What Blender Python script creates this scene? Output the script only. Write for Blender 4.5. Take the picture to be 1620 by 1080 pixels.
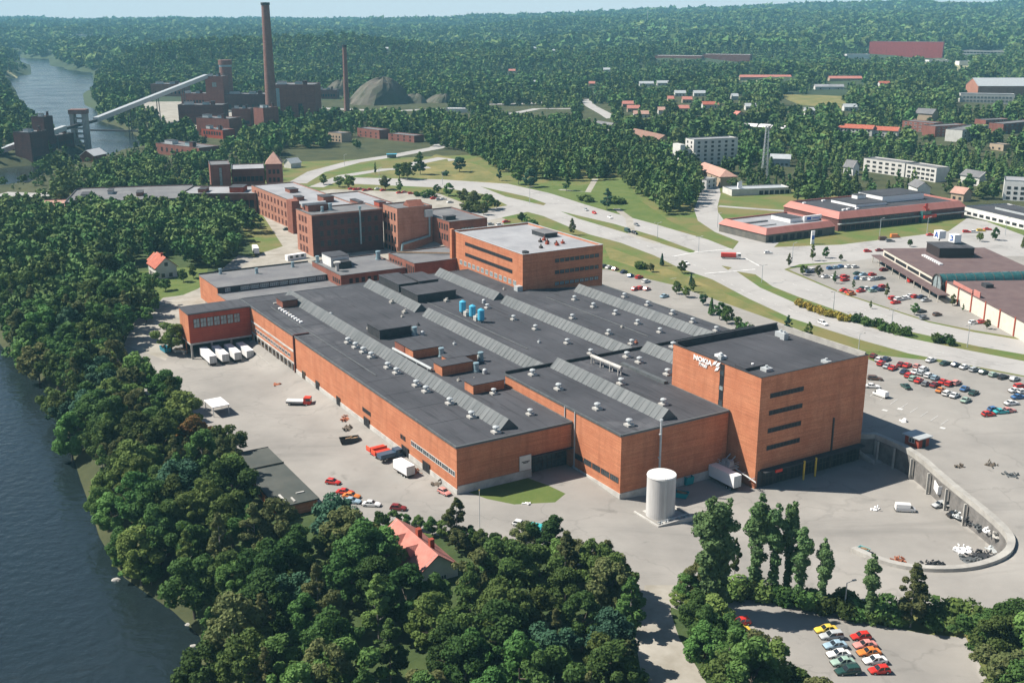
import bpy, math, random
import numpy as np
from mathutils import Vector, Matrix, geometry
R_=math.radians
random.seed(7); rng=np.random.default_rng(7)
scene=bpy.context.scene
for o in list(bpy.data.objects): bpy.data.objects.remove(o)
# ------------------------------------------------------------------ camera
HAZE=.0001
CH=112.0; PITCH=R_(16.47); FPX=1750.0
cam=bpy.data.objects.new('camera',bpy.data.cameras.new('camera')); scene.collection.objects.link(cam)
cam.location=(0,0,CH); cam.rotation_euler=(math.pi/2-PITCH,0,0)
cam.data.sensor_width=36; cam.data.lens=FPX/1620*36; cam.data.clip_start=1; cam.data.clip_end=40000
scene.camera=cam
# ------------------------------------------------------------------ frame of the factory (u along the long hall, v across)
TH=R_(30.8); EU=np.array([math.sin(TH),-math.cos(TH)]); EV=np.array([math.cos(TH),math.sin(TH)])
OX,OY=-13.3397,247.665; FANG=math.atan2(EU[1],EU[0])
def uvw(u,v): return OX+EU[0]*u+EV[0]*v, OY+EU[1]*u+EV[1]*v
def touv(X,Y): dx=X-OX;dy=Y-OY; return dx*EU[0]+dy*EU[1], dx*EV[0]+dy*EV[1]
# ------------------------------------------------------------------ sun, sky, exposure
tx=-.55*EU-.71*EV; SUNV=Vector((tx[0],tx[1],1.02)).normalized()
sun=bpy.data.objects.new('sun',bpy.data.lights.new('sun','SUN')); scene.collection.objects.link(sun)
sun.data.energy=5.0; sun.data.angle=R_(0.5); sun.data.color=(1,.93,.83)
sun.rotation_euler=SUNV.to_track_quat('Z','Y').to_euler(); sun.location=(0,0,300)
world=bpy.data.worlds.new('World'); scene.world=world; world.use_nodes=True
nt=world.node_tree; nt.nodes.clear()
sk=nt.nodes.new('ShaderNodeTexSky'); sk.sky_type='NISHITA'; sk.sun_disc=False
sk.sun_elevation=math.asin(SUNV.z); sk.sun_rotation=math.atan2(SUNV.x,SUNV.y); sk.altitude=120; sk.air_density=1.0; sk.dust_density=.6; sk.ozone_density=2.2
bg=nt.nodes.new('ShaderNodeBackground'); bg.inputs[1].default_value=.05
wo=nt.nodes.new('ShaderNodeOutputWorld'); nt.links.new(sk.outputs[0],bg.inputs[0]); 
b2=nt.nodes.new('ShaderNodeBackground'); b2.inputs[0].default_value=(.98,.98,1,1); b2.inputs[1].default_value=.66
tc0=nt.nodes.new('ShaderNodeTexCoord'); sx0=nt.nodes.new('ShaderNodeSeparateXYZ'); nt.links.new(tc0.outputs['Generated'],sx0.inputs[0])
cn=nt.nodes.new('ShaderNodeTexNoise'); cn.inputs['Scale'].default_value=3.5; cn.inputs['Detail'].default_value=6; mp0=nt.nodes.new('ShaderNodeMapping'); mp0.inputs['Scale'].default_value=(1,1,5); nt.links.new(tc0.outputs['Generated'],mp0.inputs[0]); nt.links.new(mp0.outputs[0],cn.inputs['Vector'])
ad0=nt.nodes.new('ShaderNodeMath'); ad0.operation='MULTIPLY_ADD'; ad0.inputs[1].default_value=-.04; nt.links.new(cn.outputs['Fac'],ad0.inputs[0]); nt.links.new(sx0.outputs['Z'],ad0.inputs[2])
mr0=nt.nodes.new('ShaderNodeMapRange'); mr0.inputs[1].default_value=.0; mr0.inputs[2].default_value=.19; mr0.inputs[3].default_value=1; mr0.inputs[4].default_value=0; nt.links.new(ad0.outputs[0],mr0.inputs[0])
mx0=nt.nodes.new('ShaderNodeMixShader'); nt.links.new(mr0.outputs[0],mx0.inputs[0]); nt.links.new(bg.outputs[0],mx0.inputs[1]); nt.links.new(b2.outputs[0],mx0.inputs[2]); nt.links.new(mx0.outputs[0],wo.inputs[0])
vs=scene.view_settings; vs.view_transform='Standard'; vs.look='None'; vs.gamma=1; vs.use_curve_mapping=False; vs.exposure=0.75
scene.render.engine='CYCLES'; scene.render.resolution_x=1024; scene.render.resolution_y=682
scene.cycles.max_bounces=5; scene.cycles.diffuse_bounces=1; scene.cycles.volume_bounces=0; scene.cycles.transparent_max_bounces=4
# ------------------------------------------------------------------ materials
MATS={}
def mat(name,c,rough=.8,c2=None,sc=.3,lo=.35,hi=.65,bump=0,bsc=2,metal=0,spec=.3,objrand=0,detail=4,attr=None,stretch=None,trans=0,stain=None,stain2=None,crack=0):
    if name in MATS: return MATS[name]
    m=bpy.data.materials.new(name); m.use_nodes=True; t=m.node_tree; N=t.nodes; Lk=t.links; b=N['Principled BSDF']
    b.inputs['Roughness'].default_value=rough; b.inputs['Metallic'].default_value=metal; b.inputs['Specular IOR Level'].default_value=spec
    b.inputs['Base Color'].default_value=(*c,1); src=None
    tc=N.new('ShaderNodeTexCoord'); co=tc.outputs['Object']
    if stretch:
        mp=N.new('ShaderNodeMapping'); mp.inputs['Scale'].default_value=stretch; Lk.new(co,mp.inputs[0]); co=mp.outputs[0]
    if c2:
        n=N.new('ShaderNodeTexNoise'); n.inputs['Scale'].default_value=sc; n.inputs['Detail'].default_value=detail; n.inputs['Roughness'].default_value=.65; Lk.new(co,n.inputs['Vector'])
        r=N.new('ShaderNodeMapRange'); r.inputs[1].default_value=lo; r.inputs[2].default_value=hi; Lk.new(n.outputs['Fac'],r.inputs[0])
        x=N.new('ShaderNodeMix'); x.data_type='RGBA'; x.inputs[6].default_value=(*c,1); x.inputs[7].default_value=(*c2,1); Lk.new(r.outputs[0],x.inputs[0]); src=x.outputs[2]
    for st in (stain,stain2):
        if not st: continue
        n=N.new('ShaderNodeTexNoise'); n.inputs['Scale'].default_value=st[1]; n.inputs['Detail'].default_value=6; n.inputs['Roughness'].default_value=.7; n.inputs['Distortion'].default_value=.6
        if len(st)>5: mp2=N.new('ShaderNodeMapping'); mp2.inputs['Scale'].default_value=st[5]; mp2.inputs['Rotation'].default_value=(0,0,st[6] if len(st)>6 else 0); mp2.vector_type='TEXTURE' if False else 'POINT'; Lk.new(tc.outputs['Object'],mp2.inputs[0]); Lk.new(mp2.outputs[0],n.inputs['Vector'])
        else: Lk.new(tc.outputs['Object'],n.inputs['Vector'])
        r=N.new('ShaderNodeMapRange'); r.inputs[1].default_value=st[2]; r.inputs[2].default_value=st[3]; r.inputs[4].default_value=st[4]; Lk.new(n.outputs['Fac'],r.inputs[0])
        x=N.new('ShaderNodeMix'); x.data_type='RGBA'; x.inputs[7].default_value=(*st[0],1); Lk.new(r.outputs[0],x.inputs[0]); Lk.new(src,x.inputs[6]); src=x.outputs[2]
    if crack:
        v=N.new('ShaderNodeTexVoronoi'); v.feature='DISTANCE_TO_EDGE'; v.inputs['Scale'].default_value=crack; n=N.new('ShaderNodeTexNoise'); n.inputs['Scale'].default_value=.15; n.inputs['Detail'].default_value=4; Lk.new(tc.outputs['Object'],n.inputs['Vector'])
        ms_=N.new('ShaderNodeVectorMath'); ms_.operation='MULTIPLY_ADD'; ms_.inputs[1].default_value=(14,14,0); Lk.new(n.outputs['Color'],ms_.inputs[0]); Lk.new(tc.outputs['Object'],ms_.inputs[2]); Lk.new(ms_.outputs[0],v.inputs['Vector'])
        r=N.new('ShaderNodeMapRange'); r.inputs[1].default_value=.0; r.inputs[2].default_value=.012; r.inputs[3].default_value=.2; r.inputs[4].default_value=0; Lk.new(v.outputs['Distance'],r.inputs[0])
        x=N.new('ShaderNodeMix'); x.data_type='RGBA'; x.inputs[7].default_value=(.07,.07,.065,1); Lk.new(r.outputs[0],x.inputs[0]); Lk.new(src,x.inputs[6]); src=x.outputs[2]
    if attr or objrand:
        if attr: a=N.new('ShaderNodeAttribute'); a.attribute_name=attr; f=a.outputs['Fac']
        else: a=N.new('ShaderNodeObjectInfo'); f=a.outputs['Random']
        h=N.new('ShaderNodeHueSaturation'); amt=objrand or 1
        r1=N.new('ShaderNodeMapRange'); r1.inputs[3].default_value=.5-.035*amt; r1.inputs[4].default_value=.5+.03*amt
        m1=N.new('ShaderNodeMath'); m1.operation='FRACT'; m2=N.new('ShaderNodeMath'); m2.operation='MULTIPLY'; m2.inputs[1].default_value=7.13
        Lk.new(f,m2.inputs[0]); Lk.new(m2.outputs[0],m1.inputs[0]); Lk.new(m1.outputs[0],r1.inputs[0]); Lk.new(r1.outputs[0],h.inputs['Hue'])
        r2=N.new('ShaderNodeMapRange'); r2.inputs[3].default_value=1-.42*amt; r2.inputs[4].default_value=1+.55*amt; Lk.new(f,r2.inputs[0]); Lk.new(r2.outputs[0],h.inputs['Value'])
        if src: Lk.new(src,h.inputs['Color'])
        else: h.inputs['Color'].default_value=(*c,1)
        src=h.outputs[0]
    if src: Lk.new(src,b.inputs['Base Color'])
    if bump:
        n2=N.new('ShaderNodeTexNoise'); n2.inputs['Scale'].default_value=bsc; n2.inputs['Detail'].default_value=3; Lk.new(co,n2.inputs['Vector'])
        bp=N.new('ShaderNodeBump'); bp.inputs['Strength'].default_value=bump; bp.inputs['Distance'].default_value=.3; Lk.new(n2.outputs['Fac'],bp.inputs['Height']); Lk.new(bp.outputs[0],b.inputs['Normal'])
    if trans:
        td=N.new('ShaderNodeBsdfTranslucent'); mx=N.new('ShaderNodeMixShader'); mx.inputs[0].default_value=trans
        if src: Lk.new(src,td.inputs[0])
        else: td.inputs[0].default_value=(*c,1)
        Lk.new(b.outputs[0],mx.inputs[1]); Lk.new(td.outputs[0],mx.inputs[2]); Lk.new(mx.outputs[0],N['Material Output'].inputs[0])
    MATS[name]=m; return m
def brickmat(name,c,c2,mortar=(.45,.4,.36),rs=.9):
    """brick courses with soft weathering; courses are 0.5 m bands so they still read at this distance"""
    m=mat(name,c,rs,c2,.22,.3,.7); t=m.node_tree; N=t.nodes; Lk=t.links; b=N['Principled BSDF']
    src=b.inputs['Base Color'].links[0].from_socket
    tc=N.new('ShaderNodeTexCoord'); mp=N.new('ShaderNodeMapping'); mp.inputs['Scale'].default_value=(.05,.05,2.2); Lk.new(tc.outputs['Object'],mp.inputs[0])
    n=N.new('ShaderNodeTexNoise'); n.inputs['Scale'].default_value=1.6; n.inputs['Detail'].default_value=2; Lk.new(mp.outputs[0],n.inputs['Vector'])
    n3=N.new('ShaderNodeTexNoise'); n3.inputs['Scale'].default_value=3.5; n3.inputs['Detail'].default_value=2; Lk.new(tc.outputs['Object'],n3.inputs['Vector'])
    ad=N.new('ShaderNodeMath'); ad.operation='ADD'; Lk.new(n.outputs['Fac'],ad.inputs[0]); Lk.new(n3.outputs['Fac'],ad.inputs[1])
    r=N.new('ShaderNodeMapRange'); r.inputs[1].default_value=.75; r.inputs[2].default_value=1.25; r.inputs[3].default_value=.8; r.inputs[4].default_value=1.18; Lk.new(ad.outputs[0],r.inputs[0])
    h=N.new('ShaderNodeHueSaturation'); Lk.new(src,h.inputs['Color']); Lk.new(r.outputs[0],h.inputs['Value'])
    n4=N.new('ShaderNodeTexNoise'); n4.inputs['Scale'].default_value=.9; n4.inputs['Detail'].default_value=4; mp4=N.new('ShaderNodeMapping'); mp4.inputs['Scale'].default_value=(.55,.55,.07); Lk.new(tc.outputs['Object'],mp4.inputs[0]); Lk.new(mp4.outputs[0],n4.inputs['Vector'])
    r4=N.new('ShaderNodeMapRange'); r4.inputs[1].default_value=.52; r4.inputs[2].default_value=.75; r4.inputs[4].default_value=.45; Lk.new(n4.outputs['Fac'],r4.inputs[0])
    x4=N.new('ShaderNodeMix'); x4.data_type='RGBA'; x4.inputs[7].default_value=(c[0]*.5,c[1]*.45,c[2]*.45,1); Lk.new(r4.outputs[0],x4.inputs[0]); Lk.new(h.outputs[0],x4.inputs[6])
    Lk.new(x4.outputs[2],b.inputs['Base Color']); return m
BR=brickmat('brick_orange',(.51,.21,.11),(.41,.145,.072))
BRR=brickmat('brick_red',(.36,.075,.04),(.27,.05,.03))
BRO=brickmat('brick_old',(.27,.105,.07),(.19,.07,.05))
BRS=brickmat('brick_sooty',(.11,.045,.04),(.065,.028,.028))
BRF=brickmat('brick_far',(.25,.10,.075),(.19,.075,.06))
ROOF=mat('roof_felt',(.042,.043,.05),.85,(.075,.076,.086),.06,.3,.7,detail=8,bump=.1,stain=((.15,.15,.16),.035,.6,.78,.75),stain2=((.024,.024,.028),.5,.52,.66,.7,(.1,1.6,1)))
ROOFG=mat('roof_grey',(.13,.13,.14),.85,(.2,.2,.2),.1,.35,.7,detail=6)
ROOFW=mat('roof_pale',(.34,.345,.36),.8,(.23,.235,.25),.08,.35,.7,detail=6)
ROOFD=mat('shed_roof',(.06,.068,.062),.8,(.085,.09,.08),.15)
ROOFB=mat('roof_brown',(.115,.078,.078),.85,(.15,.105,.1),.2)
TILE=mat('red_tiles',(.42,.13,.08),.8,(.33,.09,.06),.6,bump=.3,bsc=4)
TILEP=mat('pink_tiles',(.48,.2,.16),.8,(.4,.15,.12),.5,bump=.3,bsc=4)
TILEPALE=mat('pale_tiles',(.45,.28,.22),.8,(.38,.22,.18),.5)
METAL=mat('sheet_metal',(.085,.095,.1),.65,(.135,.145,.15),.4,metal=.25,stretch=(1.5,.1,.1))
METALL=mat('galvanised_metal',(.42,.45,.46),.5,(.5,.53,.54),.5,metal=.2)
DUCT=mat('duct_blue_grey',(.22,.32,.36),.5,(.28,.38,.42),.5,metal=.2)
WHITE=mat('white_paint',(.72,.72,.7),.55,(.62,.62,.6),.4)
WALLW=mat('white_render',(.62,.61,.58),.85,(.52,.51,.48),.3)
WALLT=mat('tan_render',(.42,.33,.24),.85,(.36,.28,.2),.3)
PLINTH=mat('white_plinth',(.55,.54,.51),.85,(.36,.35,.33),.25)
CONC=mat('concrete',(.4,.39,.36),.9,(.29,.28,.26),.3,bump=.15)
TANKM=mat('tank_paint',(.55,.55,.54),.6,(.42,.41,.4),.3,stretch=(1,1,.15))
DARK=mat('dark_opening',(.018,.02,.024),.6)
DARKW=mat('dark_cladding',(.03,.034,.038),.7,(.05,.05,.055),.4)
GLASS=mat('window_glass',(.035,.045,.055),.15,(.06,.08,.09),1.5,spec=.6)
GLASSP=mat('pale_window_glass',(.3,.36,.37),.2,(.16,.2,.21),1.2,spec=.6)
GLASSG=mat('green_glass',(.025,.085,.09),.15,(.04,.13,.13),.6,spec=.6)
FRAME=mat('window_frame_white',(.55,.55,.53),.6)
FRAMED=mat('window_frame_dark',(.06,.05,.045),.6)
RED=mat('red_paint',(.6,.05,.03),.4); YEL=mat('yellow_paint',(.75,.5,.06),.4); BLU=mat('blue_paint',(.03,.26,.5),.4); CYAN=mat('cyan_paint',(.08,.42,.62),.4)
LBLUE=mat('blue_logo',(.03,.12,.45),.5)
RUST=mat('rust_paint',(.4,.13,.06),.7,(.25,.1,.06),1)
WOOD=mat('timber',(.3,.2,.11),.8,(.2,.13,.08),1)
TYRE=mat('tyre_rubber',(.02,.02,.02),.85); CGLASS=mat('car_glass',(.02,.025,.03),.1,spec=.7)
CANVAS=mat('trailer_white',(.8,.8,.8),.5)
BARK=mat('bark',(.09,.07,.05),.9,(.14,.12,.1),2); BIRCH=mat('birch_bark',(.4,.38,.34),.9,(.12,.1,.09),3)
# ------------------------------------------------------------------ helper geometry
COL=scene.collection
def link(o,parent=None):
    COL.objects.link(o)
    if parent is not None: o.parent=parent
    return o
def tag(o,label=None,cat=None,group=None,kind=None):
    if label: o['label']=label
    if cat: o['category']=cat
    if group: o['group']=group
    if kind: o['kind']=kind
    return o
class MB:
    def __init__(s): s.v=[];s.f=[];s.m=[];s.mi=0
    def add(s,v,f):
        b=len(s.v); s.v+= [tuple(p) for p in v]; s.f+=[tuple(i+b for i in q) for q in f]; s.m+=[s.mi]*len(f); return s
    def box(s,x0,y0,z0,x1,y1,z1):
        if x1<x0:x0,x1=x1,x0
        if y1<y0:y0,y1=y1,y0
        return s.add([(x0,y0,z0),(x1,y0,z0),(x1,y1,z0),(x0,y1,z0),(x0,y0,z1),(x1,y0,z1),(x1,y1,z1),(x0,y1,z1)],[(0,3,2,1),(4,5,6,7),(0,1,5,4),(1,2,6,5),(2,3,7,6),(3,0,4,7)])
    def prism(s,poly,z0,z1,cap=True):
        n=len(poly)
        if sum(poly[i][0]*poly[(i+1)%n][1]-poly[(i+1)%n][0]*poly[i][1] for i in range(n))<0: poly=poly[::-1]
        v=[(x,y,z0) for x,y in poly]+[(x,y,z1) for x,y in poly]
        f=[(i,(i+1)%n,n+(i+1)%n,n+i) for i in range(n)]
        if cap: f+=[tuple(range(n,2*n)),tuple(range(n-1,-1,-1))]
        return s.add(v,f)
    def cyl(s,x,y,z0,z1,r0,r1=None,n=12,cap=True):
        r1=r0 if r1 is None else r1
        v=[(x+r0*math.cos(2*math.pi*i/n),y+r0*math.sin(2*math.pi*i/n),z0) for i in range(n)]+[(x+r1*math.cos(2*math.pi*i/n),y+r1*math.sin(2*math.pi*i/n),z1) for i in range(n)]
        f=[(i,(i+1)%n,n+(i+1)%n,n+i) for i in range(n)]
        if cap: f+=[tuple(range(n,2*n)),tuple(range(n-1,-1,-1))]
        return s.add(v,f)
    def tube(s,a,b,r,r2=None,n=6):
        a=Vector(a);b=Vector(b);d=(b-a).normalized();r2=r if r2 is None else r2
        p=d.cross(Vector((0,0,1)) if abs(d.z)<.9 else Vector((1,0,0))).normalized();q=d.cross(p)
        v=[a+(p*math.cos(2*math.pi*i/n)+q*math.sin(2*math.pi*i/n))*r for i in range(n)]+[b+(p*math.cos(2*math.pi*i/n)+q*math.sin(2*math.pi*i/n))*r2 for i in range(n)]
        return s.add(v,[(i,n+i,n+(i+1)%n,(i+1)%n) for i in range(n)]+[tuple(range(n)),tuple(range(2*n-1,n-1,-1))])
    def dome(s,x,y,z,r,h,n=12):
        prev=None
        for k in range(4):
            a=k/4*math.pi/2;b=(k+1)/4*math.pi/2
            s.cyl(x,y,z+h*math.sin(a),z+h*math.sin(b),r*math.cos(a),max(.01,r*math.cos(b)),n,False)
        return s
    def mesh(s,name,mats):
        me=bpy.data.meshes.new(name); me.from_pydata(s.v,[],s.f)
        if not isinstance(mats,(list,tuple)): mats=[mats]
        for m in mats: me.materials.append(m)
        if len(mats)>1: me.polygons.foreach_set('material_index',s.m)
        return me
    def build(s,name,mats,parent=None): return link(bpy.data.objects.new(name,s.mesh(name,mats)),parent)
def empty(name,x,y,z,rz=0,label=None,cat=None,group=None):
    o=bpy.data.objects.new(name,None); o.empty_display_size=1; link(o); o.location=(x,y,z); o.rotation_euler=(0,0,rz); return tag(o,label,cat,group)
def inst(me,name,parent,loc,rz=0,sc=None):
    o=bpy.data.objects.new(name,me); link(o,parent); o.location=loc; o.rotation_euler=(0,0,rz)
    if sc is not None: o.scale=(sc,sc,sc) if not isinstance(sc,(tuple,list)) else sc
    return o
def copy_tree(o,parent=None):
    c=o.copy(); COL.objects.link(c); c.parent=parent
    for ch in list(o.children): copy_tree(ch,c)
    return c
_wc={}
def winmesh(w,h,nx,ny,fm,gm):
    k=(round(w,2),round(h,2),nx,ny,fm.name,gm.name)
    if k not in _wc:
        b=MB(); b.mi=1; b.box(-w/2,-.03,0,w/2,.05,h); b.mi=0; t=min(.12,w*.12)
        for x in [-w/2-t/2]+[-w/2+w*i/nx for i in range(1,nx)]+[w/2+t/2]: b.box(x-t/2,-.09,0,x+t/2,.04,h)
        for z in [-t/2]+[h*i/ny for i in range(1,ny)]+[h+t/2]: b.box(-w/2-t,-.1,z-t/2,w/2+t,.041,z+t/2)
        _wc[k]=b.mesh('window',[fm,gm])
    return _wc[k]
def face_tf(face,L,W,a):
    return {'S':((a,0),0),'E':((L,a),math.pi/2),'N':((a,W),math.pi),'W':((0,a),-math.pi/2)}[face]
def wins(root,L,W,specs,fm=None,gm=None,name='window'):
    for sp in specs:
        face,a0,a1,n,z0,h,w=sp[:7]; nx,ny=(sp[7] if len(sp)>7 else (2,1)); f=sp[8] if len(sp)>8 else (fm or FRAME); g=sp[9] if len(sp)>9 else (gm or GLASS)
        for i in range(n):
            a=a0+(a1-a0)*(i+.5)/n; (x,y),rz=face_tf(face,L,W,a)
            inst(winmesh(w,h,nx,ny,f,g),name,root,(x,y,z0),rz)
def flatbox(root,L,W,H,wm,rm,par=.5,z0=-4,rim=None,t=.3):
    b=MB()
    for q in ([(0,0),(L,0),(L,W),(0,W)],): b.prism(q,z0,H-par,False)
    b.box(0,0,H-par,L,t,H); b.box(0,W-t,H-par,L,W,H); b.box(0,t,H-par,t,W-t,H); b.box(L-t,t,H-par,L,W-t,H)
    b.build('wall',wm,root)
    MB().box(t,t,H-par-.3,L-t,W-t,H-par+.02).build('roof',rm,root)
    e=MB(); c=.12
    e.box(-c,-c,H,L+c,t,H+.12); e.box(-c,W-t,H,L+c,W+c,H+.12); e.box(-c,t,H,t,W-t,H+.12); e.box(L-t,t,H,L+c,W-t,H+.12)
    e.build('roof_edge',rim or METAL,root)
def gable(root,L,W,H,rh,wm,rm,over=.6,z0=-3,hip=0):
    MB().prism([(0,0),(L,0),(L,W),(0,W)],z0,H,False).build('wall',wm,root)
    if not hip: 
        for x_ in (0,L-.2): MB().add([(x_,0,H),(x_,W,H),(x_,W/2,H+rh),(x_+.2,0,H),(x_+.2,W,H),(x_+.2,W/2,H+rh)],[(0,2,1),(3,4,5),(0,1,4,3),(1,2,5,4),(2,0,3,5)]).build('gable_wall',wm,root)
    s=rh/(W/2); o=over; h=hip; t=.25
    if h: o2=o
    z=H-s*o
    A=[(-o,-o,z),(L+o,-o,z),(L+o,W+o,z),(-o,W+o,z),(h-(0 if h else o),W/2,H+rh),(L-h+(0 if h else o),W/2,H+rh)]
    f=[(0,1,5,4),(2,3,4,5)]+([(1,2,5),(3,0,4)] if h else [])
    B=[(x,y,q-t) for x,y,q in A]; fb=[tuple(i+6 for i in reversed(q)) for q in f]
    sd=[(0,6,7,1),(2,8,9,3)]+([(1,7,8,2),(3,9,6,0)] if h else [(1,7,11,5),(5,11,8,2),(3,9,10,4),(4,10,6,0)])
    return MB().add(A+B,f+fb+sd).build('roof',rm,root)
def smo(t): t=np.clip(t,0,1); return t*t*(3-2*t)
# ------------------------------------------------------------------ pixel of the 1620x1080 survey picture -> point on a level
def ray(x,y):
    a=x-810; b=540-y; c,s=math.cos(PITCH),math.sin(PITCH)
    return np.array([a, FPX*c+b*s, -FPX*s+b*c])
def GZ(x,y,z=0.):
    d=ray(x,y); t=(z-CH)/d[2]; return d[0]*t,d[1]*t
# ------------------------------------------------------------------ land form
WALLPX=[(1385,690,4.),(1445,715,4.),(1500,765,4.),(1560,812,3.8),(1590,840,3.4),(1601,858,3.),(1592,880,2.3),(1550,897,1.4),(1500,903,.6),(1440,900,-.2),(1390,888,-1),(1350,870,-1.6)]
wl=[uvw(30,106)+(4.,)]+[GZ(x,y,z)+(z,) for x,y,z in WALLPX]
def smooth_line(p,it=2):
    for _ in range(it):
        q=[p[0]]
        for a,b in zip(p[:-1],p[1:]): a=np.array(a);b=np.array(b); q+= [tuple(a*.75+b*.25),tuple(a*.25+b*.75)]
        q.append(p[-1]); p=q
    return p
wl=[wl[0]]+smooth_line(wl[1:]); WL=np.array(wl); WLZ=np.array([uvw(-3.2,106.2)+(4.,),uvw(30,106)+(4.,)]+wl[1:])
YARDIN=[tuple(p[:2]) for p in WLZ]+[uvw(60,40),uvw(-3.2,40)]
NEARSH=[(0,548),(60,620),(100,700),(118,760),(150,850),(190,912),(270,965),(318,1010),(312,1080)]
rs=[GZ(x,y,-6.5) for x,y in NEARSH]
RIV1=[(-700,90),(-52,110)]+[(-57,150)]+rs[::-1]+[(-235,470),(-270,560),(-318,660),(-345,700),(-420,740),(-900,740),(-1400,500)]
RIV2=[GZ(x,y,-6.5) for x,y in [(0,303),(28,300),(50,286),(95,272),(132,262),(142,250),(75,260),(0,266)]]+[(-600,900),(-700,740)]
RIV3=[GZ(x,y,-6.5) for x,y in [(60,262),(142,248),(155,256),(180,246),(242,234),(232,220),(192,201),(160,191),(158,178),(142,166),(140,150),(156,126),(156,116),(120,111),(90,104),(86,93),(40,92),(35,86),(4,87),(4,92),(38,104),(44,116),(8,126),(14,140),(42,172),(62,186),(90,205),(96,215),(122,216),(126,232),(148,236)]]
RIVERS=[np.array(r) for r in (RIV1,RIV2,RIV3)]
def inpoly(X,Y,P):
    c=np.zeros(X.shape,bool); n=len(P)
    for i in range(n):
        x1,y1=P[i][0],P[i][1];x2,y2=P[(i+1)%n][0],P[(i+1)%n][1]
        if y1==y2: continue
        k=((y1>Y)!=(y2>Y))&(X<(x2-x1)*(Y-y1)/(y2-y1)+x1); c^=k
    return c
def segdist(X,Y,P,closed=True):
    best=np.full(X.shape,1e9); par=np.zeros(X.shape); n=len(P)
    for i in range(n if closed else n-1):
        x1,y1=P[i][0],P[i][1];x2,y2=P[(i+1)%n][0],P[(i+1)%n][1]; dx=x2-x1;dy=y2-y1; L2=dx*dx+dy*dy+1e-9
        t=np.clip(((X-x1)*dx+(Y-y1)*dy)/L2,0,1); d=np.hypot(X-x1-t*dx,Y-y1-t*dy); m=d<best
        best=np.where(m,d,best); par=np.where(m,i+t,par)
    return best,par
def rivdist(X,Y):
    d=np.full(X.shape,1e9)
    for P in RIVERS:
        s,_=segdist(X,Y,P); s=np.where(inpoly(X,Y,P),-s,s); d=np.minimum(d,s)
    return d
def fbm(X,Y,L,seed=0):
    r=np.random.default_rng(seed); z=0;a=1;tot=0
    for o in range(4):
        for k in range(3):
            th=r.uniform(0,6.28);ph=r.uniform(0,6.28); z=z+a*np.sin((X*math.cos(th)+Y*math.sin(th))*6.283/L*r.uniform(.7,1.4)+ph+1.5*np.sin((X*math.sin(th)-Y*math.cos(th))*6.283/L*.6+ph*2)); tot+=a
        L/=2.1;a*=.5
    return z/tot*2
def Zt(X,Y):
    X=np.asarray(X,float);Y=np.asarray(Y,float)
    u,v=touv(X,Y); D=np.hypot(X,Y); az=np.degrees(np.arctan2(X,Y))
    wL=1-smo((v+8)/8); z=np.interp(u,[-420,-222,-190,-156,-113,-50,0,60],[-1,-.4,-1.5,-4.1,-2,-1.8,0,0])*wL*(D<620)
    z=z-2*smo((u-2)/25)*smo((v-18)/30)*(v<400)
    # raised deck, loop ramp
    wd,wp=segdist(X,Y,WLZ,False); wz=np.interp(wp,np.arange(len(WLZ)),WLZ[:,2])
    ins=inpoly(X,Y,YARDIN); right=(u>-3.2)&((v>62)|(wp>1.2))&~ins&(v>48)
    far=4*smo((v-112)/20)
    zr=wz*np.where(wp<len(WLZ)-1.01,1,1); kk=smo((wd-60)/60)*smo((v-60)/60)*smo((85-u)/30); zr=zr*(1-kk)+4*kk; zr=np.where((u>40)&(wp>3),-2+(zr+2)*smo((v-47)/12),zr)
    z=np.where(right,zr,z); z=np.where((~right)&(~ins)&(u<=-3.2)&(v>100),far,z); z=np.where(ins,-2.*smo((u-2)/25),z)
    z=z+9*smo((D-560)/700)*smo((az+2)/12)
    # hills
    rd=rivdist(X,Y); rf=smo((rd-60)/700)
    A=52+82*smo((az+8)/26)
    z=z+A*smo((D-1500)/5600)*(.25+.75*rf)+(9*fbm(X,Y,700,1)*smo((D-900)/1500)+13*fbm(X,Y,2600,2)*smo((D-2500)/3000))*rf
    for px,D0,h,s,s2 in ((340,2350,34,520,260),(560,2500,22,420,260),(30,3300,40,300,300),(20,1500,28,120,240),(-60,950,26,90,160)):
        a=math.atan2(px-810,FPX); cx,cy=D0*math.sin(a),D0*math.cos(a); dr=(X*math.sin(a)+Y*math.cos(a))-D0; dt=X*math.cos(a)-Y*math.sin(a)
        z=z+h*np.exp(-(dt/s)**2-(dr/s2)**2)*smo((rd-5)/120)
    return -9.5+(z+9.5)*smo((rd+8)/22)
def GT(px,py,dh=0.):
    """where the line of sight through a pixel meets the land (or a surface dh above it)"""
    d=ray(px,py); h=math.hypot(d[0],d[1]); D=np.geomspace(90,12000,1500); X=D*d[0]/h;Y=D*d[1]/h; Z=CH+D*d[2]/h
    g=Z-(np.maximum(Zt(X,Y),-6.5)+dh); k=np.nonzero(g<0)[0]; k=k[0] if len(k) else len(D)-1
    if k==0: k=1
    t=g[k-1]/(g[k-1]-g[k]+1e-9); Dd=D[k-1]+t*(D[k]-D[k-1])
    return float(Dd*d[0]/h),float(Dd*d[1]/h),float(CH+Dd*d[2]/h-dh)
def PXof(x,y,z):
    c,s=math.cos(PITCH),math.sin(PITCH); f=y*c-(z-CH)*s; up=y*s+(z-CH)*c; return 810+FPX*x/f,540-FPX*up/f
def hcol(px,py,pytop):
    x,y,z=GT(px,py); d=ray(px,pytop); h=math.hypot(d[0],d[1]); return x,y,z,CH+d[2]*math.hypot(x,y)/h-z
def PG(pts): return [GT(x,y)[:2] for x,y in pts]
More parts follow.
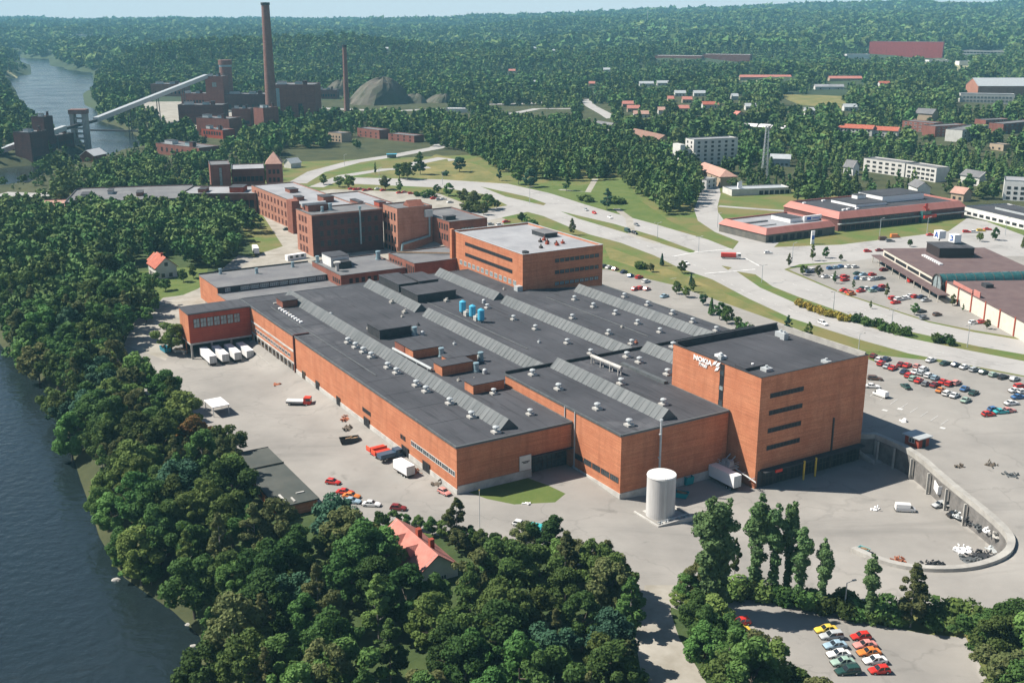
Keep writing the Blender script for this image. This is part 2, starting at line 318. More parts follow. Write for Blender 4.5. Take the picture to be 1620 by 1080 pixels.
def ribbon(pts,w,z=None):
    P=[np.array(GT(x,y)[:2]) for x,y in pts]; n=len(P); Lf=[];Rt=[]
    for i in range(n):
        d=P[min(i+1,n-1)]-P[max(i-1,0)]; d/=np.linalg.norm(d); nn=np.array([-d[1],d[0]])*w/2; Lf.append(tuple(P[i]+nn)); Rt.append(tuple(P[i]-nn))
    return Lf+Rt[::-1]
ASPH=mat('asphalt_pale',(.31,.295,.272),.92,(.22,.21,.195),.04,.35,.7,detail=9,bump=.05,stain=((.12,.115,.105),.11,.62,.76,.75),stain2=((.16,.155,.145),.05,.56,.72,.6,(.16,1.0,1),-.54),crack=.028)
ROADM=mat('road_asphalt',(.38,.37,.355),.9,(.31,.3,.29),.05,.35,.75,detail=9,stain=((.14,.135,.13),.05,.58,.75,.6),crack=.02)
GRAVEL=mat('gravel',(.38,.36,.32),.95,(.26,.24,.2),.12,detail=8)
GRASS=mat('grass_dry',(.09,.14,.032),.95,(.17,.15,.055),.05,.38,.62,detail=8,bump=.3,bsc=1.5)
GRASSG=mat('grass_green',(.075,.12,.025),.95,(.12,.15,.04),.12,detail=7,bump=.3,bsc=1.5)
MEADOW=mat('meadow',(.24,.2,.075),.95,(.13,.14,.045),.06,.35,.6,detail=8,bump=.3,bsc=1.5)
FLOOR=mat('forest_floor',(.035,.045,.018),.95,(.07,.075,.03),.06,detail=6,bump=.4)
REGS=[]  # (object name, material, polygon in world) painted in order
def reg(name,m,poly): REGS.append((name,m,poly))
px=lambda *p:PG(p)
reg('grass',GRASS,[uvw(-460,-64),uvw(-120,-58),uvw(140,-66),uvw(260,200),uvw(-200,420),uvw(-560,330),uvw(-620,60)])
UNDER=mat('undergrowth',(.035,.06,.018),.95,(.06,.09,.028),.2,detail=6,bump=.5,bsc=1)
reg('undergrowth',UNDER,[uvw(-460,-66),uvw(-120,-62),uvw(140,-74),uvw(140,4),uvw(85,16),uvw(58,9),uvw(30,-6),uvw(10,-20),uvw(-30,-36),uvw(-100,-42),uvw(-158,-49),uvw(-232,-10),uvw(-250,10),uvw(-300,48),uvw(-440,80),uvw(-560,60)])
reg('meadow',MEADOW,px((690,244),(760,262),(806,292),(690,284),(600,276),(655,262)))
reg('meadow',MEADOW,px((1225,147),(1350,153),(1335,172),(1265,166)))
reg('meadow',MEADOW,px((955,388),(1070,430),(1180,478),(1250,512),(1180,510),(1060,440),(965,410)))
reg('lawn',GRASSG,px((810,296),(925,292),(990,280),(1010,315),(1060,350),(1110,372),(1000,345),(900,318)))
reg('lawn',GRASSG,px((205,432),(330,420),(320,470),(230,480)))
reg('lawn',GRASSG,px((1640,385),(1580,370),(1560,350),(1600,345)))
reg('yard',ASPH,[uvw(-236,-12),uvw(-158,-50),uvw(-100,-43),uvw(-48,-38),uvw(-14,-31),uvw(2,-26),uvw(13,-17),uvw(25,-9),uvw(40,0),uvw(47,6),uvw(56,9),uvw(64,10),uvw(72,12)]+px((1080,935),(1120,925),(1200,930),(1300,950),(1390,968),(1440,962),(1500,962),(1560,962),(1640,958),(1780,975),(1780,628),(1620,596),(1560,585),(1470,570),(1385,561))+[uvw(-8,160),uvw(-60,168),uvw(-130,172),uvw(-170,165),uvw(-180,120),uvw(-230,110),uvw(-270,60),uvw(-300,40),uvw(-235,0)])
reg('millyard',GRAVEL,[uvw(-230,2),uvw(-300,52),uvw(-310,66),uvw(-440,95),uvw(-450,150),uvw(-400,200),uvw(-300,190),uvw(-240,150),uvw(-180,130),uvw(-200,60)])
reg('gravel_track',GRAVEL,px((318,455),(262,478),(215,505),(196,545),(262,570),(290,520),(325,480)))
reg('gravel_track',GRAVEL,px((1020,925),(1080,925),(1060,965),(1075,1010),(1130,1100),(1020,1100),(1005,1010)))
reg('lawn',GRASSG,[uvw(.3,3),uvw(6,5),uvw(12,9),uvw(16,18),uvw(13,23),uvw(7,22),uvw(.3,20)])
reg('car_park',ASPH,px((1135,952),(1190,948),(1300,965),(1400,990),(1470,1003),(1528,1008),(1545,1040),(1590,1130),(1225,1130),(1215,1040),(1160,985)))
reg('highway',ROADM,px((560,281),(700,284),(804,291),(871,306),(924,323),(971,337),(1027,352),(1120,379),(1158,394),(1222,391),(1330,387),(1420,376),(1500,366),(1530,345),(1560,350),(1640,380),(1720,400),(1720,420),(1400,420),(1340,414),(1265,418),(1240,426),(1333,465),(1400,487),(1470,510),(1540,525),(1780,565),(1780,640),(1620,594),(1438,559),(1353,535),(1251,503),(1184,472),(1127,442),(1075,424),(1035,404),(982,384),(933,371),(898,358),(860,342),(811,329),(770,308),(700,297),(560,291)))
reg('side_road',ROADM,px((690,345),(820,322),(840,334),(720,360)))
reg('shopping_car_park',ASPH,px((1247,426),(1333,463),(1400,485),(1470,508),(1540,522),(1780,562),(1780,430),(1720,405),(1400,405),(1345,414),(1272,421)))
for p in (((760,295),(833,311),(864,322),(860,325),(800,311)),((886,334),(915,341),(971,354),(1038,374),(1100,397),(1096,401),(1045,385),(982,366),(915,346)),((1141,420),(1158,423),(1152,427)),((1165,429),(1195,434),(1222,453),(1262,469),(1344,498),(1438,524),(1549,548),(1780,588),(1780,606),(1620,571),(1527,553),(1435,534),(1344,508),(1258,479),(1203,455))): reg('median_grass',GRASS,px(*p))
reg('town_road',ROADM,px((1111,284),(1125,284),(1138,295),(1140,307),(1135,327),(1136,336),(1153,358),(1187,373),(1232,384),(1222,393),(1158,396),(1169,382),(1131,367),(1104,349),(1098,331),(1106,311)))
reg('town_road',ROADM,ribbon(((1137,326),(1175,329),(1245,334),(1275,340)),5))
reg('footpath',GRAVEL,ribbon(((1040,385),(1000,372),(995,345),(975,330)),4))
reg('footpath',GRAVEL,ribbon(((885,300),(930,304),(942,283)),4))
reg('northern_road',ROADM,ribbon(((470,290),(500,272),(560,256),(620,247),(690,234),(700,228)),13))
reg('northern_road',ROADM,ribbon(((500,296),(545,278),(610,268),(680,265)),10))
reg('northern_road',GRAVEL,ribbon(((640,262),(700,250),(720,254)),12))
reg('distant_road',ROADM,ribbon(((430,165),(520,172),(620,176),(700,172)),16))
reg('distant_road',ROADM,ribbon(((770,165),(850,163),(890,160)),14))
reg('distant_road',ROADM,ribbon(((800,182),(850,172),(905,172)),14))
reg('distant_road',ROADM,ribbon(((925,157),(935,168),(968,187)),12))
reg('distant_road',ROADM,ribbon(((1020,128),(1085,136),(1200,145),(1350,152)),12))
reg('power_station_ground',GRAVEL,px((176,138),(330,136),(400,170),(385,200),(300,215),(235,186)))
reg('side_road',ROADM,ribbon(((0,307),(60,309),(100,305)),14))
# triangulate near land with every outline as an edge
def resample(P,step=9):
    out=[];n=len(P)
    for i in range(n):
        a=np.array(P[i][:2]);b=np.array(P[(i+1)%n][:2]);L=np.linalg.norm(b-a);k=max(1,int(L/step))
        for j in range(k): out.append(tuple(a+(b-a)*j/k))
    return out
DM=1500.
def landmesh():
    az=np.radians(np.arange(-36,36.01,.4)); Dr=np.geomspace(70,DM,270)
    A,D=np.meshgrid(az,Dr); gx=(D*np.sin(A)).ravel(); gy=(D*np.cos(A)).ravel()
    V=[(float(x),float(y)) for x,y in zip(gx,gy)]; E=[]
    keep=lambda q: math.hypot(*q)<DM-5 and math.hypot(*q)>72 and abs(math.atan2(q[0],q[1]))<R_(35.8)
    wo_=[tuple(p[:2]) for p in WLZ]
    wi=[]
    for i in range(len(wo_)):
        d=np.array(wo_[min(i+1,len(wo_)-1)])-np.array(wo_[max(i-1,0)]); d/=np.linalg.norm(d); wi.append((wo_[i][0]+d[1]*.5,wo_[i][1]-d[0]*.5))
    polys=[(resample(p),True) for _,_,p in REGS]+[(wo_,False),(wi,False)]
    for P,cl in polys:
        ids=[]
        for q in P:
            if keep(q): V.append((float(q[0]),float(q[1]))); ids.append(len(V)-1)
            else: ids.append(None)
        for i in range(len(P) if cl else len(P)-1):
            a,b=ids[i],ids[(i+1)%len(P)]
            if a is not None and b is not None: E.append((a,b))
    r=geometry.delaunay_2d_cdt([Vector(v) for v in V],E,[],0,1e-3)
    v=np.array([(p.x,p.y) for p in r[0]]); f=np.array([t for t in r[2]]); return v,f,wo_,wi
v2,f3,WO,WI=landmesh()
zz=np.maximum(Zt(v2[:,0],v2[:,1]),-40)
# points on the wall's outer line keep the upper level, on the inner line the yard level
d_o,p_o=segdist(v2[:,0],v2[:,1],WO,False); d_i,_=segdist(v2[:,0],v2[:,1],WI,False)
zz=np.where(d_o<.12,np.interp(p_o,np.arange(len(WLZ)),WLZ[:,2]),zz)
uu_,_v=touv(v2[:,0],v2[:,1]); zz=np.where((d_i<.12)&(d_o>.2),-2.*smo((uu_-2)/25),zz)
cx=v2[f3].mean(1); lab=np.full(len(f3),-1)
for i,(n,m,P) in enumerate(REGS): lab[inpoly(cx[:,0],cx[:,1],P)]=i
names=[r[0] for r in REGS]; groups={}
for i,(n,m,P) in enumerate(REGS): groups.setdefault(n,(m,[]))[1].append(i)
def landobj(name,m,sel):
    F=f3[sel]; us,inv=np.unique(F,return_inverse=True); F=inv.reshape(F.shape); P=np.column_stack([v2[us],zz[us]])
    me=bpy.data.meshes.new(name); me.from_pydata(P.tolist(),[],F.tolist()); me.materials.append(m); me.polygons.foreach_set('use_smooth',[True]*len(F))
    o=link(bpy.data.objects.new(name,me)); tag(o,kind='structure'); return o
landobj('ground',FLOOR,lab==-1)
for n,(m,ids) in groups.items():
    if np.isin(lab,ids).any(): landobj(n,m,np.isin(lab,ids))
# outer hills
def polar(name,D0,D1,nd,m,da=.5,sink=0):
    az=np.radians(np.arange(-42,42.01,da)); Dr=np.geomspace(D0,D1,nd); A,D=np.meshgrid(az,Dr); X=D*np.sin(A);Y=D*np.cos(A); Z=Zt(X,Y)
    Z[0]-=sink; n=len(az); P=np.column_stack([X.ravel(),Y.ravel(),Z.ravel()]); i=np.arange((nd-1)*n).reshape(nd-1,n)[:,:-1].ravel()
    F=np.column_stack([i,i+1,i+n+1,i+n])[:,::-1]; me=bpy.data.meshes.new(name); me.from_pydata(P.tolist(),[],F.tolist()); me.materials.append(m); me.polygons.foreach_set('use_smooth',[True]*len(F))
    return tag(link(bpy.data.objects.new(name,me)),kind='structure')
HILL=mat('hill_forest_ground',(.03,.05,.025),.95,(.05,.075,.035),.004,detail=8,stain=((.3,.29,.16),.0016,.6,.63,1))
polar('hills',DM-12,11000,150,HILL,.6,2)
# river water
WAT=mat('river_water',(.012,.02,.023),.12,None,spec=.5,bump=0)
t=WAT.node_tree; b=t.nodes['Principled BSDF']; tc=t.nodes['Texture Coordinate']
n1=t.nodes.new('ShaderNodeTexNoise'); n1.inputs['Scale'].default_value=.42; n1.inputs['Detail'].default_value=6; t.links.new(tc.outputs['Object'],n1.inputs['Vector'])
bp=t.nodes.new('ShaderNodeBump'); bp.inputs['Strength'].default_value=.9; bp.inputs['Distance'].default_value=.38; t.links.new(n1.outputs['Fac'],bp.inputs['Height']); t.links.new(bp.outputs[0],b.inputs['Normal'])
n2=t.nodes.new('ShaderNodeTexNoise'); n2.inputs['Scale'].default_value=.02; n2.inputs['Detail'].default_value=5; t.links.new(tc.outputs['Object'],n2.inputs['Vector'])
rr=t.nodes.new('ShaderNodeMapRange'); rr.inputs[1].default_value=.35; rr.inputs[2].default_value=.7; rr.inputs[3].default_value=.1; rr.inputs[4].default_value=.28; t.links.new(n2.outputs['Fac'],rr.inputs[0]); t.links.new(rr.outputs[0],b.inputs['Roughness'])
w=MB().add([(-3600,60,-6.5),(200,60,-6.5),(200,2000,-6.5),(-300,5200,-6.5),(-3600,5200,-6.5)],[(0,1,2,3,4)]).build('river',WAT); tag(w,kind='structure')
# retaining wall of the loop ramp with its parapet, and the open bays under the deck
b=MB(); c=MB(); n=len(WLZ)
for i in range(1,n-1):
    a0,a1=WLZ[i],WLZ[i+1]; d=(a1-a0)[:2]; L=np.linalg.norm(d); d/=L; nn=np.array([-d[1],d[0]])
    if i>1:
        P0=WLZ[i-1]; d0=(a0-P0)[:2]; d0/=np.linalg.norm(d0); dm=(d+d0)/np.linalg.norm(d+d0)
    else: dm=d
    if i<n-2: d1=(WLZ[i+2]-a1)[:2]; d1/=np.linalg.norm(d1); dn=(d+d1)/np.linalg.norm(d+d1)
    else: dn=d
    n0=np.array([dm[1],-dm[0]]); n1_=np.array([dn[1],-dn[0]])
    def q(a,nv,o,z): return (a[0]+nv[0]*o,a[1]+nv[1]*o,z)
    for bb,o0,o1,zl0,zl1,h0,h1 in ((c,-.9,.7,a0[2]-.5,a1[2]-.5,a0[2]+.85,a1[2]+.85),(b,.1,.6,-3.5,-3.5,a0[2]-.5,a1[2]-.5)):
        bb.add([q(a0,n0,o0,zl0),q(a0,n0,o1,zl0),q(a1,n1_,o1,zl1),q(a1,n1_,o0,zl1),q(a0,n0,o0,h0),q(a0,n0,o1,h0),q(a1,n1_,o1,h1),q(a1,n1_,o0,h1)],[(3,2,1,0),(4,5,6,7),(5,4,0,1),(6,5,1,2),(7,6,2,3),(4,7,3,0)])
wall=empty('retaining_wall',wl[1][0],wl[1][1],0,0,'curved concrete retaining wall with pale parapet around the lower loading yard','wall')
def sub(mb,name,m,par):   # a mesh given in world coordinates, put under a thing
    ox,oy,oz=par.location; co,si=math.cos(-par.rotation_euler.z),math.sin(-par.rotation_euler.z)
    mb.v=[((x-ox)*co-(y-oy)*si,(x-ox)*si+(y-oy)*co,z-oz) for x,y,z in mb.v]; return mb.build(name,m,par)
sub(b,'wall_face',mat('concrete_painted_shade',(.2,.19,.18),.9,(.12,.115,.11),.5),wall); sub(c,'parapet',CONC,wall)  # wall face is the concrete darkened, with shade put into its colour
k=0
for i in range(2,15):
    a=WLZ[i]; d=(WLZ[i+1]-WLZ[i-1])[:2]; d/=np.linalg.norm(d)
    if a[2]<3: break
    x,y=a[0]+d[1]*1.4,a[1]-d[0]*1.4
    if i%2==0: sub(MB().box(x-.25,y-.25,-3,x+.25,y+.25,a[2]-.4),'pillar',CONC,wall)

# painted lines laid a little above the asphalt
LINE=mat('road_paint',(.72,.72,.7),.7,(.5,.5,.48),.4)
def marking(name,pts,w=.35,dash=None,gap=None):
    P=[np.array(GT(*q)[:2]) for q in pts]; b=MB()
    for a,c in zip(P[:-1],P[1:]):
        L=np.linalg.norm(c-a); d=(c-a)/L; nn=np.array([-d[1],d[0]])*w/2; t=0; st=dash or 6
        while t<L:
            e=min(L,t+st); a0=a+d*t;a1=a+d*e; q=[a0+nn,a0-nn,a1-nn,a1+nn]; b.add([(x,y,float(Zt(x,y))+.07) for x,y in q],[(0,1,2,3)]); t=e+(gap or 0)
    o=b.build(name,LINE); 
    if o.data.polygons and o.data.polygons[0].normal.z<0: o.data.flip_normals()
    tag(o,kind='structure')
marking('road_marking',[(1060,473-32),(1127,457-22),(1184,464),(1255,492),(1350,522),(1440,547),(1530,567),(1640,588)],.25,3,6)
marking('road_marking',[(830,302),(871,314),(924,331),(971,346),(1027,362),(1120,388)],.25,3,6)
marking('road_marking',[(1235,442),(1333,480),(1400,500),(1470,520),(1540,536),(1640,555)],.25,3,6)
marking('road_marking',[(880,340),(950,364),(1035,393),(1080,412),(1120,428)],.25,3,6)
marking('road_marking',[(1064,406),(1102,399),(1158,394)],1.1); marking('road_marking',[(1115,433),(1195,426)],1.1); marking('road_marking',[(1178,408),(1202,421)],.9)
marking('road_marking',[(1230,402),(1330,397),(1400,388)],.3,4,4)
for i in range(9): marking('bay_marking',[(1360+i*16,620+i*6.5),(1372+i*16,612+i*6.5)],.15)
for x0,y0 in ((1396,648),(1420,646),(1487,676)): marking('bay_marking',[(x0,y0),(x0+8,y0+2)],1.2)
# ================================================================== the tyre works
def froot(name,u,v,label,cat='building',group=None,z=0):
    x,y=uvw(u,v); return empty(name,x,y,z,FANG,label,cat,group)
def hallroof(root,poly,H,name='roof'):
    b=MB().prism(poly,H-.25,H+.15); return b.build(name,ROOF,root)
def edging(root,poly,H,w=.22,h=.3):
    b=MB(); n=len(poly)
    for i in range(n):
        (x0,y0),(x1,y1)=poly[i],poly[(i+1)%n]; d=math.hypot(x1-x0,y1-y0); tx_,ty_=(x1-x0)/d,(y1-y0)/d; nx,ny=ty_,-tx_
        e=.02+.004*i
        b.add([(x0+nx*w,y0+ny*w,H-h),(x1+nx*w,y1+ny*w,H-h),(x1-nx*w,y1-ny*w,H-h),(x0-nx*w,y0-ny*w,H-h),(x0+nx*w,y0+ny*w,H+.25+e),(x1+nx*w,y1+ny*w,H+.25+e),(x1-nx*w,y1-ny*w,H+.25+e),(x0-nx*w,y0-ny*w,H+.25+e)],[(0,3,2,1),(4,5,6,7),(0,1,5,4),(1,2,6,5),(2,3,7,6),(3,0,4,7)])
    return b.build('roof_edge',METAL,root)
def ventm():
    b=MB(); b.mi=0; b.box(-.95,-.95,0,.95,.95,.45); b.mi=1; b.cyl(0,0,.45,1.5,.42); b.cyl(0,0,1.35,1.6,.85,.75); b.cyl(0,0,1.6,1.85,.75,.15); return b.mesh('roof_vent',[PLINTH,METALL])
VENT=ventm()
def ventcyl(r,h):
    b=MB(); b.cyl(0,0,0,.4,r*1.3); b.cyl(0,0,.4,h,r); b.cyl(0,0,h,h+.25,r*1.25,r*1.1); return b.mesh('vent_stack',DUCT)
VSTACK=ventcyl(.75,2.6)
def skylight(root,u0,u1,v,z,hw=2.7,h=2.7):
    b=MB(); n=max(1,int((u1-u0)/2.2)); 
    b.add([(u0,v-hw,z),(u1,v-hw,z),(u1,v+hw,z),(u0,v+hw,z),(u0,v,z+h),(u1,v,z+h)],[(0,1,5,4),(2,3,4,5),(1,2,5),(3,0,4)])
    for i in range(n+1):   # standing seams
        x=u0+(u1-u0)*i/n; t=.05
        b.add([(x-t,v-hw-.02,z+.02),(x+t,v-hw-.02,z+.02),(x+t,v,z+h+.07),(x-t,v,z+h+.07),(x-t,v+hw+.02,z+.02),(x+t,v+hw+.02,z+.02),(x-t,v-hw-.02,z+.12),(x+t,v-hw-.02,z+.12)],[(6,7,2,3),(0,6,3),(1,2,7),(3,2,5,4)])
    o=b.build('skylight',METAL,root); return o
def rbox(root,x0,y0,x1,y1,z,h,wm=DARKW,name='roof_box',rm=None):
    MB_=MB().box(x0,y0,z-.1,x1,y1,z+h); o=MB_.build(name,wm,root); MB().box(x0-.25,y0-.25,z+h,x1+.25,y1+.25,z+h+.2).build('roof',rm or ROOF,o); return o
# ---------------------------------------------------------------- long hall (A)
A=froot('factory_hall',-168,0,'long low orange brick hall with dark roof, ridge skylights and white base along the yard')
HA=12.2; a=lambda u:u+168
PA=[(a(-168),0),(a(0),0),(a(0),33.3),(a(-34.3),33.3),(a(-34.3),126),(a(-116),126),(a(-126),95),(a(-168),95)]
b=MB(); 
b.add([(a(-168),0,-6),(a(-111.3),0,-6),(a(-111.3),0,HA),(a(-168),0,HA)],[(0,1,2,3)])
for (x0,x1,z0,z1) in ((-111.3,0,1.3,HA),): b.add([(a(x0),0,z0),(a(x1),0,z0),(a(x1),0,z1),(a(x0),0,z1)],[(0,1,2,3)])
b.add([(a(0),0,2.1),(a(0),21.2,2.1),(a(0),21.2,HA),(a(0),0,HA)],[(0,1,2,3)])
b.add([(a(0),21.2,5.6),(a(0),33.3,5.6),(a(0),33.3,HA),(a(0),21.2,HA)],[(0,1,2,3)])
for i in range(2,len(PA)-0):
    p,q=PA[i],PA[(i+1)%len(PA)]; b.add([(*p,-4),(*q,-4),(*q,HA),(*p,HA)],[(0,1,2,3)])
b.build('wall',BR,A); hallroof(A,PA,HA); edging(A,PA,HA)
# plinth, front corner and setbacks
b=MB(); b.box(a(-111.3),-.18,-5,a(0)+.18,.2,1.3+.0); b.box(a(0)-.2,.2,-3,a(0)+.18,21.2,2.1); b.build('plinth',PLINTH,A)
b=MB(); b.box(a(-155.8),-.2,6.5,a(-111.4),.1,7.1); b.box(a(-155.8),-.2,2.4,a(-111.4),.1,2.9)
for i in range(11): x=a(-154)+i*3.9; b.box(x,-.22,-5,x+.5,.1,2.4)
b.build('white_band',PLINTH,A)
MB().box(a(-155.5),-3.6,-6,a(-113),-.25,-1.1).build('loading_platform',CONC,A)
b=MB(); b.box(a(-154.6),-.03,-1.1,a(-113.5),.25,2.4); b.build('ground_floor_glazing',DARK,A)
wins(A,168,126,[('S',a(-154),a(-114),11,-1.0,2.9,2.2,(1,2),WOOD,GLASS),('S',a(-153),a(-116),13,3.9,1.1,2.0,(2,1),FRAME,GLASS),
 ('S',a(-25.4),a(-.8),7,4.3,1.2,3.1,(3,1),FRAME,GLASS),('S',a(-57),a(-51.3),1,3.9,1.0,5.5,(4,1),FRAMED,DARK),('S',a(-32),a(-28.6),2,4.1,1.0,1.1,(1,1),FRAMED,DARK),
 ('S',a(-12.3),a(-1.2),7,.2,.7,1.0,(1,1),FRAMED,DARK),('S',a(-108),a(-62),9,.0,.6,1.0,(1,1),FRAMED,DARK)])
for u,w_,m_ in ((-104,2.4,WOOD),(-92,2.6,FRAMED),(-54,3.6,FRAMED),(-28.8,3.8,FRAMED),(-16.4,3.6,FRAMED),(-75,2.4,FRAMED)):
    inst(winmesh(w_,2.5,2,1,m_,DARK),'loading_door',A,(a(u),-.22,float(Zt(*uvw(u,-1)))+.05),0)
# entrance recess with dark glass, canopy and white panel
e=MB(); e.add([(a(0)-2.2,21.2,-3),(a(0)-2.2,33.3,-3),(a(0)-2.2,33.3,5.6),(a(0)-2.2,21.2,5.6)],[(0,1,2,3)]); e.box(a(0)-2.2,20.9,-3,a(0)-.02,21.19,5.6); eo=e.build('entrance_glass',GLASS,A)
b=MB()
for i in range(9): y=21.6+i*1.4; b.box(a(0)-2.15,y,-3,a(0)-2.0,y+.12,5.6)
b.box(a(0)-2.15,21.3,2.2,a(0)-2.0,33.2,2.35); b.build('mullions',FRAMED,eo)
MB().box(a(0)-2.2,21.2,5.35,a(0)+.9,33.3,5.6).build('canopy',DARKW,A)
b=MB(); b.box(a(0)+.1,17.6,2.3,a(0)+.3,21,6.2); pn=b.build('sign_panel',WHITE,A)
for z,y0,y1 in ((4.5,18.2,20.5),(4.15,18.6,20.1)): MB().box(a(0)+.3,y0,z,a(0)+.34,y1,z+.22).build('lettering_line',DARK,pn)
for u0,u1,v in ((-162,-4,17),(-163,-118,49),(-112.5,-37.5,49),(-166,-118.5,81),(-114,-38.5,81),(-115,-37,113.5)): skylight(A,a(u0),a(u1),v,HA+.1)
for u in (-95,-89,-83,-77,-65,-59,-46,-40,-28,-16,-3.4): inst(VENT,'roof_vent',A,(a(u),11.8 if u<-30 else 12.9,HA+.15),.0,1.05)
for u,v in ((-29,27),(-10,27),(-110,71),(-92,71),(-78,71),(-59,71),(-46,71),(-104,104),(-92,104),(-80,105),(-66,104),(-54,104),(-83,89),(-61,88.5),(-48,88),(-98,122),(-84,122),(-70,122),(-58,121),(-46,121)): inst(VENT,'roof_vent',A,(a(u),v,HA+.15),0,.95)
for i in range(9): MB().box(-.55,-.5,0,.55,.5,.45).build('rooflight_dome',CANVAS,A).location=(a(-146.5+i*2.6),7.6,HA+.15)
bx=rbox(A,a(-154),9,a(-147.5),14.5,HA+.1,2.4,BRO,'plant_room'); MB().box(a(-155),8,HA+.15,a(-154.1),15,HA+.5).build('curb',PLINTH,bx)
rbox(A,a(-165),54,a(-147),62,HA+.1,3.0,DARKW,'plant_room'); rbox(A,a(-160),62,a(-146),70,HA+.1,3.4,DARKW,'plant_room'); rbox(A,a(-143),53,a(-129),68.5,HA+.1,3.0,DARKW,'plant_room')
rbox(A,a(-103),22,a(-93.2),33,HA+.1,3.1,DARKW,'plant_room'); rbox(A,a(-82),22,a(-75),31.5,HA+.1,2.7,BRO,'plant_room'); rbox(A,a(-74.5),22,a(-69),31.5,HA+.1,2.7,BR,'plant_room')
rbox(A,a(-60),27,a(-55.5),36.5,HA+.1,2.9,BR,'plant_room'); rbox(A,a(-55.3),22,a(-50),32,HA+.1,2.9,BR,'plant_room'); rbox(A,a(-36.5),22,a(-31.5),31.8,HA+.1,2.6,BR,'plant_room')
for u,v in ((-92.2,33.8),(-67,30.5),(-48.6,32.4),(-57,38.6)): inst(VSTACK,'vent_stack',A,(a(u),v,HA+.15))
for u,v in ((-91,36),(-64.6,33.5),(-46,33.8),(-128,19.2),(-117,73.5)): MB().cyl(0,0,0,1.0,.7,.7).dome(0,0,1.0,.7,.5).build('cowl',METALL,A).location=(a(u),v,HA+.15)
b=MB(); b.tube((a(-79),20,HA+1.2),(a(-55),21.2,HA+1.0),.45,n=8); 
for u in (-78,-70,-63,-56): b.box(a(u)-.1,20.2,HA,a(u)+.1,20.8,HA+1)
b.build('roof_duct',METALL,A)
for i,(u,v) in enumerate(((-124,60.5),(-116.5,60),(-110,60))): pass
for u,v,s in ((-126,63,1.1),(-119,43,.8),(-106,24,.9),(-60,40,1.0),(-134,45,.7)):
    MB().box(-.9,-.7,0,.9,.7,.7).cyl(.3,.2,.7,1.4,.35).box(-1.6,.3,.2,-1.0,.9,.9).build('roof_unit',CONC,A).location=(a(u),v,HA+.15)
for i,u in enumerate((-108,-101,-95)):
    s=froot('blue_silo',u,60,['blue upright silo on the hall roof, leftmost of three','blue upright silo on the hall roof, middle of three','blue upright silo on the hall roof, rightmost of three'][i],'silo','blue silos on the factory roof',HA+.15)
    MB().cyl(0,0,.9,4.3,1.15,n=16).build('tank_body',CYAN,s); MB().cyl(0,0,4.3,4.8,1.15,.3,n=16).build('tank_top',CYAN,s); MB().cyl(0,0,.3,.9,.4,1.15,n=16).build('hopper',CYAN,s)
    b=MB()
    for k in range(4): b.cyl(.8*math.cos(k*1.57+.8),.8*math.sin(k*1.57+.8),0,1,.1,n=6)
    b.build('legs',METALL,s)
    if i<2: MB().box(2.2,-1,0,4.2,1,1.5).cyl(3.2,0,1.5,2.1,.5).build('blower_unit',PLINTH,s)
rr0=random.Random(5)
for i in range(12):
    u=rr0.uniform(-158,-8); v=rr0.choice([8,24,28,40,60,64,90,97,108]); 
    if u>-36 and v>32: continue
    MB().box(-.5,-.4,0,.5,.4,.5).cyl(0,0,.5,1.0,.18,n=6).build('roof_unit',rr0.choice([METALL,CONC,RUST,DARKW]),A).location=(a(u),v,HA+.15)
for (u0,v0),(u1,v1) in (((-150,5.5),(-60,5.8)),((-128,56),(-60,57)),((-112,97),(-52,97.6))): MB().tube((a(u0),v0,HA+.35),(a(u1),v1,HA+.35),.12,n=5).build('roof_pipe',METAL,A)
for u in range(-160,-4,13): MB().box(a(u),.4,HA+.15,a(u)+.12,13.6,HA+.19).build('felt_seam',DARKW,A)
# brown downpipe at the step of the facade
MB().box(a(-111.8),-.5,-4,a(-111.2),.0,HA+.4).box(a(-111.8),.0,HA+.2,a(-111.2),5,HA+.6).build('downpipe',mat('brown_pipe',(.09,.03,.025),.6),A)
# ---------------------------------------------------------------- higher hall (B)
B=froot('factory_hall',-34,33.6,'higher orange brick hall with two ridge skylights between the long hall and the tower block')
HB=15.5; c=lambda u:u+34; d=lambda v:v-33.6
PB=[(0,0),(c(20.8),0),(c(20.8),d(67.2)),(c(-3),d(67.2)),(c(-3),d(126)),(0,d(126))]
b=MB()
for i in range(len(PB)):
    p,q=PB[i],PB[(i+1)%len(PB)]; b.add([(*p,-5),(*q,-5),(*q,HB),(*p,HB)],[(0,1,2,3)])
b.build('wall',BR,B); hallroof(B,PB,HB); edging(B,PB,HB)
MB().box(0,-.05,HB+.2,.45,d(126),HB+1.0).build('parapet',DARKW,B)
b=MB(); b.box(c(.3),-.2,-5,c(20.8)+.2,.1,.5); b.box(c(20.8)-.1,.1,-5,c(20.8)+.2,d(67.1),.5); b.build('plinth',PLINTH,B)
wins(B,c(20.8),33,[('S',c(1.2),c(20.3),5,3.0,1.25,3.2,(4,1),FRAMED,GLASS)])
b=MB()
for u in (-3.6,1.0): b.box(c(u),-.3,0,c(u)+.25,0,HB)
b.build('downpipe',METALL,B)
for u0,u1,v in ((-33,18,50),(-33,-4,82)): skylight(B,c(u0)+.6,c(u1),d(v),HB+.1)
for u,v in ((-15,39),(3,39),(16.5,39),(-10,56),(9,55.5),(-29,39.5),(-29,72),(-23,72),(-10,72),(-30,90),(-18,90)): inst(VENT,'roof_vent',B,(c(u),d(v),HB+.15),0,1.05)
b=MB(); b.tube((c(-30),d(60),HB+2.3),(c(-16),d(60.5),HB+2.3),.55,n=8)
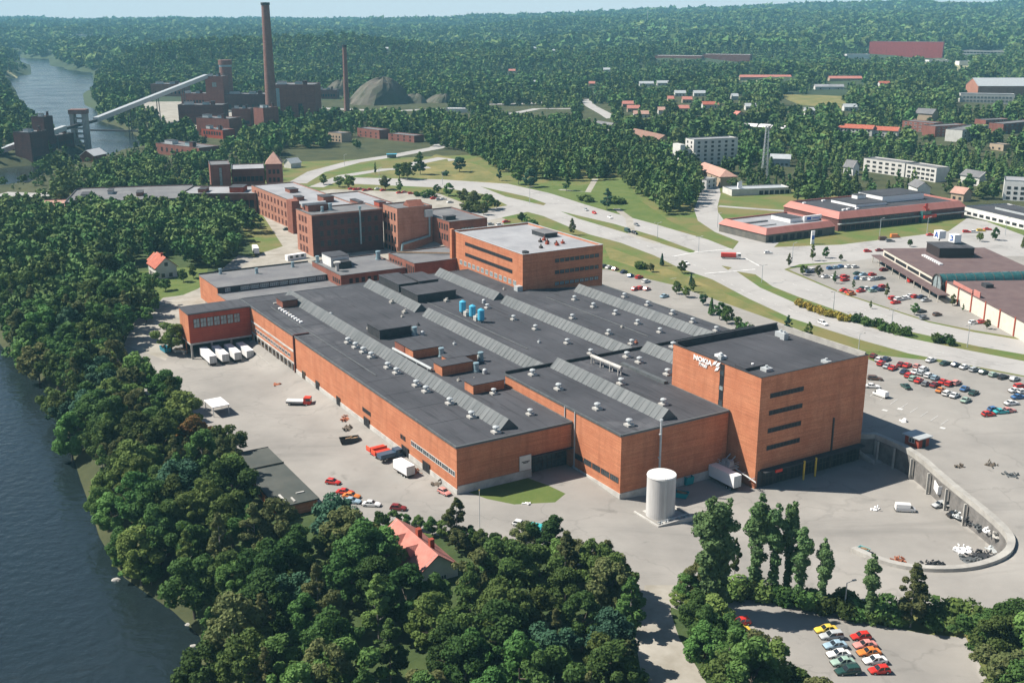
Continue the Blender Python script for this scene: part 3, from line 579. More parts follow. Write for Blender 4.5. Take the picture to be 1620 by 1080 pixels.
for u in (-29.5,-25,-20.5,-16.5): b.box(c(u)-.12,d(59.6),HB,c(u)+.12,d(59.85),HB+2); b.box(c(u)-.12,d(60.6),HB,c(u)+.12,d(60.85),HB+2)
b.build('roof_duct',PLINTH,B)
MB().box(c(-24),d(66),HB,c(-4),d(67.3),HB+.9).build('roof_duct',METAL,B)
# ---------------------------------------------------------------- tower block with sign
T=froot('tower_block',-2.7,67.6,'tall orange brick block with four window strips and white lettering near its top left corner')
TL,TW,TH_=33.9,37.2,27.2
flatbox(T,TL,TW,TH_,BR,ROOF,.9,-6,DARKW,.5)
MB().box(.5,.5,TH_-.9,1.1,TW-.5,TH_+.9).build('back_parapet',DARKW,T); MB().box(1.1,TW-.9,TH_-.9,TL-.5,TW-.5,TH_+.75).build('side_parapet',CONC,T)
MB().box(19.0,-.06,-1,20.6,.2,TH_-.3).build('vertical_window_slot',DARK,T)
for z in (4,8,12,16,20,24): inst(winmesh(1.3,1.1,1,1,FRAMED,GLASSP if z in (4,20) else GLASS),'window',T,(19.8,-.09,z))
wins(T,TL,TW,[('E',3.3,14.5,5,z,1.0,2.1,(2,1),FRAMED,DARK) for z in (21.5,17.0,12.3,7.7)])
b=MB(); b.box(TL-.1,.8,-5,TL+.06,TW-.1,2.5); lb=b.build('loading_bay_front',DARKW,T)
for i in range(7): inst(winmesh(3.6,4.2,3,2,FRAMED,DARK),'loading_door',T,(TL+.08,4+i*5,-2.05),math.pi/2)
MB().box(TL-.05,1.5,2.5,TL+2.2,TW-.5,2.8).build('canopy',DARKW,T)
for y in (14.5,18.6): MB().box(TL+2.0,y,-2.4,TL+2.35,y+.35,3.2).build('yellow_post',YEL,T)
MB().box(TL+2.2,4.6,2.2,TL+2.5,6.8,2.9).build('red_sign_board',RED,T)
MB().box(TL-.02,26,-2,TL+.35,26.4,12).build('downpipe',FRAMED,T)
for x,y,w1,h1,hh in ((12,4,3,1.6,.6),(14.5,3,1.2,1.2,1.0),(27,6,2.2,2.2,.8),(30,24,2.4,1.4,.7),(6,31,2.6,2,1.4),(9,30,1.6,1.6,1.8),(23,5.5,2.6,.8,.5)):
    MB().box(0,0,0,w1,h1,hh).cyl(w1*.5,h1*.5,hh,hh+.6,.35).build('roof_unit',METALL if hh>.65 else CANVAS,T).location=(x,y,TH_-.88)
MB().box(22,2,TH_-.88,26,9,TH_-.1).build('roof_felt_block',ROOF,T)  # raised block in the same felt as the roof
def flattext(s,size,m,parent,loc,rot,name='lettering',ext=.06,shear=0,sx=1):
    cu=bpy.data.curves.new(name,'FONT'); cu.body=s; cu.size=size; cu.extrude=ext; cu.offset=size*.035; cu.shear=shear; cu.resolution_u=3
    tmp=bpy.data.objects.new('t',cu); COL.objects.link(tmp); dg=bpy.context.evaluated_depsgraph_get(); me=bpy.data.meshes.new_from_object(tmp.evaluated_get(dg)); bpy.data.objects.remove(tmp); bpy.data.curves.remove(cu)
    me.materials.clear(); me.materials.append(m); o=bpy.data.objects.new(name,me); link(o,parent); o.location=loc; o.rotation_euler=rot; o.scale=(sx,1,1); return o
SG=mat('sign_white',(.85,.85,.85),.5)
sg=empty('sign_lettering',0,0,0,0); sg.parent=T; sg.location=(8.6,-.15,24.6)
flattext('NOKIA',1.75,SG,sg,(0,0,.75),(math.pi/2,0,0),sx=1.3); flattext('TYRES',1.05,SG,sg,(2.0,0,-.35),(math.pi/2,0,0),shear=.3,sx=1.15)
b=MB()
for ox,oz in ((8.0,1.6),(9.3,1.55),(9.0,.3)):
    for k in range(5):
        x=ox+k*.24; z=oz-.0+k*.09; b.add([(x-.55,-.06,z-.5),(x-.36,-.06,z-.5),(x+.35,-.06,z+.62),(x+.16,-.06,z+.62),(x-.55,.02,z-.5),(x-.36,.02,z-.5),(x+.35,.02,z+.62),(x+.16,.02,z+.62)],[(0,1,2,3),(7,6,5,4),(0,4,5,1),(1,5,6,2),(2,6,7,3),(3,7,4,0)])
b.build('striped_emblem',SG,sg)
# balcony with equipment on the left face
bal=empty('service_balcony',0,0,0); bal.parent=T; bal.location=(19.5,0,1.6)
MB().box(0,-3.4,0,8.6,-.02,.35).build('floor',METALL,bal)
b=MB()
for i in range(10): b.tube((.1+i*.93,-3.3,.35),(.1+i*.93,-3.3,1.5),.05,n=4)
for z in (1.0,1.5): b.tube((.1,-3.3,z),(8.5,-3.3,z),.05,n=4); b.tube((.1,-3.3,z),(.1,-.1,z),.05,n=4); b.tube((8.5,-3.3,z),(8.5,-.1,z),.05,n=4)
b.build('railing',WHITE,bal); b=MB()
for i in range(4): b.box(.8+i*1.9,-2.4,.35,2.0+i*1.9,-1.0,1.5+.3*(i%2)); b.tube((1.4+i*1.9,-1.7,1.5),(1.4+i*1.9,-.1,2.6),.15)
b.build('equipment',METALL,bal); MB().tube((8.6,-1,-.1),(16,-1.2,-.9),.14).tube((9,-1.8,.3),(17,-2,-.6),.1).tube((11,-.1,-.3),(11,-1.2,-.5),.1).tube((14.5,-.1,-.6),(14.5,-2,-.7),.1).build('pipe',METALL,bal)
# ---------------------------------------------------------------- office block (pale roof)
O_=froot('office_block',-181,95,'four storey orange brick office block with pale roof and long dark window bands')
OL,OW,OH=55.5,36.5,26.2
flatbox(O_,OL,OW,OH,BR,ROOFW,.7,-2,METALL,.5)
b=MB()
for z in (22.0,17.6): 
    b.box(10.5,-.06,z-.05,OL-7.5,.1,z+1.25)
b.build('window_band',DARK,O_)
wins(O_,OL,OW,[('S',10.5,OL-7.5,12,z,1.15,2.9,(2,1),FRAMED,GLASS) for z in (22.0,17.6)]+[('S',5,OL-4,13,13.4,1.6,2.0,(2,1),FRAME,GLASSP),('E',14.2,34.8,9,21.6,1.25,1.7,(2,1),FRAMED,GLASS),('E',14.2,34.8,9,17.1,1.25,1.7,(2,1),FRAMED,GLASS),('E',14.2,34.8,9,12.7,1.2,1.7,(2,1),FRAMED,GLASSP)])
rbox(O_,20,26,30,32,OH-.7,1.7,DARKW,'plant_room',ROOFG)
for x,y in ((36,20),(38,22),(41,20),(43,23),(45,22),(43,26),(34,23),(46,14)): MB().box(-.6,-.6,0,.6,.6,.8).cyl(0,0,.8,1.6,.25).build('roof_unit',BRR if (x+y)%2 else FRAMED,O_).location=(x,y,OH-.68)
MB().box(OL-4,2.2,OH-.7,OL-1.6,3.8,OH+.6).build('roof_hatch',DARKW,O_)
MB().box(-.4,-1.4,-2,1.4,-.02,OH+.9).build('corner_pier',BR,O_)
MB().box(OL-2.4,-2.4,HA+.1,OL+.2,-.1,HA+2.0).build('porch',METALL,O_)
# ---------------------------------------------------------------- loading wing
Wg=froot('loading_wing',-168,-22.2,'red brick loading wing raised on columns over a row of white trailers')
b=MB(); b.prism([(0,0),(12,0),(12,21.9),(0,21.9)],1.7,12.1,False); b.build('wall',BRR,Wg); MB().box(-.05,-.06,1.71,12-.3,.02,12.05).build('painted_sun_side',BR,Wg)  # side sheet in lighter orange brick: sunlight put into the wall colour
MB().box(-.2,-.2,12.0,12.2,21.9,12.3).build('roof',ROOF,Wg); MB().box(-.25,-.25,12.0,12.25,-.2,12.45).box(12.2,-.25,12.0,12.27,21.9,12.45).build('roof_edge',METAL,Wg)
MB().box(-.1,-.12,1.1,12.12,21.9,1.7).build('concrete_band',PLINTH,Wg)
b=MB(); b.box(-.1,21.0,-6,12,21.88,1.1); b.box(0,.2,-6,.5,21,1.1); b.build('back_wall',DARKW,Wg)
for y in (.1,7.2,14.2): MB().box(11.3,y,-6,11.9,y+.6,1.1).build('column',CONC,Wg)
for q in (.5,5): MB().box(q,-.05,-6,q+.5,.3,1.1).build('column',BR,Wg)
wins(Wg,12,22,[('E',1.5,18.2,7,7.2,3.0,1.9,(2,2),FRAMED,GLASSP)])
# ---------------------------------------------------------------- low wing with clerestory
Lw=froot('workshop_building',-226,1,'low brick workshop with grey roof and a row of white clerestory windows')
b=MB(); b.add([(0,0,-4),(55,0,-4),(55,0,7.2),(25.5,0,7.2),(25.2,0,9.4),(0,0,9.4)],[(0,1,2,3,4,5)]); b.add([(0,47,-4),(0,0,-4),(0,0,9.4),(0,47,9.4)],[(0,1,2,3)]); b.add([(0,47,-4),(55,47,-4),(55,47,7.2),(25.5,47,7.2),(25.2,47,9.4),(0,47,9.4)],[(5,4,3,2,1,0)])
b.add([(25.4,0,7),(25.4,47,7),(25.4,47,9.4),(25.4,0,9.4)],[(0,1,2,3)]); b.build('wall',BR,Lw)
MB().box(-.2,-.2,9.4,25.9,47,9.7).build('roof',ROOFG,Lw); MB().box(25.6,-.2,6.9,57,47,7.2).build('lower_roof',ROOFG,Lw)
MB().box(-.3,-.15,9.7,.0,47,10.3).build('parapet',DARKW,Lw); MB().box(25.42,.2,7.25,25.5,46.6,9.3).build('clerestory_wall',DARKW,Lw)
wins(Lw,25.55,47,[('E',9,45,9,7.6,1.3,3.3,(4,1),FRAME,GLASSP),('E',2.5,5.5,1,7.6,1.3,1.8,(2,1),FRAME,GLASSP)])
for x,y in ((10,21),(6,38),(3,8)): inst(VSTACK,'vent_stack',Lw,(x,y,9.7),0,.8)
# ---------------------------------------------------------------- two connecting buildings
C1=froot('connecting_building',-217,46.5,'single storey brick wing with small windows below a white plant box')
flatbox(C1,31.5,28.5,12,BRO,ROOFG,.3,-2)
wins(C1,31.5,28.5,[('E',3,27,9,8.4,1.8,1.3,(1,2),FRAMED,DARK),('S',22.5,31,4,8.4,1.6,1.0,(1,2),FRAMED,DARK)])
pb=rbox(C1,4,3,14,11,11.7,4.2,WHITE,'plant_room'); MB().box(14.2,4,11.7,19,10,14.5).build('plant_machinery',DARKW,C1)
MB().cyl(22,2.5,11.7,15,.7).cyl(22,2.5,15,15.6,1.5,1.5).build('vent_stack',PLINTH,C1); inst(VSTACK,'vent_stack',C1,(10,26,11.7),0,1.3); inst(VSTACK,'vent_stack',C1,(2.5,1.5,11.7),0,1.0)
C2=froot('connecting_building',-203,75.5,'taller brick wing with grey roof joining the mills to the office block')
flatbox(C2,25,27,15,BRO,ROOFG,.3,-2)
wins(C2,25,27,[('S',17,25,4,10.5,3.0,.9,(1,2),FRAMED,DARK),('S',1,14,5,11.5,1.6,.9,(1,1),FRAMED,DARK)])
MB().tube((2,3,15.3),(20,25,15.6),.35,n=6).build('roof_pipe',WOOD,C2)
# ---------------------------------------------------------------- old mills
def mill(name,u,v,L,W,H,label,sp,wm=BRO,rm=ROOFG,z0=-2,bx=()):
    r=froot(name,u,v,label); flatbox(r,L,W,H,wm,rm,.5,z0,METAL,.4); wins(r,L,W,sp)
    for q in bx: rbox(r,*q)
    return r
MP=brickmat('brick_pinkish',(.42,.2,.14),(.33,.15,.1))
M1=mill('old_mill',-299,70,21,37,20.2,'dark sooty brick mill with four rows of tall windows on its pale end wall',[('S',2.6,15,3,z,2.7,2.1,(2,3),FRAMED,mat('red_glass',(.16,.05,.04),.5)) for z in (15.4,10.5,5.6,.8)]+[('E',3,35,9,z,2.4,1.5,(2,3),FRAMED,DARK) for z in (14.6,9.6,4.8)],MP)
MB().box(20.9,.2,-2,21.12,36.8,19.6).build('sooty_front',BRS,M1)
for ch in M1.children:
    if ch.name.startswith('window') and abs(ch.rotation_euler.z-math.pi/2)<.01: ch.location.x+=.16
b=MB(); b.cyl(22,24.5,4,21.5,.45,n=8); b.cyl(22,24.5,21.5,22.6,.8,n=8); b.build('duct',DUCT,M1)
rbox(M1,1,3,9,14,19.7,3,BRO,'plant_room'); MB().tube((3,2,22.4),(4,14,22.6),1.1,n=10).build('roof_duct',METALL,M1); inst(VSTACK,'vent_stack',M1,(10,14,19.8),0,1.2); inst(VSTACK,'vent_stack',M1,(12,9,19.8),0,.9)
M2=mill('old_mill',-282,109,16.5,19,21.8,'square brick mill tower block with blue grey duct on its front',[('S',1.6,15.2,4,z,3.3,1.5,(2,3),FRAMED,DARK) for z in (15.6,9.8,4.0,-1.2)],MP,bx=((3,12,8,17,21.3,1.6,BRO),))
gb=MB().add([(6,8,21.4),(14,8,21.4),(14,16,21.4),(6,16,21.4),(10,8,24.2),(10,16,24.2)],[(0,1,4),(1,2,5,4),(2,3,5),(3,0,4,5)]); gb.build('roof_gable',BRO,M2)
b=MB(); b.cyl(17.4,17,7,19,.55,n=8); b.tube((17.4,17,7),(17.6,2,4.4),.6,n=8); b.tube((17.6,2,4.4),(17.6,1.2,0),.6,n=8); b.build('duct',DUCT,M2); MB().box(16.6,14.5,16.5,18.2,18.5,20).build('duct_box',METALL,M2)
M3=mill('old_mill',-286,128.5,37.5,21,16.2,'long low brick mill with dark grey roof behind the office block',[('S',26,36.5,4,z,2.8,1.2,(2,2),FRAMED,DARK) for z in (11.6,6.6)]+[('E',6.5,13.5,4,9.6,3,1.3,(2,3),FRAMED,GLASSP)],BRO,ROOFG,bx=((28,1.5,31,7,15.7,1.8,DARKW),))
M4=mill('old_mill',-418,86,95,26,15.5,'long pale brick mill range with flat white roof and stair tower',[('S',4,66,11,z,2.6,2.0,(2,2),FRAMED,mat('red_glass',(.16,.05,.04),.5)) for z in (10.6,5.6,.8)],MP,ROOFW,bx=((30,10,38,15,15,2,BRO),(70,14,79,20,15,3,BRO),(60,4,66,8,15,2,BRO)))
MB().box(72,-4.2,-2,80,-.02,17.5).build('stair_tower',BRO,M4)
M5=mill('mill_annex',-398,113,66,32,10,'low white roofed mill annex beside the employee cars',[('S',4,60,12,5,2,1.6,(2,1),FRAMED,DARK)],BRO,ROOFW,bx=((40,10,52,13,9.5,3,BRO),(55,18,62,22,9.5,3.4,BRR),(10,6,15,9,9.5,1.5,METALL)))
# old mills further left, behind the trees
def pbld(name,pA,pB,depth,H,label,cat='building',wm=WALLW,rm=ROOFG,kind='flat',rh=3.,sp=(),group=None,z0=-5,hip=0,par=.5,boxes=(),far=False,tilt=0):
    """building whose camera-side eave runs from pixel pA to pixel pB (left to right)"""
    ax,ay,az=GT(*pA,H); bx_,by,bz=GT(*pB,H)
    if math.hypot(ax,ay)>1150 or far:   # far away a pixel of height is tens of metres: keep the front square to the valley
        d=ray(*pB); tt_=math.tan(R_(tilt)); k_=(ay-tt_*ax)/(d[1]-tt_*d[0]); bx_,by,bz=d[0]*k_,d[1]*k_,az
    z=min(az,bz)
    L=math.hypot(bx_-ax,by-ay); an=math.atan2(by-ay,bx_-ax); r=empty(name,ax,ay,z,an,label,cat,group)
    if kind=='flat': flatbox(r,L,depth,H,wm,rm,par,z0)
    elif kind=='gable': gable(r,L,depth,H,rh,wm,rm,hip=hip,z0=z0)
    FOOT.append((ax,ay,an,L,depth))
    wins(r,L,depth,[(f,a0*(L if f in 'SN' else depth),a1*(L if f in 'SN' else depth),*rest) for f,a0,a1,*rest in sp])
    for q in boxes: rbox(r,q[0]*L,q[1]*depth,q[2]*L,q[3]*depth,H-par,q[4],*(q[5:] or (wm,)))
    r['L']=L; del r['L']; return r,L
FOOT=[]
for u,v,L,W_ in ((-226,1,58,47),(-217,46,34,30),(-203,75,26,28),(-299,70,22,38),(-282,109,17,20),(-286,128,38,22),(-418,86,95,60)): x,y=uvw(u,v); FOOT.append((x,y,FANG,L,W_))
# ================================================================== shed, houses, tank near the works
def rot(o,dx,dy,an): return o[0]+dx*math.cos(an)-dy*math.sin(an), o[1]+dx*math.sin(an)+dy*math.cos(an)
S=froot('storage_shed',-46,-41.5,'low brick storage shed with flat green grey roof beside the river trees',z=-2)
MB().prism([(0,0),(36,0),(36,9.5),(0,9.5)],1.6,4.6,False).build('wall',BR,S); MB().prism([(-.05,-.05),(36.05,-.05),(36.05,9.55),(-.05,9.55)],-3,1.6,False).build('plinth',PLINTH,S)
MB().box(-.4,-.4,4.5,11.6,9.9,4.8).box(11.6,-.4,4.55,11.9,9.9,5.1).box(11.9,-.4,4.35,36.4,9.9,4.65).build('roof',ROOFD,S)
MB().box(-.5,-.5,4.6,36.5,-.4,4.95).box(-.5,-.4,4.6,-.4,10,4.95).build('roof_edge',DARKW,S)
wins(S,36,9.5,[('N',2,34,8,1.4,1.6,2.4,(2,1),FRAMED,DARK),('S',3,34,7,2.2,1.0,1.6,(2,1),FRAMED,DARK)])
MB().box(30,2,4.66,34,2.5,4.9).box(33,4,4.66,35.4,4.4,4.9).box(31,6,4.66,31.4,8,4.9).build('roof_boards',PLINTH,S)
Hh=froot('red_roof_house',17,-28.5,'house with salmon tiled roof and dormers among the trees below the works',z=-.5)
Hh.location.z-=.8; gable(Hh,19,9.5,4.0,3.6,WALLW,TILEP)
for x in (6,12):
    dm=MB(); dm.add([(x-1.6,1.2,5.3),(x+1.6,1.2,5.3),(x+1.6,4.7,5.6),(x-1.6,4.7,5.6),(x,1.0,7.0),(x,4.4,7.0)],[(0,1,4),(1,2,5,4),(3,0,4,5)]); dm.build('dormer',TILEP,Hh)
MB().box(8.6,4.9,6,9.8,5.9,9).build('chimney',BRR,Hh); MB().box(14.0,5.2,6,15,6.2,8.8).build('chimney',BRR,Hh); wins(Hh,19,9.5,[('S',1,18,5,1,1.4,1.2,(2,1)),('E',2,7.5,2,1,1.4,1.1,(2,1))])
x,y,z=GT(236,434); Wh=empty('white_house',x,y,z-.3,R_(-58),'white house with red tiled gable roofs among trees left of the workshop','house')
Wh.scale=(1.12,1.12,1.12); gable(Wh,12,8,5.5,3.6,WALLW,TILE)
MB().prism([(-6,1.5),(0-.02,1.5),(-.02,7),(-6,7)],-3,5,False).build('wall',WALLW,Wh); MB().add([(-6.6,1,4.9),(-.1,1,4.9),(-.1,7.5,4.9),(-6.6,7.5,4.9),(-6.6,4.25,7.8),(-.1,4.25,7.8)],[(0,1,5,4),(2,3,4,5),(3,0,4),(0,3,2,1)]).build('roof',TILE,Wh)
wins(Wh,12,8,[('S',1,11,4,1,1.4,1.1,(2,1),FRAMED),('S',1.5,10,3,3.8,1.2,1,(2,1),FRAMED),('E',1,7,2,1.2,1.3,1.1,(2,1),FRAMED),('E',2.5,5.5,1,5.6,1.2,1.1,(2,1),FRAMED)]); MB().box(7,3.4,7,7.9,4.3,10).build('chimney',BRR,Wh)
# white storage tank
x,y=uvw(32.4,36.9); tk=empty('storage_tank',x,y,-1.3,FANG,'large white upright cylindrical storage tank on a white kerbed base by the brick corner','tank')
tk.scale=(.87,.87,.95); MB().cyl(0,0,.2,10.8,3.9,n=40).build('tank_body',TANKM,tk); b=MB(); b.cyl(0,0,10.8,11.15,4.02,3.9,n=40); b.cyl(0,0,11.15,11.45,3.4,.3,n=40); b.build('tank_roof',WHITE,tk)
b=MB()
for s in (-.25,.25): b.tube((3.95,s-1.6,0),(3.95,s-1.6,11.9),.05,n=4)
for i in range(28): b.tube((3.95,-1.85,.4+i*.4),(3.95,-1.35,.4+i*.4),.03,n=4)
b.build('ladder',METALL,tk); MB().box(5.8,-5.6,-.6,6.3,6.5,.7).box(-4.5,-5.6,-.6,5.8,-5.1,.7).box(-4.5,6,-.6,5.8,6.5,.7).box(-4.5,-5.1,-.6,5.8,6,.15).build('kerbed_base',PLINTH,tk)
b=MB()
for i in range(5): b.tube((4.6,-4+i*2.0,.3),(4.6,-3+i*2.0,.9),.12); b.box(4.2,-3.6+i*2,.15,5.2,-3.1+i*2,.7)
b.tube((4.6,-4.5,.8),(4.6,5.5,.8),.13); b.build('pipework',METALL,tk)
x,y=uvw(22.1,44.5); MBp=MB(); MBp.tube((0,0,-1),(0,0,17.5),.28,n=8); MBp.cyl(0,0,17.5,18,.4,n=8)
fl=empty('flue_pipe',x,y,0,0,'thin grey flue pipe rising against the brick wall behind the tank','pipe'); MBp.build('pipe',METALL,fl); MB().box(-.5,-.5,8,.1,.1,8.3).box(-.5,-.5,14,.1,.1,14.3).build('bracket',METALL,fl)
# ================================================================== shopping mall with salmon mansard
def mansard(root,L,W,z0,z1,inset,m):
    b=MB(); i=inset; o=.5
    b.add([(-o,-o,z0),(L+o,-o,z0),(L+o,W+o,z0),(-o,W+o,z0),(i,i,z1),(L-i,i,z1),(L-i,W-i,z1),(i,W-i,z1),(i+.4,i+.4,z1),(L-i-.4,i+.4,z1),(L-i-.4,W-i-.4,z1),(i+.4,W-i-.4,z1),(i+.4,i+.4,z1-.9),(L-i-.4,i+.4,z1-.9),(L-i-.4,W-i-.4,z1-.9),(i+.4,W-i-.4,z1-.9)],
     [(0,1,5,4),(1,2,6,5),(2,3,7,6),(3,0,4,7),(0,3,2,1)]+[(4+k,4+(k+1)%4,8+(k+1)%4,8+k) for k in range(4)]+[(8+k,8+(k+1)%4,12+(k+1)%4,12+k) for k in range(4)]); return b.build('mansard_roof',m,root)
def p3(pa,pb,pc,H):
    a=GT(*pa,H);b=GT(*pb,H);c=GT(*pc,H); L=math.hypot(b[0]-a[0],b[1]-a[1]); an=math.atan2(b[1]-a[1],b[0]-a[0]); W=abs(-(c[0]-a[0])*math.sin(an)+(c[1]-a[1])*math.cos(an)); return a,an,L,W,min(a[2],b[2])
SALM=mat('salmon_cladding',(.48,.2,.17),.75,(.42,.17,.14),.3,stretch=(2,.2,.2))
a_,an,L,W,z=p3((1327,346),(1527,325),(1257,324),6.6); W=min(W,62)
m1=empty('shopping_mall',a_[0],a_[1],z,an,'long shopping mall with salmon mansard roof, brown walls and grey roof boxes','building'); FOOT.append((a_[0],a_[1],an,L,W))
MB().prism([(0,0),(L,0),(L,W),(0,W)],-3,6.6,False).build('wall',mat('dark_brown_cladding',(.11,.045,.04),.8,(.16,.07,.06),.3),m1)
mansard(m1,L,W,6.4,9.6,2.2,SALM); MB().box(2.2,2.2,8.3,L-2.2,W-2.2,8.72).build('roof',ROOF,m1)
MB().box(-.6,-1.6,3.6,L*.62,.0,4.1).box(L*.7,-1.6,3.6,L+.4,.0,4.1).build('canopy',PLINTH,m1)
rbox(m1,L*.26,W*.3,L*.5,W*.75,8.7,1.6,CANVAS); rbox(m1,L*.52,W*.42,L*.86,W*.85,8.7,3.6,CANVAS,'plant_room'); rbox(m1,L*.4,W*.6,L*.47,W*.7,10.3,2.2,CANVAS,'plant_room')
for q in ((.1,.2),(.14,.22),(.2,.2),(.05,.8),(.22,.85)): MB().box(-1,-.6,0,1,.6,.8).build('roof_unit',CANVAS,m1).location=(L*q[0]+2,W*q[1],8.7)
wins(m1,L,W,[('S',2,L*.6,16,.3,2.3,2.6,(2,1),FRAMED,DARK),('S',L*.72,L-2,8,.3,2.3,2.6,(2,1),FRAMED,DARK),('S',2,L*.58,18,4.5,1.3,2.2,(2,1),FRAMED,GLASS)])
MB().box(L*.625,-2.5,0,L*.695,0,6.5).build('glazed_entrance',GLASSG,m1); MB().box(L*.63,-3.4,2.8,L*.73,-2.6,4.4).build('red_sign_board',RED,m1)
b=MB(); b.box(L*.655,-1.3,7.6,L*.675,-1.0,10.4).box(L*.64,-1.3,8.3,L*.665,-1.0,9.0).box(L*.66,-1.3,6.5,L*.69,-1.0,7.5); b.build('red_emblem',RED,m1)
a_,an,L,W,z=p3((1212,371),(1321,357),(1158,351),4.2); W=min(W,48)
m2=empty('mall_wing',a_[0],a_[1],z,an,'low mall wing with salmon mansard edge around a pale roof beside the curved road','building'); FOOT.append((a_[0],a_[1],an,L,W))
MB().prism([(0,0),(L,0),(L,W),(0,W)],-3,4.2,False).build('wall',mat('grey_brown_wall',(.1,.1,.09),.8,(.15,.14,.12),.3),m2); mansard(m2,L,W,4.0,6.8,2.0,SALM); MB().box(2.2,2.2,5.6,L-2.2,W-2.2,5.93).build('roof',ROOFW,m2)
wins(m2,L,W,[('S',1,L-8,8,.3,2.5,2.8,(2,1),FRAMED,DARK)]); rbox(m2,L*.55,W*.3,L*.72,W*.7,5.9,2.2,CANVAS,'plant_room'); MB().box(L*.72,W*.25,5.95,L*.98,W*.28,8.8).build('advertising_board',CANVAS,m2); MB().box(L*.76,W*.25-.1,6.8,L*.82,W*.25-.02,8.2).build('blue_emblem',LBLUE,m2); MB().box(L*.84,W*.25-.1,7.2,L*.95,W*.25-.02,7.7).build('blue_lettering_line',LBLUE,m2)
MB().box(L*.05,W*.55,5.95,L*.4,W*.6,6.6).box(L*.1,W*.3,5.95,L*.35,W*.32,6.3).build('roof_unit',ROOFG,m2)
# ---- brown roofed market hall with arched atrium
a_,an,L,W,z=p3((1478,439),(1600,424),(1398,393),6.5)
# front facade runs pC->pA, so use its own frame: x along facade towards the viewer's right
A0=GT(1398,394,6.5);A1=GT(1478,439,6.5);A2=GT(1498,446,6.5);A3=GT(1625,515,6.0)
an=math.atan2(A1[1]-A0[1],A1[0]-A0[0]); L=math.hypot(A1[0]-A0[0],A1[1]-A0[1]); W=46
BROWNR=ROOFB; CREAM=mat('cream_panels',(.62,.58,.5),.7,(.55,.51,.44),.5)
k=empty('market_hall',A0[0],A0[1],A0[2],an,'market hall with brown roof, cream upper band and a long pavement canopy','building'); FOOT.append((A0[0],A0[1],an,L,W))
MB().prism([(0,0),(L,0),(L,W),(0,W)],3.0,6.5,False).build('upper_wall',CREAM,k); MB().prism([(.05,.05),(L-.05,.05),(L-.05,W-.05),(.05,W-.05)],-3,3.0,False).build('wall',mat('brown_brick',(.12,.06,.05),.9,(.17,.09,.07),.4),k)
MB().box(-.3,-.3,6.5,L+.3,W+.3,6.75).build('roof',BROWNR,k); wins(k,L,W,[('S',.8,L-.8,4,4.0,1.2,L/4-2,(4,1),FRAMED,DARK),('S',1,L-1,9,.1,2.4,2.2,(2,1),FRAMED,GLASSG)])
MB().box(-3,-4.2,2.9,L+16,-.02,3.3).build('pavement_canopy',BROWNR,k); b=MB(); 
for i in range(10): b.box(-2+i*L/7,-4,-.5,-1.7+i*L/7,-3.7,2.9)
b.build('canopy_posts',CREAM,k)
def loc_in(q,zz_,A0_,an_):
    x_,y_=GZ(*q,zz_); dx,dy=x_-A0_[0],y_-A0_[1]; return dx*math.cos(an_)+dy*math.sin(an_), -dx*math.sin(an_)+dy*math.cos(an_)
q0=loc_in((1487,393),A0[2]+11,A0,an); q1=loc_in((1460,383),A0[2]+11,A0,an); q2=loc_in((1532,388),A0[2]+11,A0,an)
pr=rbox(k,q1[0],q0[1],q0[0],q2[1],6.75,4.2,mat('dark_band',(.035,.025,.025),.7),'plant_room')
b=MB()
for i in range(9): b.box(L*.28+i*2.2,11,6.75,L*.28+i*2.2+1.4,12.6,7.3)
b.build('rooflights',CANVAS,k)
x,y=rot(A1,.8,0,an); g2=empty('glass_atrium',A1[0]+math.cos(an)*.4,A1[1]+math.sin(an)*.4,A1[2],an+R_(6),'barrel vaulted green glass atrium with arched front between the market halls','building')
Wd=math.hypot(A2[0]-A1[0],A2[1]-A1[1])-1; b=MB(); ring=[(Wd/2-Wd/2*math.cos(t_),5.2+3.6*math.sin(t_)) for t_ in np.linspace(0,math.pi,13)]
v=[(x_,-.6,z_) for x_,z_ in ring]+[(x_,62,z_) for x_,z_ in ring]; b.add(v,[(i+1,i,13+i,14+i) for i in range(12)]); b.build('glass_vault',GLASSG,g2)
b=MB(); b.add([(x_,-.58,z_) for x_,z_ in ring]+[(Wd,-.58,-2),(0,-.58,-2)],[tuple(range(14,-1,-1))]); b.build('arched_glazing',GLASSP,g2)
b=MB(); 
for (x0,z0_),(x1,z1_) in zip(ring[:-1],ring[1:]): b.tube((x0,-.75,z0_),(x1,-.75,z1_),.35,n=5)
for j in range(16): 
    for (x0,z0_),(x1,z1_) in zip(ring[:-1],ring[1:]): b.tube((x0,2+j*4,z0_+.03),(x1,2+j*4,z1_+.03),.12,n=3)
b.tube((Wd/2,-.75,0),(Wd/2,-.75,8.8),.12,n=4); b.tube((0,-.75,0),(0,-.75,5),.3); b.tube((Wd,-.75,0),(Wd,-.75,5),.3); b.build('ribs',FRAMED,g2); MB().box(-.1,0,-3,Wd+.1,62,5.2).build('wall',mat('dark_band',(0,0,0)),g2)
an2=math.atan2(A3[1]-A2[1],A3[0]-A2[0]); L2=math.hypot(A3[0]-A2[0],A3[1]-A2[1])+14; W2=60
k2=empty('market_hall',A2[0],A2[1],A2[2],an2,'market hall with white wall panels between red brown pillars and a wide brown roof','building'); FOOT.append((A2[0],A2[1],an2,L2,W2))
MB().prism([(0,0),(L2,0),(L2,W2),(0,W2)],-3,6.4,False).build('wall',CREAM,k2); MB().box(-.2,-.2,6.4,L2,W2,6.7).build('roof',BROWNR,k2)
n=7
for i in range(n+1): MB().box(L2*i/n-.35,-.25,-1,L2*i/n+.35,.0,6.9).build('pillar',BRR,k2)
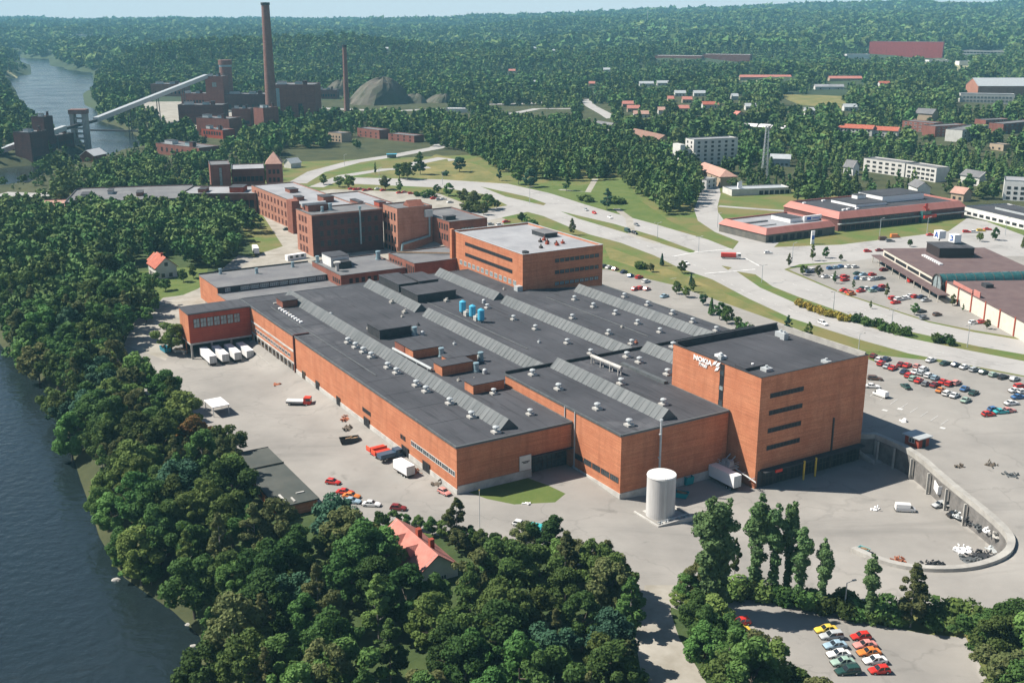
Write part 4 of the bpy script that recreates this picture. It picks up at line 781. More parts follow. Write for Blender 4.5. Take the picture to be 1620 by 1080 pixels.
MB().box(5,.2,6.9,21,.5,8.3).build('red_sign_board',SALM,k2); MB().box(22,.2,6.6,27,.6,8.9).build('red_sign_board',SALM,k2)
for q in ((8,10,4,3,1.4),(30,20,6,4,2),(42,12,5,4,1.6),(20,30,5,3,1.5)): MB().box(0,0,0,q[2],q[3],q[4]).build('roof_unit',DARKW,k2).location=(q[0],q[1],6.7)
# white cubes with blue emblem on poles above the plant room
for i,(px_,py_) in enumerate(((1486,371),(1510,377))):
    zz_=A0[2]+11.2; xx,yy=GZ(px_,py_+8,zz_)
    cb=empty('sign_cube',xx,yy,zz_,an+.3,['white sign cube with blue emblem on the roof, left one','white sign cube with blue emblem on the roof, right one'][i],'sign','white sign cubes on the market roof')
    MB().box(-.25,-.25,-.6,.25,.25,.8).build('stand',DARK,cb); MB().box(-2.2,-2.2,.8,2.2,2.2,5.0).build('cube',CANVAS,cb); cb.scale=(.82,.82,.82)
    if i==0: q=[((-1.2,-2.26,1.5),(0,-2.26,4.4)),((1.2,-2.26,1.5),(0,-2.26,4.4)),((-.7,-2.26,2.4),(.7,-2.26,2.4))]
    else: q=[((-.9,-2.26,4.2),(.8,-2.26,4.0)),((.9,-2.26,3.9),(.1,-2.26,3.0)),((.1,-2.26,3.0),(1.0,-2.26,2.2)),((1.0,-2.26,2.2),(-.9,-2.26,1.7))]
    for fz in range(1):
        e=MB()
        for p0,p1 in q: e.tube(p0,p1,.35,n=4)
        o=e.build('blue_emblem',LBLUE,cb); o.rotation_euler.z=fz*math.pi/2
# ================================================================== town buildings
W3=lambda n,z,h=1.4,w=1.6,a0=.04,a1=.96,f='S',fm=FRAMED,g=DARK:(f,a0,a1,n,z,h,w,(2,1),fm,g)
def storeys(n,k,fh=2.9,**kw): return [W3(n,.9+i*fh,**kw) for i in range(k)]
ap,_=pbld('apartment_block',(1098,221),(1168,217),12,19,'tall white six storey apartment block with paired dark windows beside the mast',wm=WALLW,rm=ROOFW,sp=storeys(6,6,3.0,w=1.9)+storeys(2,6,3.0,f='W',w=1.6))
for i in range(3): MB().box(-12+i*4,-2-i*1.2,-4,-8.02+i*4,9,16-i*3.2).build('stepped_wing',WALLW,ap)
pbld('tan_house',(1098,262),(1140,279),11,7,'tan rendered house with hipped brown roof in front of the white apartment block',wm=WALLT,rm=TILEPALE,kind='gable',rh=3.5,hip=5,sp=storeys(5,2,w=1.2))
pbld('white_annex',(1118,285),(1134,281),8,6,'small white annex with flat roof right of the tan house',wm=WHITE,sp=storeys(2,2,w=1.2))
pbld('brown_roof_house',(993,211),(1040,222),13,7,'long house with brown gabled roof beyond the park trees',wm=WALLT,rm=mat('brown_tiles',(.26,.15,.12),.8,(.2,.12,.09),.5),kind='gable',rh=4,sp=storeys(6,2,w=1.3))
gr,Lg=pbld('garage_building',(1158,300),(1252,296),14,4,'low white garage building with pale metal roof below the lattice mast',wm=WALLW,rm=METALL,sp=[('S',.45,.98,6,.3,2.2,2.4,(2,1),FRAMED,DARK)])
MB().add([(6,5,4),(9,5,4),(9,5.5,8.5),(6.6,5.5,8.0)],[(0,1,2,3),(3,2,1,0)]).box(7,5.5,3.5,7.6,8,7).build('roof_wedge',CANVAS,gr)
for pa,pb,lab in (((1367,249),(1432,258),'left part of the white three storey block with dark window bands above the mall'),((1434,258),(1482,266),'right part of the white three storey block with dark window bands above the mall')):
    pbld('apartment_block',pa,pb,12,9.5,lab,wm=WALLW,rm=ROOFG,sp=storeys(6,3,w=2.6,h=1.2),group='white three storey blocks')
pbld('red_roof_block',(1327,201),(1380,204),12,6.5,'cream two storey block with orange tiled roof, left of two',wm=WALLW,rm=TILE,kind='gable',rh=2.6,sp=storeys(8,2,w=1.2),group='orange roofed blocks')
pbld('red_roof_block',(1382,205),(1420,207),12,5.5,'cream block with orange tiled roof, right of two',wm=WALLW,rm=TILE,kind='gable',rh=2.6,sp=storeys(6,1,w=1.2),group='orange roofed blocks')
for i,(pa,pb,H,lab,wm) in enumerate((((1428,190),(1478,195),9,'brick and white terrace block at the left end of the hillside row',BRF),((1480,200),(1530,196),9,'brick terrace block in the middle of the hillside row',BRF),((1523,206),(1565,196),10,'red and white terrace block nearest in the hillside row',WALLW),((1560,190),(1600,188),8,'brick terrace block near the right end of the hillside row',BRF),((1588,196),(1640,190),9,'brick terrace block at the right edge of the picture',BRF))):
    pbld('terrace_block',pa,pb,14,H,lab,wm=wm,rm=ROOFG,sp=storeys(6,3,2.8,w=2.2,h=1.2,fm=FRAME if wm is BRF else FRAMED,g=DARK),group='terrace blocks on the hillside')
pbld('gabled_block',(1448,178),(1475,180),14,9,'pale gabled block rising behind the hillside terraces',wm=WALLT,rm=ROOFG,kind='gable',rh=4)
pbld('school_building',(1520,148),(1606,150),16,10,'white two storey school with blue window bands below the sports hall',tilt=-15,wm=WALLW,rm=ROOFW,sp=storeys(14,2,4,w=2.4,h=1.8,g=GLASSP))
sp_=pbld('sports_hall',(1548,136),(1640,134),40,12,'big sports hall with pale metal gable roof and pinkish brick end',wm=MP,rm=METALL,kind='gable',rh=9)[0]
pbld('supply_hut',(1566,226),(1588,229),8,5,'small cream flat roofed hut among the trees at the right',wm=WALLT,rm=ROOFG,sp=storeys(2,1))
pbld('supermarket',(1524,325),(1640,353),30,5,'long low white supermarket with dark grey roof at the right edge',wm=WHITE,rm=ROOF,sp=[('S',.05,.95,10,1.2,1.2,3,(2,1),FRAMED,DARK)],boxes=((.2,.4,.6,.8,1.5,METALL),))
pbld('office_building',(1590,285),(1650,288),18,12,'white four storey office building with red ground floor at the right edge',wm=WHITE,rm=ROOFW,sp=storeys(5,3,3,w=1.8))
pbld('villa',(1520,275),(1550,280),10,6,'grey roofed villa behind the supermarket',wm=WALLW,rm=ROOFG,kind='gable',rh=3,sp=storeys(3,1))
pbld('villa',(1505,303),(1525,306),8,5,'small pinkish villa between the mall and the supermarket',wm=WALLT,rm=TILEPALE,kind='gable',rh=3,sp=storeys(2,1))
pbld('villa',(1438,290),(1452,296),8,6,'white gabled house directly behind the mall roof',wm=WHITE,rm=ROOFG,kind='gable',rh=3,sp=storeys(2,1))
pbld('villa',(1335,262),(1350,264),7,6,'small white gabled house left of the white three storey block',wm=WHITE,rm=ROOFG,kind='gable',rh=4,sp=storeys(2,1))
pbld('villa',(1219,250),(1250,251),10,6,'grey roofed bluish house right of the lattice mast',wm=mat('blue_grey_render',(.3,.36,.4),.8),rm=METALL,kind='gable',rh=2.5,sp=storeys(4,1))
for i,(p,q,rm,lab) in enumerate((((1176,199),(1196,200),METALL,'white row house, leftmost of the bright roofs behind the mast'),((1200,200),(1216,201),METALL,'white row house, second of the bright roofs behind the mast'),((1220,202),(1240,203),METALL,'white row house, right of the mast top'))):
    pbld('row_house',p,q,9,4,lab,wm=WALLT,rm=mat('white_roof',(.7,.7,.7),.6),kind='gable',rh=2,group='bright roofed row houses')
vil=[((985,164),(1002,168),TILEP,'pink roofed house'),((993,171),(1012,174),TILEP,'pink roofed house'),((1003,180),(1026,182),TILEPALE,'pale roofed house'),((1042,174),(1052,175),TILEPALE,'pale roofed house'),((1074,171),(1090,172),TILEP,'pink roofed house'),((1112,165),(1137,167),TILE,'white house with orange roof'),((1080,157),(1095,158),TILEP,'pink roofed house'),((1057,156),(1066,158),TILEP,'pink roofed house'),
 ((1068,147),(1085,146),METALL,'white house'),((1098,147),(1116,148),METALL,'white house'),((1158,152),(1168,153),METALL,'white house'),((1290,137),(1335,140),ROOFW,'pale long house'),((1336,169),(1358,172),METALL,'white house with grey roof'),((1392,132),(1408,133),TILE,'orange roofed house'),((1274,175),(1290,178),METALL,'blue grey house'),((805,112),(815,113),TILEP,'pink roofed house'),((843,76),(851,77),METALL,'white house'),((874,80),(878,81),METALL,'white house'),((842,130),(850,131),METALL,'white house'),((932,132),(941,133),TILEP,'pink roofed house'),((955,110),(965,112),METALL,'white house'),((608,77),(614,78),METALL,'white house'),((480,138),(487,140),METALL,'white house'),((1012,132),(1034,131),METALL,'pale long house'),((1040,131),(1058,131),METALL,'pale long house'),((1180,168),(1196,169),METALL,'grey roofed house'),((940,196),(964,199),ROOFG,'grey flat house'),((1158,180),(1166,181),TILEP,'pink roofed house')]
ords=['first','second','third','fourth','fifth','sixth','seventh','eighth','ninth','tenth','eleventh','twelfth','thirteenth','fourteenth','fifteenth','sixteenth','seventeenth','eighteenth','nineteenth','twentieth']
ords+=['twenty-'+o for o in ords[:9]]+['thirtieth']+['thirty-'+o for o in ords[:9]]+['fortieth']+['forty-'+o for o in ords[:9]]+['fiftieth']+['fifty-'+o for o in ords[:9]]+['sixtieth']
def number(lst,key=lambda t:t[0]):
    """ordinal per equal text, counted from the left of the picture"""
    d={}
    for i,t in enumerate(lst): d.setdefault(key(t),[]).append(i)
    return d
vk={}
for v_ in sorted(vil,key=lambda q:q[0][0]):
    vk[v_[3]]=vk.get(v_[3],0)+1; pbld('villa',v_[0],v_[1],9,4.5,v_[3]+' among distant trees, '+ords[vk[v_[3]]-1]+' such from the left','house',wm=WALLW if 'pink' not in v_[3] else WALLT,rm=v_[2],kind='gable',rh=2.8,group='small houses among the distant trees',sp=storeys(3,1,w=1.2) if v_[1][0]-v_[0][0]>12 else ())
# far big ones
pbld('warehouse',(1376,66),(1493,66),45,26,'huge plain red warehouse box on the wooded skyline',tilt=-24,wm=brickmat('far_red',(.5,.085,.07),(.42,.07,.06)),rm=ROOFG,z0=-12)
pbld('warehouse_annex',(1340,86),(1376,84),25,8,'white low annex at the left of the red warehouse',wm=WHITE,rm=ROOFW,z0=-8)
pbld('warehouse_annex',(1470,95),(1502,94),20,5,'white low annex in front of the right end of the red warehouse',wm=WHITE,rm=ROOFW,z0=-8)
pbld('warehouse_annex',(1518,97),(1538,96),20,8,'white low block right of the red warehouse',wm=WHITE,rm=ROOFW,z0=-8)
pbld('factory_shed',(1521,80),(1592,79),30,9,'pale grey factory shed with dark window band far right',tilt=-20,wm=WALLW,rm=ROOFW,z0=-8,sp=[('S',.04,.96,12,3,3,6,(2,1),FRAMED,DARK)])
pbld('factory_shed',(1036,88),(1110,86),30,6,'long red walled shed with white roof on the far hillside',tilt=-20,wm=BRF,rm=mat('white_roof',(0,0,0)),z0=-8)
pbld('factory_shed',(1112,86),(1187,83),30,6,'white roofed shed right of the long red walled one',tilt=-20,wm=BRF,rm=mat('white_roof',(0,0,0)),z0=-8)
pbld('terrace_house',(1171,122),(1252,121),12,5,'long terrace with salmon tiled roof in the far trees',wm=WALLT,rm=TILEP,kind='gable',rh=3)
pbld('terrace_house',(1313,124),(1364,123),12,5,'shorter terrace with salmon tiled roof in the far trees',wm=WALLT,rm=TILEP,kind='gable',rh=3)
pbld('white_depot',(706,172),(745,172),16,4.5,'white flat roofed depot hall in front of the gravel slope',wm=WHITE,rm=mat('white_roof',(0,0,0)))
pbld('white_depot',(112,55),(142,55),40,6,'pale buildings far beyond the river bend',wm=WALLW,rm=mat('white_roof',(0,0,0)),z0=-10)
for pa,pb,H,wm,lab in (((519,209),(540,211),8,WALLT,'yellowish flat roofed block beside the small road'),((565,202),(600,206),8,BRF,'brick block among dark trees, left of two'),((614,211),(655,215),6,BRF,'brick block among dark trees, right of two')):
    pbld('brick_block',pa,pb,12,H,lab,wm=wm,rm=ROOFG,sp=storeys(4,2,w=1.4))
pbld('hut',(460,258),(476,256),8,4,'small pale hut beside the northern road',wm=WALLW,rm=METALL,kind='gable',rh=3)
# lattice mast
x,y,z,h=hcol(1209,283,200)
ms=empty('lattice_mast',x,y,z,0,'tall grey lattice radio mast beside the low garage','mast')
b=MB(); w0,w1=2.0,.9
def cor(k,t): s=w0*(1-t)+w1*t; return ((-1 if k in (0,3) else 1)*s,(-1 if k<2 else 1)*s,h*t)
for k in range(4): b.tube(cor(k,0),cor(k,1),.22,.16,4)
for i in range(14):
    for k in range(4): b.tube(cor(k,i/14),cor((k+1)%4,(i+1)/14),.11,n=3); b.tube(cor(k,i/14),cor((k+1)%4,i/14),.1,n=3)
b.build('lattice',METALL,ms); MB().box(-1.6,-1.6,h,1.6,1.6,h+.5).cyl(0,0,h+.5,h+4,.12).build('platform',PLINTH,ms)
x,y,z,h=hcol(1024,38,16); MB_=MB().tube((0,0,0),(0,0,h),1.2,.6,4); o=MB_.build('radio_mast',METALL); o.location=(x,y,z); tag(o,'thin far radio mast on the skyline','mast')
# ================================================================== old mill quarter left
def lb(name,pa,pb,dep,H,lab,wm=BRO,rm=ROOFG,**kw): return pbld(name,pa,pb,dep,H,lab,wm=wm,rm=rm,**kw)
lb('paper_mill',(102,320),(300,313),55,9,'very long low mill range with grey roof behind the riverside trees',wm=BRO,boxes=((.1,.3,.18,.5,2,PLINTH),(.3,.5,.34,.7,2,METALL),(.55,.3,.6,.5,2,BRO)),sp=[('S',.02,.98,30,2,3,2.4,(2,2),FRAMED,DARK)])
lb('paper_mill',(50,329),(105,327),30,6,'low pinkish roofed lean-to at the left end of the long mill range',rm=TILEPALE)
lb('paper_mill',(285,306),(405,306),30,12,'brick mill hall with pale roof behind the round trees',rm=ROOFW,sp=[('S',.03,.97,14,4,4,2.2,(2,2),FRAMED,DARK)],boxes=((.62,.2,.8,.6,3,BRR),(.2,.2,.3,.5,2,BRO)))
lb('mill_tower_block',(332,261),(364,260),22,22,'plain square brick mill block left of the pyramid roofed tower',wm=BRF,sp=[('S',.45,.55,1,2,18,1.6,(1,6),FRAMED,GLASSP)])
lb('paper_mill',(366,268),(418,266),26,16,'brick mill building with pale roof between the square block and tower',wm=BRF,rm=ROOFW,sp=[('S',.05,.95,7,8,3,2,(2,2),FRAMED,DARK)])
r_,Lr=lb('mill_tower',(420,260),(445,258),14,22,'square brick mill tower with pyramid roof',wm=BRF,sp=[('S',.1,.9,3,16,2.5,1.3,(1,2),FRAMED,DARK),('S',.1,.9,3,11,2.5,1.3,(1,2),FRAMED,DARK)])
MB().add([(-.5,-.5,22.15),(Lr+.5,-.5,22.15),(Lr+.5,14.5,22.15),(-.5,14.5,22.15),(Lr/2,7,29)],[(0,1,4),(1,2,4),(2,3,4),(3,0,4),(3,2,1,0)]).build('pyramid_roof',TILEPALE,r_)
# ================================================================== power station
CB=brickmat('chimney_brick',(.24,.13,.11),(.18,.095,.08))
def chim(px_,pb,pt,r0,r1,lab,name='chimney'):
    x,y,z,h=hcol(px_,pb,pt); r=empty(name,x,y,z,0,lab,'chimney'); MB().cyl(0,0,-5,h,r0,r1,24).build('shaft',CB,r); MB().cyl(0,0,h-2,h+.5,r1*1.15,r1*1.15,24).build('rim',DARKW,r); return r
chim(431,196,5,6.2,3.9,'very tall tapering brick chimney of the power station'); chim(549,176,72,3.4,2.3,'slim brick chimney right of the power station')
x,y,z,h=hcol(361,170,95); sl=empty('round_tower',x,y,z,0,'round brick tower with pale band left of the tall chimney','tower'); MB().cyl(0,0,-4,h*.86,7.8,7.2,20).build('shaft',CB,sl); MB().cyl(0,0,h*.86,h*.9,7.4,7.4,20).build('band',DUCT,sl); MB().cyl(0,0,h*.9,h,8,8,20).build('crown',CB,sl)
P_=lambda *a,**k: pbld(*a,**{**dict(wm=BRF,rm=ROOFG,z0=-8,sp=[('S',.08,.92,7,3,3,2,(2,2),FRAMED,DARK)],boxes=((.12,.2,.3,.5,3,METALL),(.5,.4,.62,.7,2.2,DUCT),(.72,.15,.8,.3,4,BRS))),**k})
P_('boiler_house',(427,134),(497,132),40,36,'large brick boiler house right of the tall chimney',sp=[('S',.12,.2,1,2,30,4,(1,6),DUCT,DUCT),('S',.6,.72,1,4,12,4,(2,4),FRAMED,DARK)])
P_('boiler_house',(324,121),(352,121),26,38,'tall brick boiler tower where the conveyor ends',sp=[('S',.3,.7,1,26,5,5,(2,1),FRAMED,GLASSP)])
P_('turbine_hall',(352,149),(428,150),30,18,'dark brick turbine hall between round tower and chimney',wm=BRS)
P_('turbine_hall',(238,133),(290,133),30,16,'pink brick hall at the left end of the power station',wm=MP)
P_('turbine_hall',(286,148),(326,146),24,14,'brick hall with grey roof under the conveyor')
P_('turbine_hall',(281,166),(352,164),22,20,'dark brick hall with pale end wall in front of the conveyor tower',wm=BRS)
P_('turbine_hall',(310,186),(362,188),20,16,'lower brick hall in front of the dark one')
P_('turbine_hall',(366,172),(396,174),16,18,'brick block in front of the round storage drums')
P_('turbine_hall',(416,171),(440,169),14,22,'narrow brick block at the foot of the tall chimney')
P_('turbine_hall',(400,155),(416,154),12,10,'white box shaped unit left of the tall chimney foot',wm=WHITE,rm=mat('white_roof',(0,0,0)))
P_('turbine_hall',(498,142),(533,143),20,12,'low brick hall right of the boiler house')
P_('depot_hall',(246,226),(314,228),20,9,'low brick hall with pale patched roof in front of the power station')
P_('depot_hall',(318,203),(352,206),14,8,'small reddish hall below the power station',wm=BRR)
for i in range(3):
    x,y,z=GT(382+i*15,166); o=MB().cyl(0,0,-2,10,8,n=16).dome(0,0,10,8,4,16).build('storage_drum',METALL); o.location=(x,y,z); tag(o,'pale domed storage drum, '+['left','middle','right'][i]+' of three beside the tall chimney','tank','domed storage drums')
# inclined conveyor bridge across the river
def tubeb(p,q,w,h,name,m,root):   # box gallery between two world points
    a=Vector(p);b_=Vector(q); d=(b_-a); dn=d.normalized(); s=dn.cross(Vector((0,0,1))).normalized()*w/2; u_=Vector((0,0,h)); mb=MB()
    o=root.location; V=[a-s,a+s,b_+s,b_-s]; V=V+[v_+u_ for v_ in V]; mb.add([tuple(v_-o) for v_ in V],[(0,3,2,1),(4,5,6,7),(0,1,5,4),(1,2,6,5),(2,3,7,6),(3,0,4,7)]); return mb.build(name,m,root)
tx_,ty_,tz_=GT(326,121,38); X0=(tx_,ty_,tz_+36)
x1,y1,z1,h1=hcol(156,232,193); X1=(x1,y1,max(z1,-6.5)+h1)
x2,y2,z2,h2=hcol(130,232,200)
cv=empty('conveyor_bridge',x1,y1,max(z1,-6.5),0,'long inclined pale covered conveyor crossing the river to the power station','conveyor')
tubeb(X1,X0,5,4.2,'gallery',METALL,cv)
for t_ in (.25,.5,.75):
    p=[X1[i]*(1-t_)+X0[i]*t_ for i in range(3)]; gz=float(Zt(p[0],p[1])); mb=MB(); l=cv.location
    for s in (-1.6,1.6): mb.tube((p[0]+s-l.x,p[1]-l.y,gz-2-l.z),(p[0]+s*.6-l.x,p[1]-l.y,p[2]-l.z),.5,n=5)
    mb.build('trestle',METAL,cv)
xa,ya,za,ha=hcol(-30,262,254); xb,yb,zb,hb=hcol(106,238,206); za=max(za,-6.5);zb=max(zb,-6.5)
c2=empty('conveyor_bridge',xa,ya,za,0,'lower pale conveyor gallery at the left edge behind the brick tower','conveyor'); tubeb((xa,ya,za+ha),(xb,yb,zb+hb),5,4,'gallery',METALL,c2); tubeb((xb,yb,zb+hb),X1,2.4,2.4,'link_gallery',DARKW,c2)
for i in range(5): t_=(i+.5)/5; MB().tube(((xb-xa)*t_,(yb-ya)*t_,-12),((xb-xa)*t_,(yb-ya)*t_,ha+(hb-ha)*t_),.5,n=5).build('trestle',METAL,c2)
x,y,z,h=hcol(130,232,180); tw=empty('sluice_tower',x,y,max(z,-6.5),.1,'concrete sluice tower with openings standing in the river beside the conveyor','tower')
MB().box(-7,-5,-6,-3.6,5,h).box(3.6,-5,-6,7,5,h).build('piers',CONC,tw); MB().box(-7.6,-5.6,h,7.6,5.6,h+4).build('top_room',CB,tw); b=MB()
for i in range(6): b.box(-3.6,-4,2+i*h/6.5,3.6,4,3.2+i*h/6.5)
b.build('cross_beams',CONC,tw)
P_('pump_house',(68,183),(83,183),12,30,'dark brick tower on the far bank of the river',wm=BRS); P_('pump_house',(46,207),(74,206),16,26,'dark brown brick tower behind the lower conveyor gallery',wm=BRS); P_('pump_house',(84,212),(116,210),18,12,'low dark brick house beside the sluice tower',wm=BRS)
xa,ya,_=GT(140,216);xb,yb,_=GT(245,210); wr=empty('weir_bridge',xa,ya,-6.5,0,'thin dark footbridge over the river behind the sluice tower','bridge'); tubeb((xa,ya,-1),(xb+20,yb,1),3,1.6,'deck',DARKW,wr)
gh=pbld('boat_house',(148,246),(168,242),12,5,'small gabled house with white roof at the weir','house',wm=BRO,rm=mat('white_roof',(0,0,0)),kind='gable',rh=4,z0=-8)
# sand and gravel slope
SAND=mat('gravel_heap',(.14,.125,.105),.95,(.07,.08,.05),.05,detail=8,bump=.4,bsc=.3)
def heap(px_,py_,ytop,rx,ry,lab):
    x,y,z,h=hcol(px_,py_,ytop); n=28; rings=9; V=[];F=[]
    r0=np.random.default_rng(int(px_)); ph=r0.uniform(0,6,4)
    for i in range(rings):
        t_=i/(rings-1)
        for j in range(n):
            a=2*math.pi*j/n; w_=1.15+.12*math.sin(3*a+ph[0])+.05*math.sin(7*a+ph[1])+.03*math.sin(13*a+ph[2]+t_*9)
            q_=(1-t_)**.85; V.append((rx*q_*w_*math.cos(a)+10*t_,ry*q_*w_*math.sin(a),-6+(h+6)*math.sin(t_*1.57)**1.1*(1+.05*math.sin(5*a+ph[3]+6*t_))))
    for i in range(rings-1):
        for j in range(n): F.append((i*n+j,i*n+(j+1)%n,(i+1)*n+(j+1)%n,(i+1)*n+j))
    o=MB().add(V,F).build('gravel_hill',SAND); o.location=(x,y+ry*.75,z); tag(o,lab,'gravel hill'); FOOT.append((x-rx*.8,y-ry*.1,0,rx*1.6,ry*1.0))
heap(592,166,125,38,30,'tall pale gravel heap right of the slim chimney'); heap(645,164,150,24,18,'low gravel heap right of the tall one'); heap(528,152,128,20,18,'small gravel heap behind the slim chimney'); heap(690,163,150,20,16,'lowest gravel heap at the right of the quarry')
# ================================================================== vehicles
def loft(secs):
    """secs: (x, half width, z bottom, z shoulder, z top) -> closed hull"""
    b=MB(); V=[];F=[]
    for x,w,z0,z1,z2 in secs: V+=[(x,-w*.92,z0),(x,-w,z0+.25),(x,-w,z1),(x,-w*.86,z2),(x,w*.86,z2),(x,w,z1),(x,w,z0+.25),(x,w*.92,z0)]
    n=8
    for i in range(len(secs)-1):
        for j in range(n): F.append((i*n+j,i*n+(j+1)%n,(i+1)*n+(j+1)%n,(i+1)*n+j))
    F.append(tuple(range(n-1,-1,-1))); F.append(tuple((len(secs)-1)*n+j for j in range(n))); F=[f[::-1] for f in F]
    return b.add(V,F)
def cabin(x0,x1,x2,x3,w,zb,zt,sh=.8):
    """greenhouse: base x0..x3, roof x1..x2"""
    b=MB(); s=w*sh; b.add([(x0,-w,zb),(x3,-w,zb),(x3,w,zb),(x0,w,zb),(x1,-s,zt),(x2,-s,zt),(x2,s,zt),(x1,s,zt)],[(0,1,5,4),(1,2,6,5),(2,3,7,6),(3,0,4,7),(4,5,6,7)])
    r=MB(); o=.03; r.add([(x1-.05,-s-o,zt-.02),(x2+.05,-s-o,zt-.02),(x2+.05,s+o,zt-.02),(x1-.05,s+o,zt-.02),(x1+.1,-s*.9,zt+.06),(x2-.1,-s*.9,zt+.06),(x2-.1,s*.9,zt+.06),(x1+.1,s*.9,zt+.06)],[(0,1,5,4),(1,2,6,5),(2,3,7,6),(3,0,4,7),(4,5,6,7),(3,2,1,0)])
    for y0,y1,xx,xr in ((-w,-s,x0,x1),(w,s,x0,x1),(-w,-s,x3,x2),(w,s,x3,x2),(-w,-s,(x0+x3)/2,(x1+x2)/2),(w,s,(x0+x3)/2,(x1+x2)/2)): r.tube((xx,y0*1.005,zb),(xr,y1*1.005,zt),.05,n=4)
    return b,r
KM={}
def paint(name,c): return mat('paint_'+name,c,.32,spec=.6)
COLS={'red':(.55,.03,.02),'dark red':(.2,.015,.015),'white':(.75,.75,.74),'silver':(.42,.44,.45),'pale blue':(.3,.42,.5),'blue':(.05,.14,.32),'dark blue':(.02,.035,.08),'dark green':(.02,.06,.05),'light green':(.3,.42,.35),'yellow':(.72,.5,.07),'orange':(.65,.2,.04),'black':(.02,.02,.022),'beige':(.5,.42,.3),'grey':(.2,.21,.22),'brown':(.12,.07,.05),'pink':(.6,.25,.22),'turquoise':(.05,.4,.42)}
wb=MB(); wb.mi=0
ws=[(.31*math.cos(i*math.pi/6),.31*math.sin(i*math.pi/6)) for i in range(12)]
wb.add([(x,-.1,z) for x,z in ws]+[(x,.1,z) for x,z in ws],[(i,(i+1)%12,12+(i+1)%12,12+i) for i in range(12)]+[tuple(range(11,-1,-1)),tuple(range(12,24))]); wb.mi=1
for s in (-.11,.11): wb.add([(x*.55,s,z*.55) for x,z in ws],[tuple(range(12)) if s>0 else tuple(range(11,-1,-1))])
WHEEL=wb.mesh('wheel',[TYRE,METALL])
def kmeshes(kind):
    if kind in KM: return KM[kind]
    if kind in('sedan','hatchback','estate'):
        if kind=='sedan': b=loft([(-2.2,.7,.3,.62,.72),(-2.0,.82,.22,.72,.86),(-1.2,.84,.2,.74,.93),(.75,.84,.2,.74,.92),(1.7,.83,.2,.68,.82),(2.15,.76,.25,.55,.66),(2.25,.66,.3,.5,.58)]); g,r=cabin(-1.45,-.95,.15,.85,.76,.9,1.36)
        elif kind=='hatchback': b=loft([(-1.85,.72,.3,.7,.86),(-1.7,.8,.22,.74,.92),(.6,.82,.2,.74,.92),(1.5,.8,.2,.68,.82),(1.85,.74,.25,.55,.66),(1.95,.64,.3,.5,.58)]); g,r=cabin(-1.75,-1.35,.1,.75,.74,.9,1.38)
        else: b=loft([(-2.3,.76,.3,.7,.86),(-2.15,.82,.22,.74,.93),(.7,.84,.2,.74,.92),(1.7,.83,.2,.68,.82),(2.15,.76,.25,.55,.66),(2.25,.66,.3,.5,.58)]); g,r=cabin(-2.2,-2.0,.1,.8,.77,.9,1.42,.84)
        wx=(-1.3,1.35) if kind!='hatchback' else (-1.15,1.2)
        q=MB().box(2.1 if kind!='hatchback' else 1.82,-.74,.3,2.3 if kind!='hatchback' else 2.0,.74,.5); q2=MB().box(-2.34 if kind!='hatchback' else -1.98,-.76,.3,-2.1 if kind!='hatchback' else -1.8,.76,.52)
    else:  # van
        b=loft([(-2.4,.84,.3,1.0,1.2),(-2.3,.9,.25,1.2,1.3),(1.2,.9,.25,1.0,1.15),(2.0,.86,.25,.8,.98),(2.35,.78,.3,.6,.75)]); g=MB(); g.add([(.5,-.88,1.1),(1.75,-.84,1.0),(1.75,.84,1.0),(.5,.88,1.1),(.7,-.78,1.85),(1.05,-.76,1.85),(1.05,.76,1.85),(.7,.78,1.85)],[(0,1,5,4),(1,2,6,5),(2,3,7,6),(3,0,4,7),(4,5,6,7)])
        r=MB(); r.add([(-2.38,-.88,1.15),(.9,-.88,1.12),(.9,.88,1.12),(-2.38,.88,1.15),(-2.3,-.78,1.95),(1.1,-.78,1.93),(1.1,.78,1.93),(-2.3,.78,1.95)],[(0,1,5,4),(1,2,6,5),(2,3,7,6),(3,0,4,7),(4,5,6,7)]); wx=(-1.5,1.45); q=MB().box(2.2,-.8,.32,2.45,.8,.55); q2=MB().box(-2.5,-.85,.3,-2.3,.85,.5)
    KM[kind]=(b,g,r,wx,q,q2,{}); return KM[kind]
CARS=[]
def car(x,y,z,rz,kind,col,label,group,detail=True,cat='car'):
    b,g,r,wx,q,q2,cache=kmeshes(kind)
    if col not in cache: cache[col]=(b.mesh('body',paint(col.replace(' ','_'),COLS[col])),r.mesh('cabin_roof',paint(col.replace(' ','_'),COLS[col])))
    if 'g' not in cache: cache['g']=(g.mesh('cabin_glass',CGLASS),q.mesh('bumper',FRAMED),q2.mesh('bumper',FRAMED))
    o=empty('parked_'+('van' if kind=='van' else 'car'),x,y,z,rz,label,cat,group)
    # keep the car on sloping ground
    inst(cache[col][0],'body',o,(0,0,0)); inst(cache['g'][0],'cabin_glass',o,(0,0,0)); inst(cache[col][1],'cabin_roof',o,(0,0,0))
    if detail:
        for xx in wx:
            for s in (-.76,.76): inst(WHEEL,'wheel',o,(xx,s,.31))
        inst(cache['g'][1],'bumper',o,(0,0,0)); inst(cache['g'][2],'bumper',o,(0,0,0))
    return o
def ground_dir(px_,py_,dx,dy):
    a=GT(px_,py_); b=GZ(px_+dx,py_+dy,a[2]); return math.atan2(b[1]-a[1],b[0]-a[0]),a
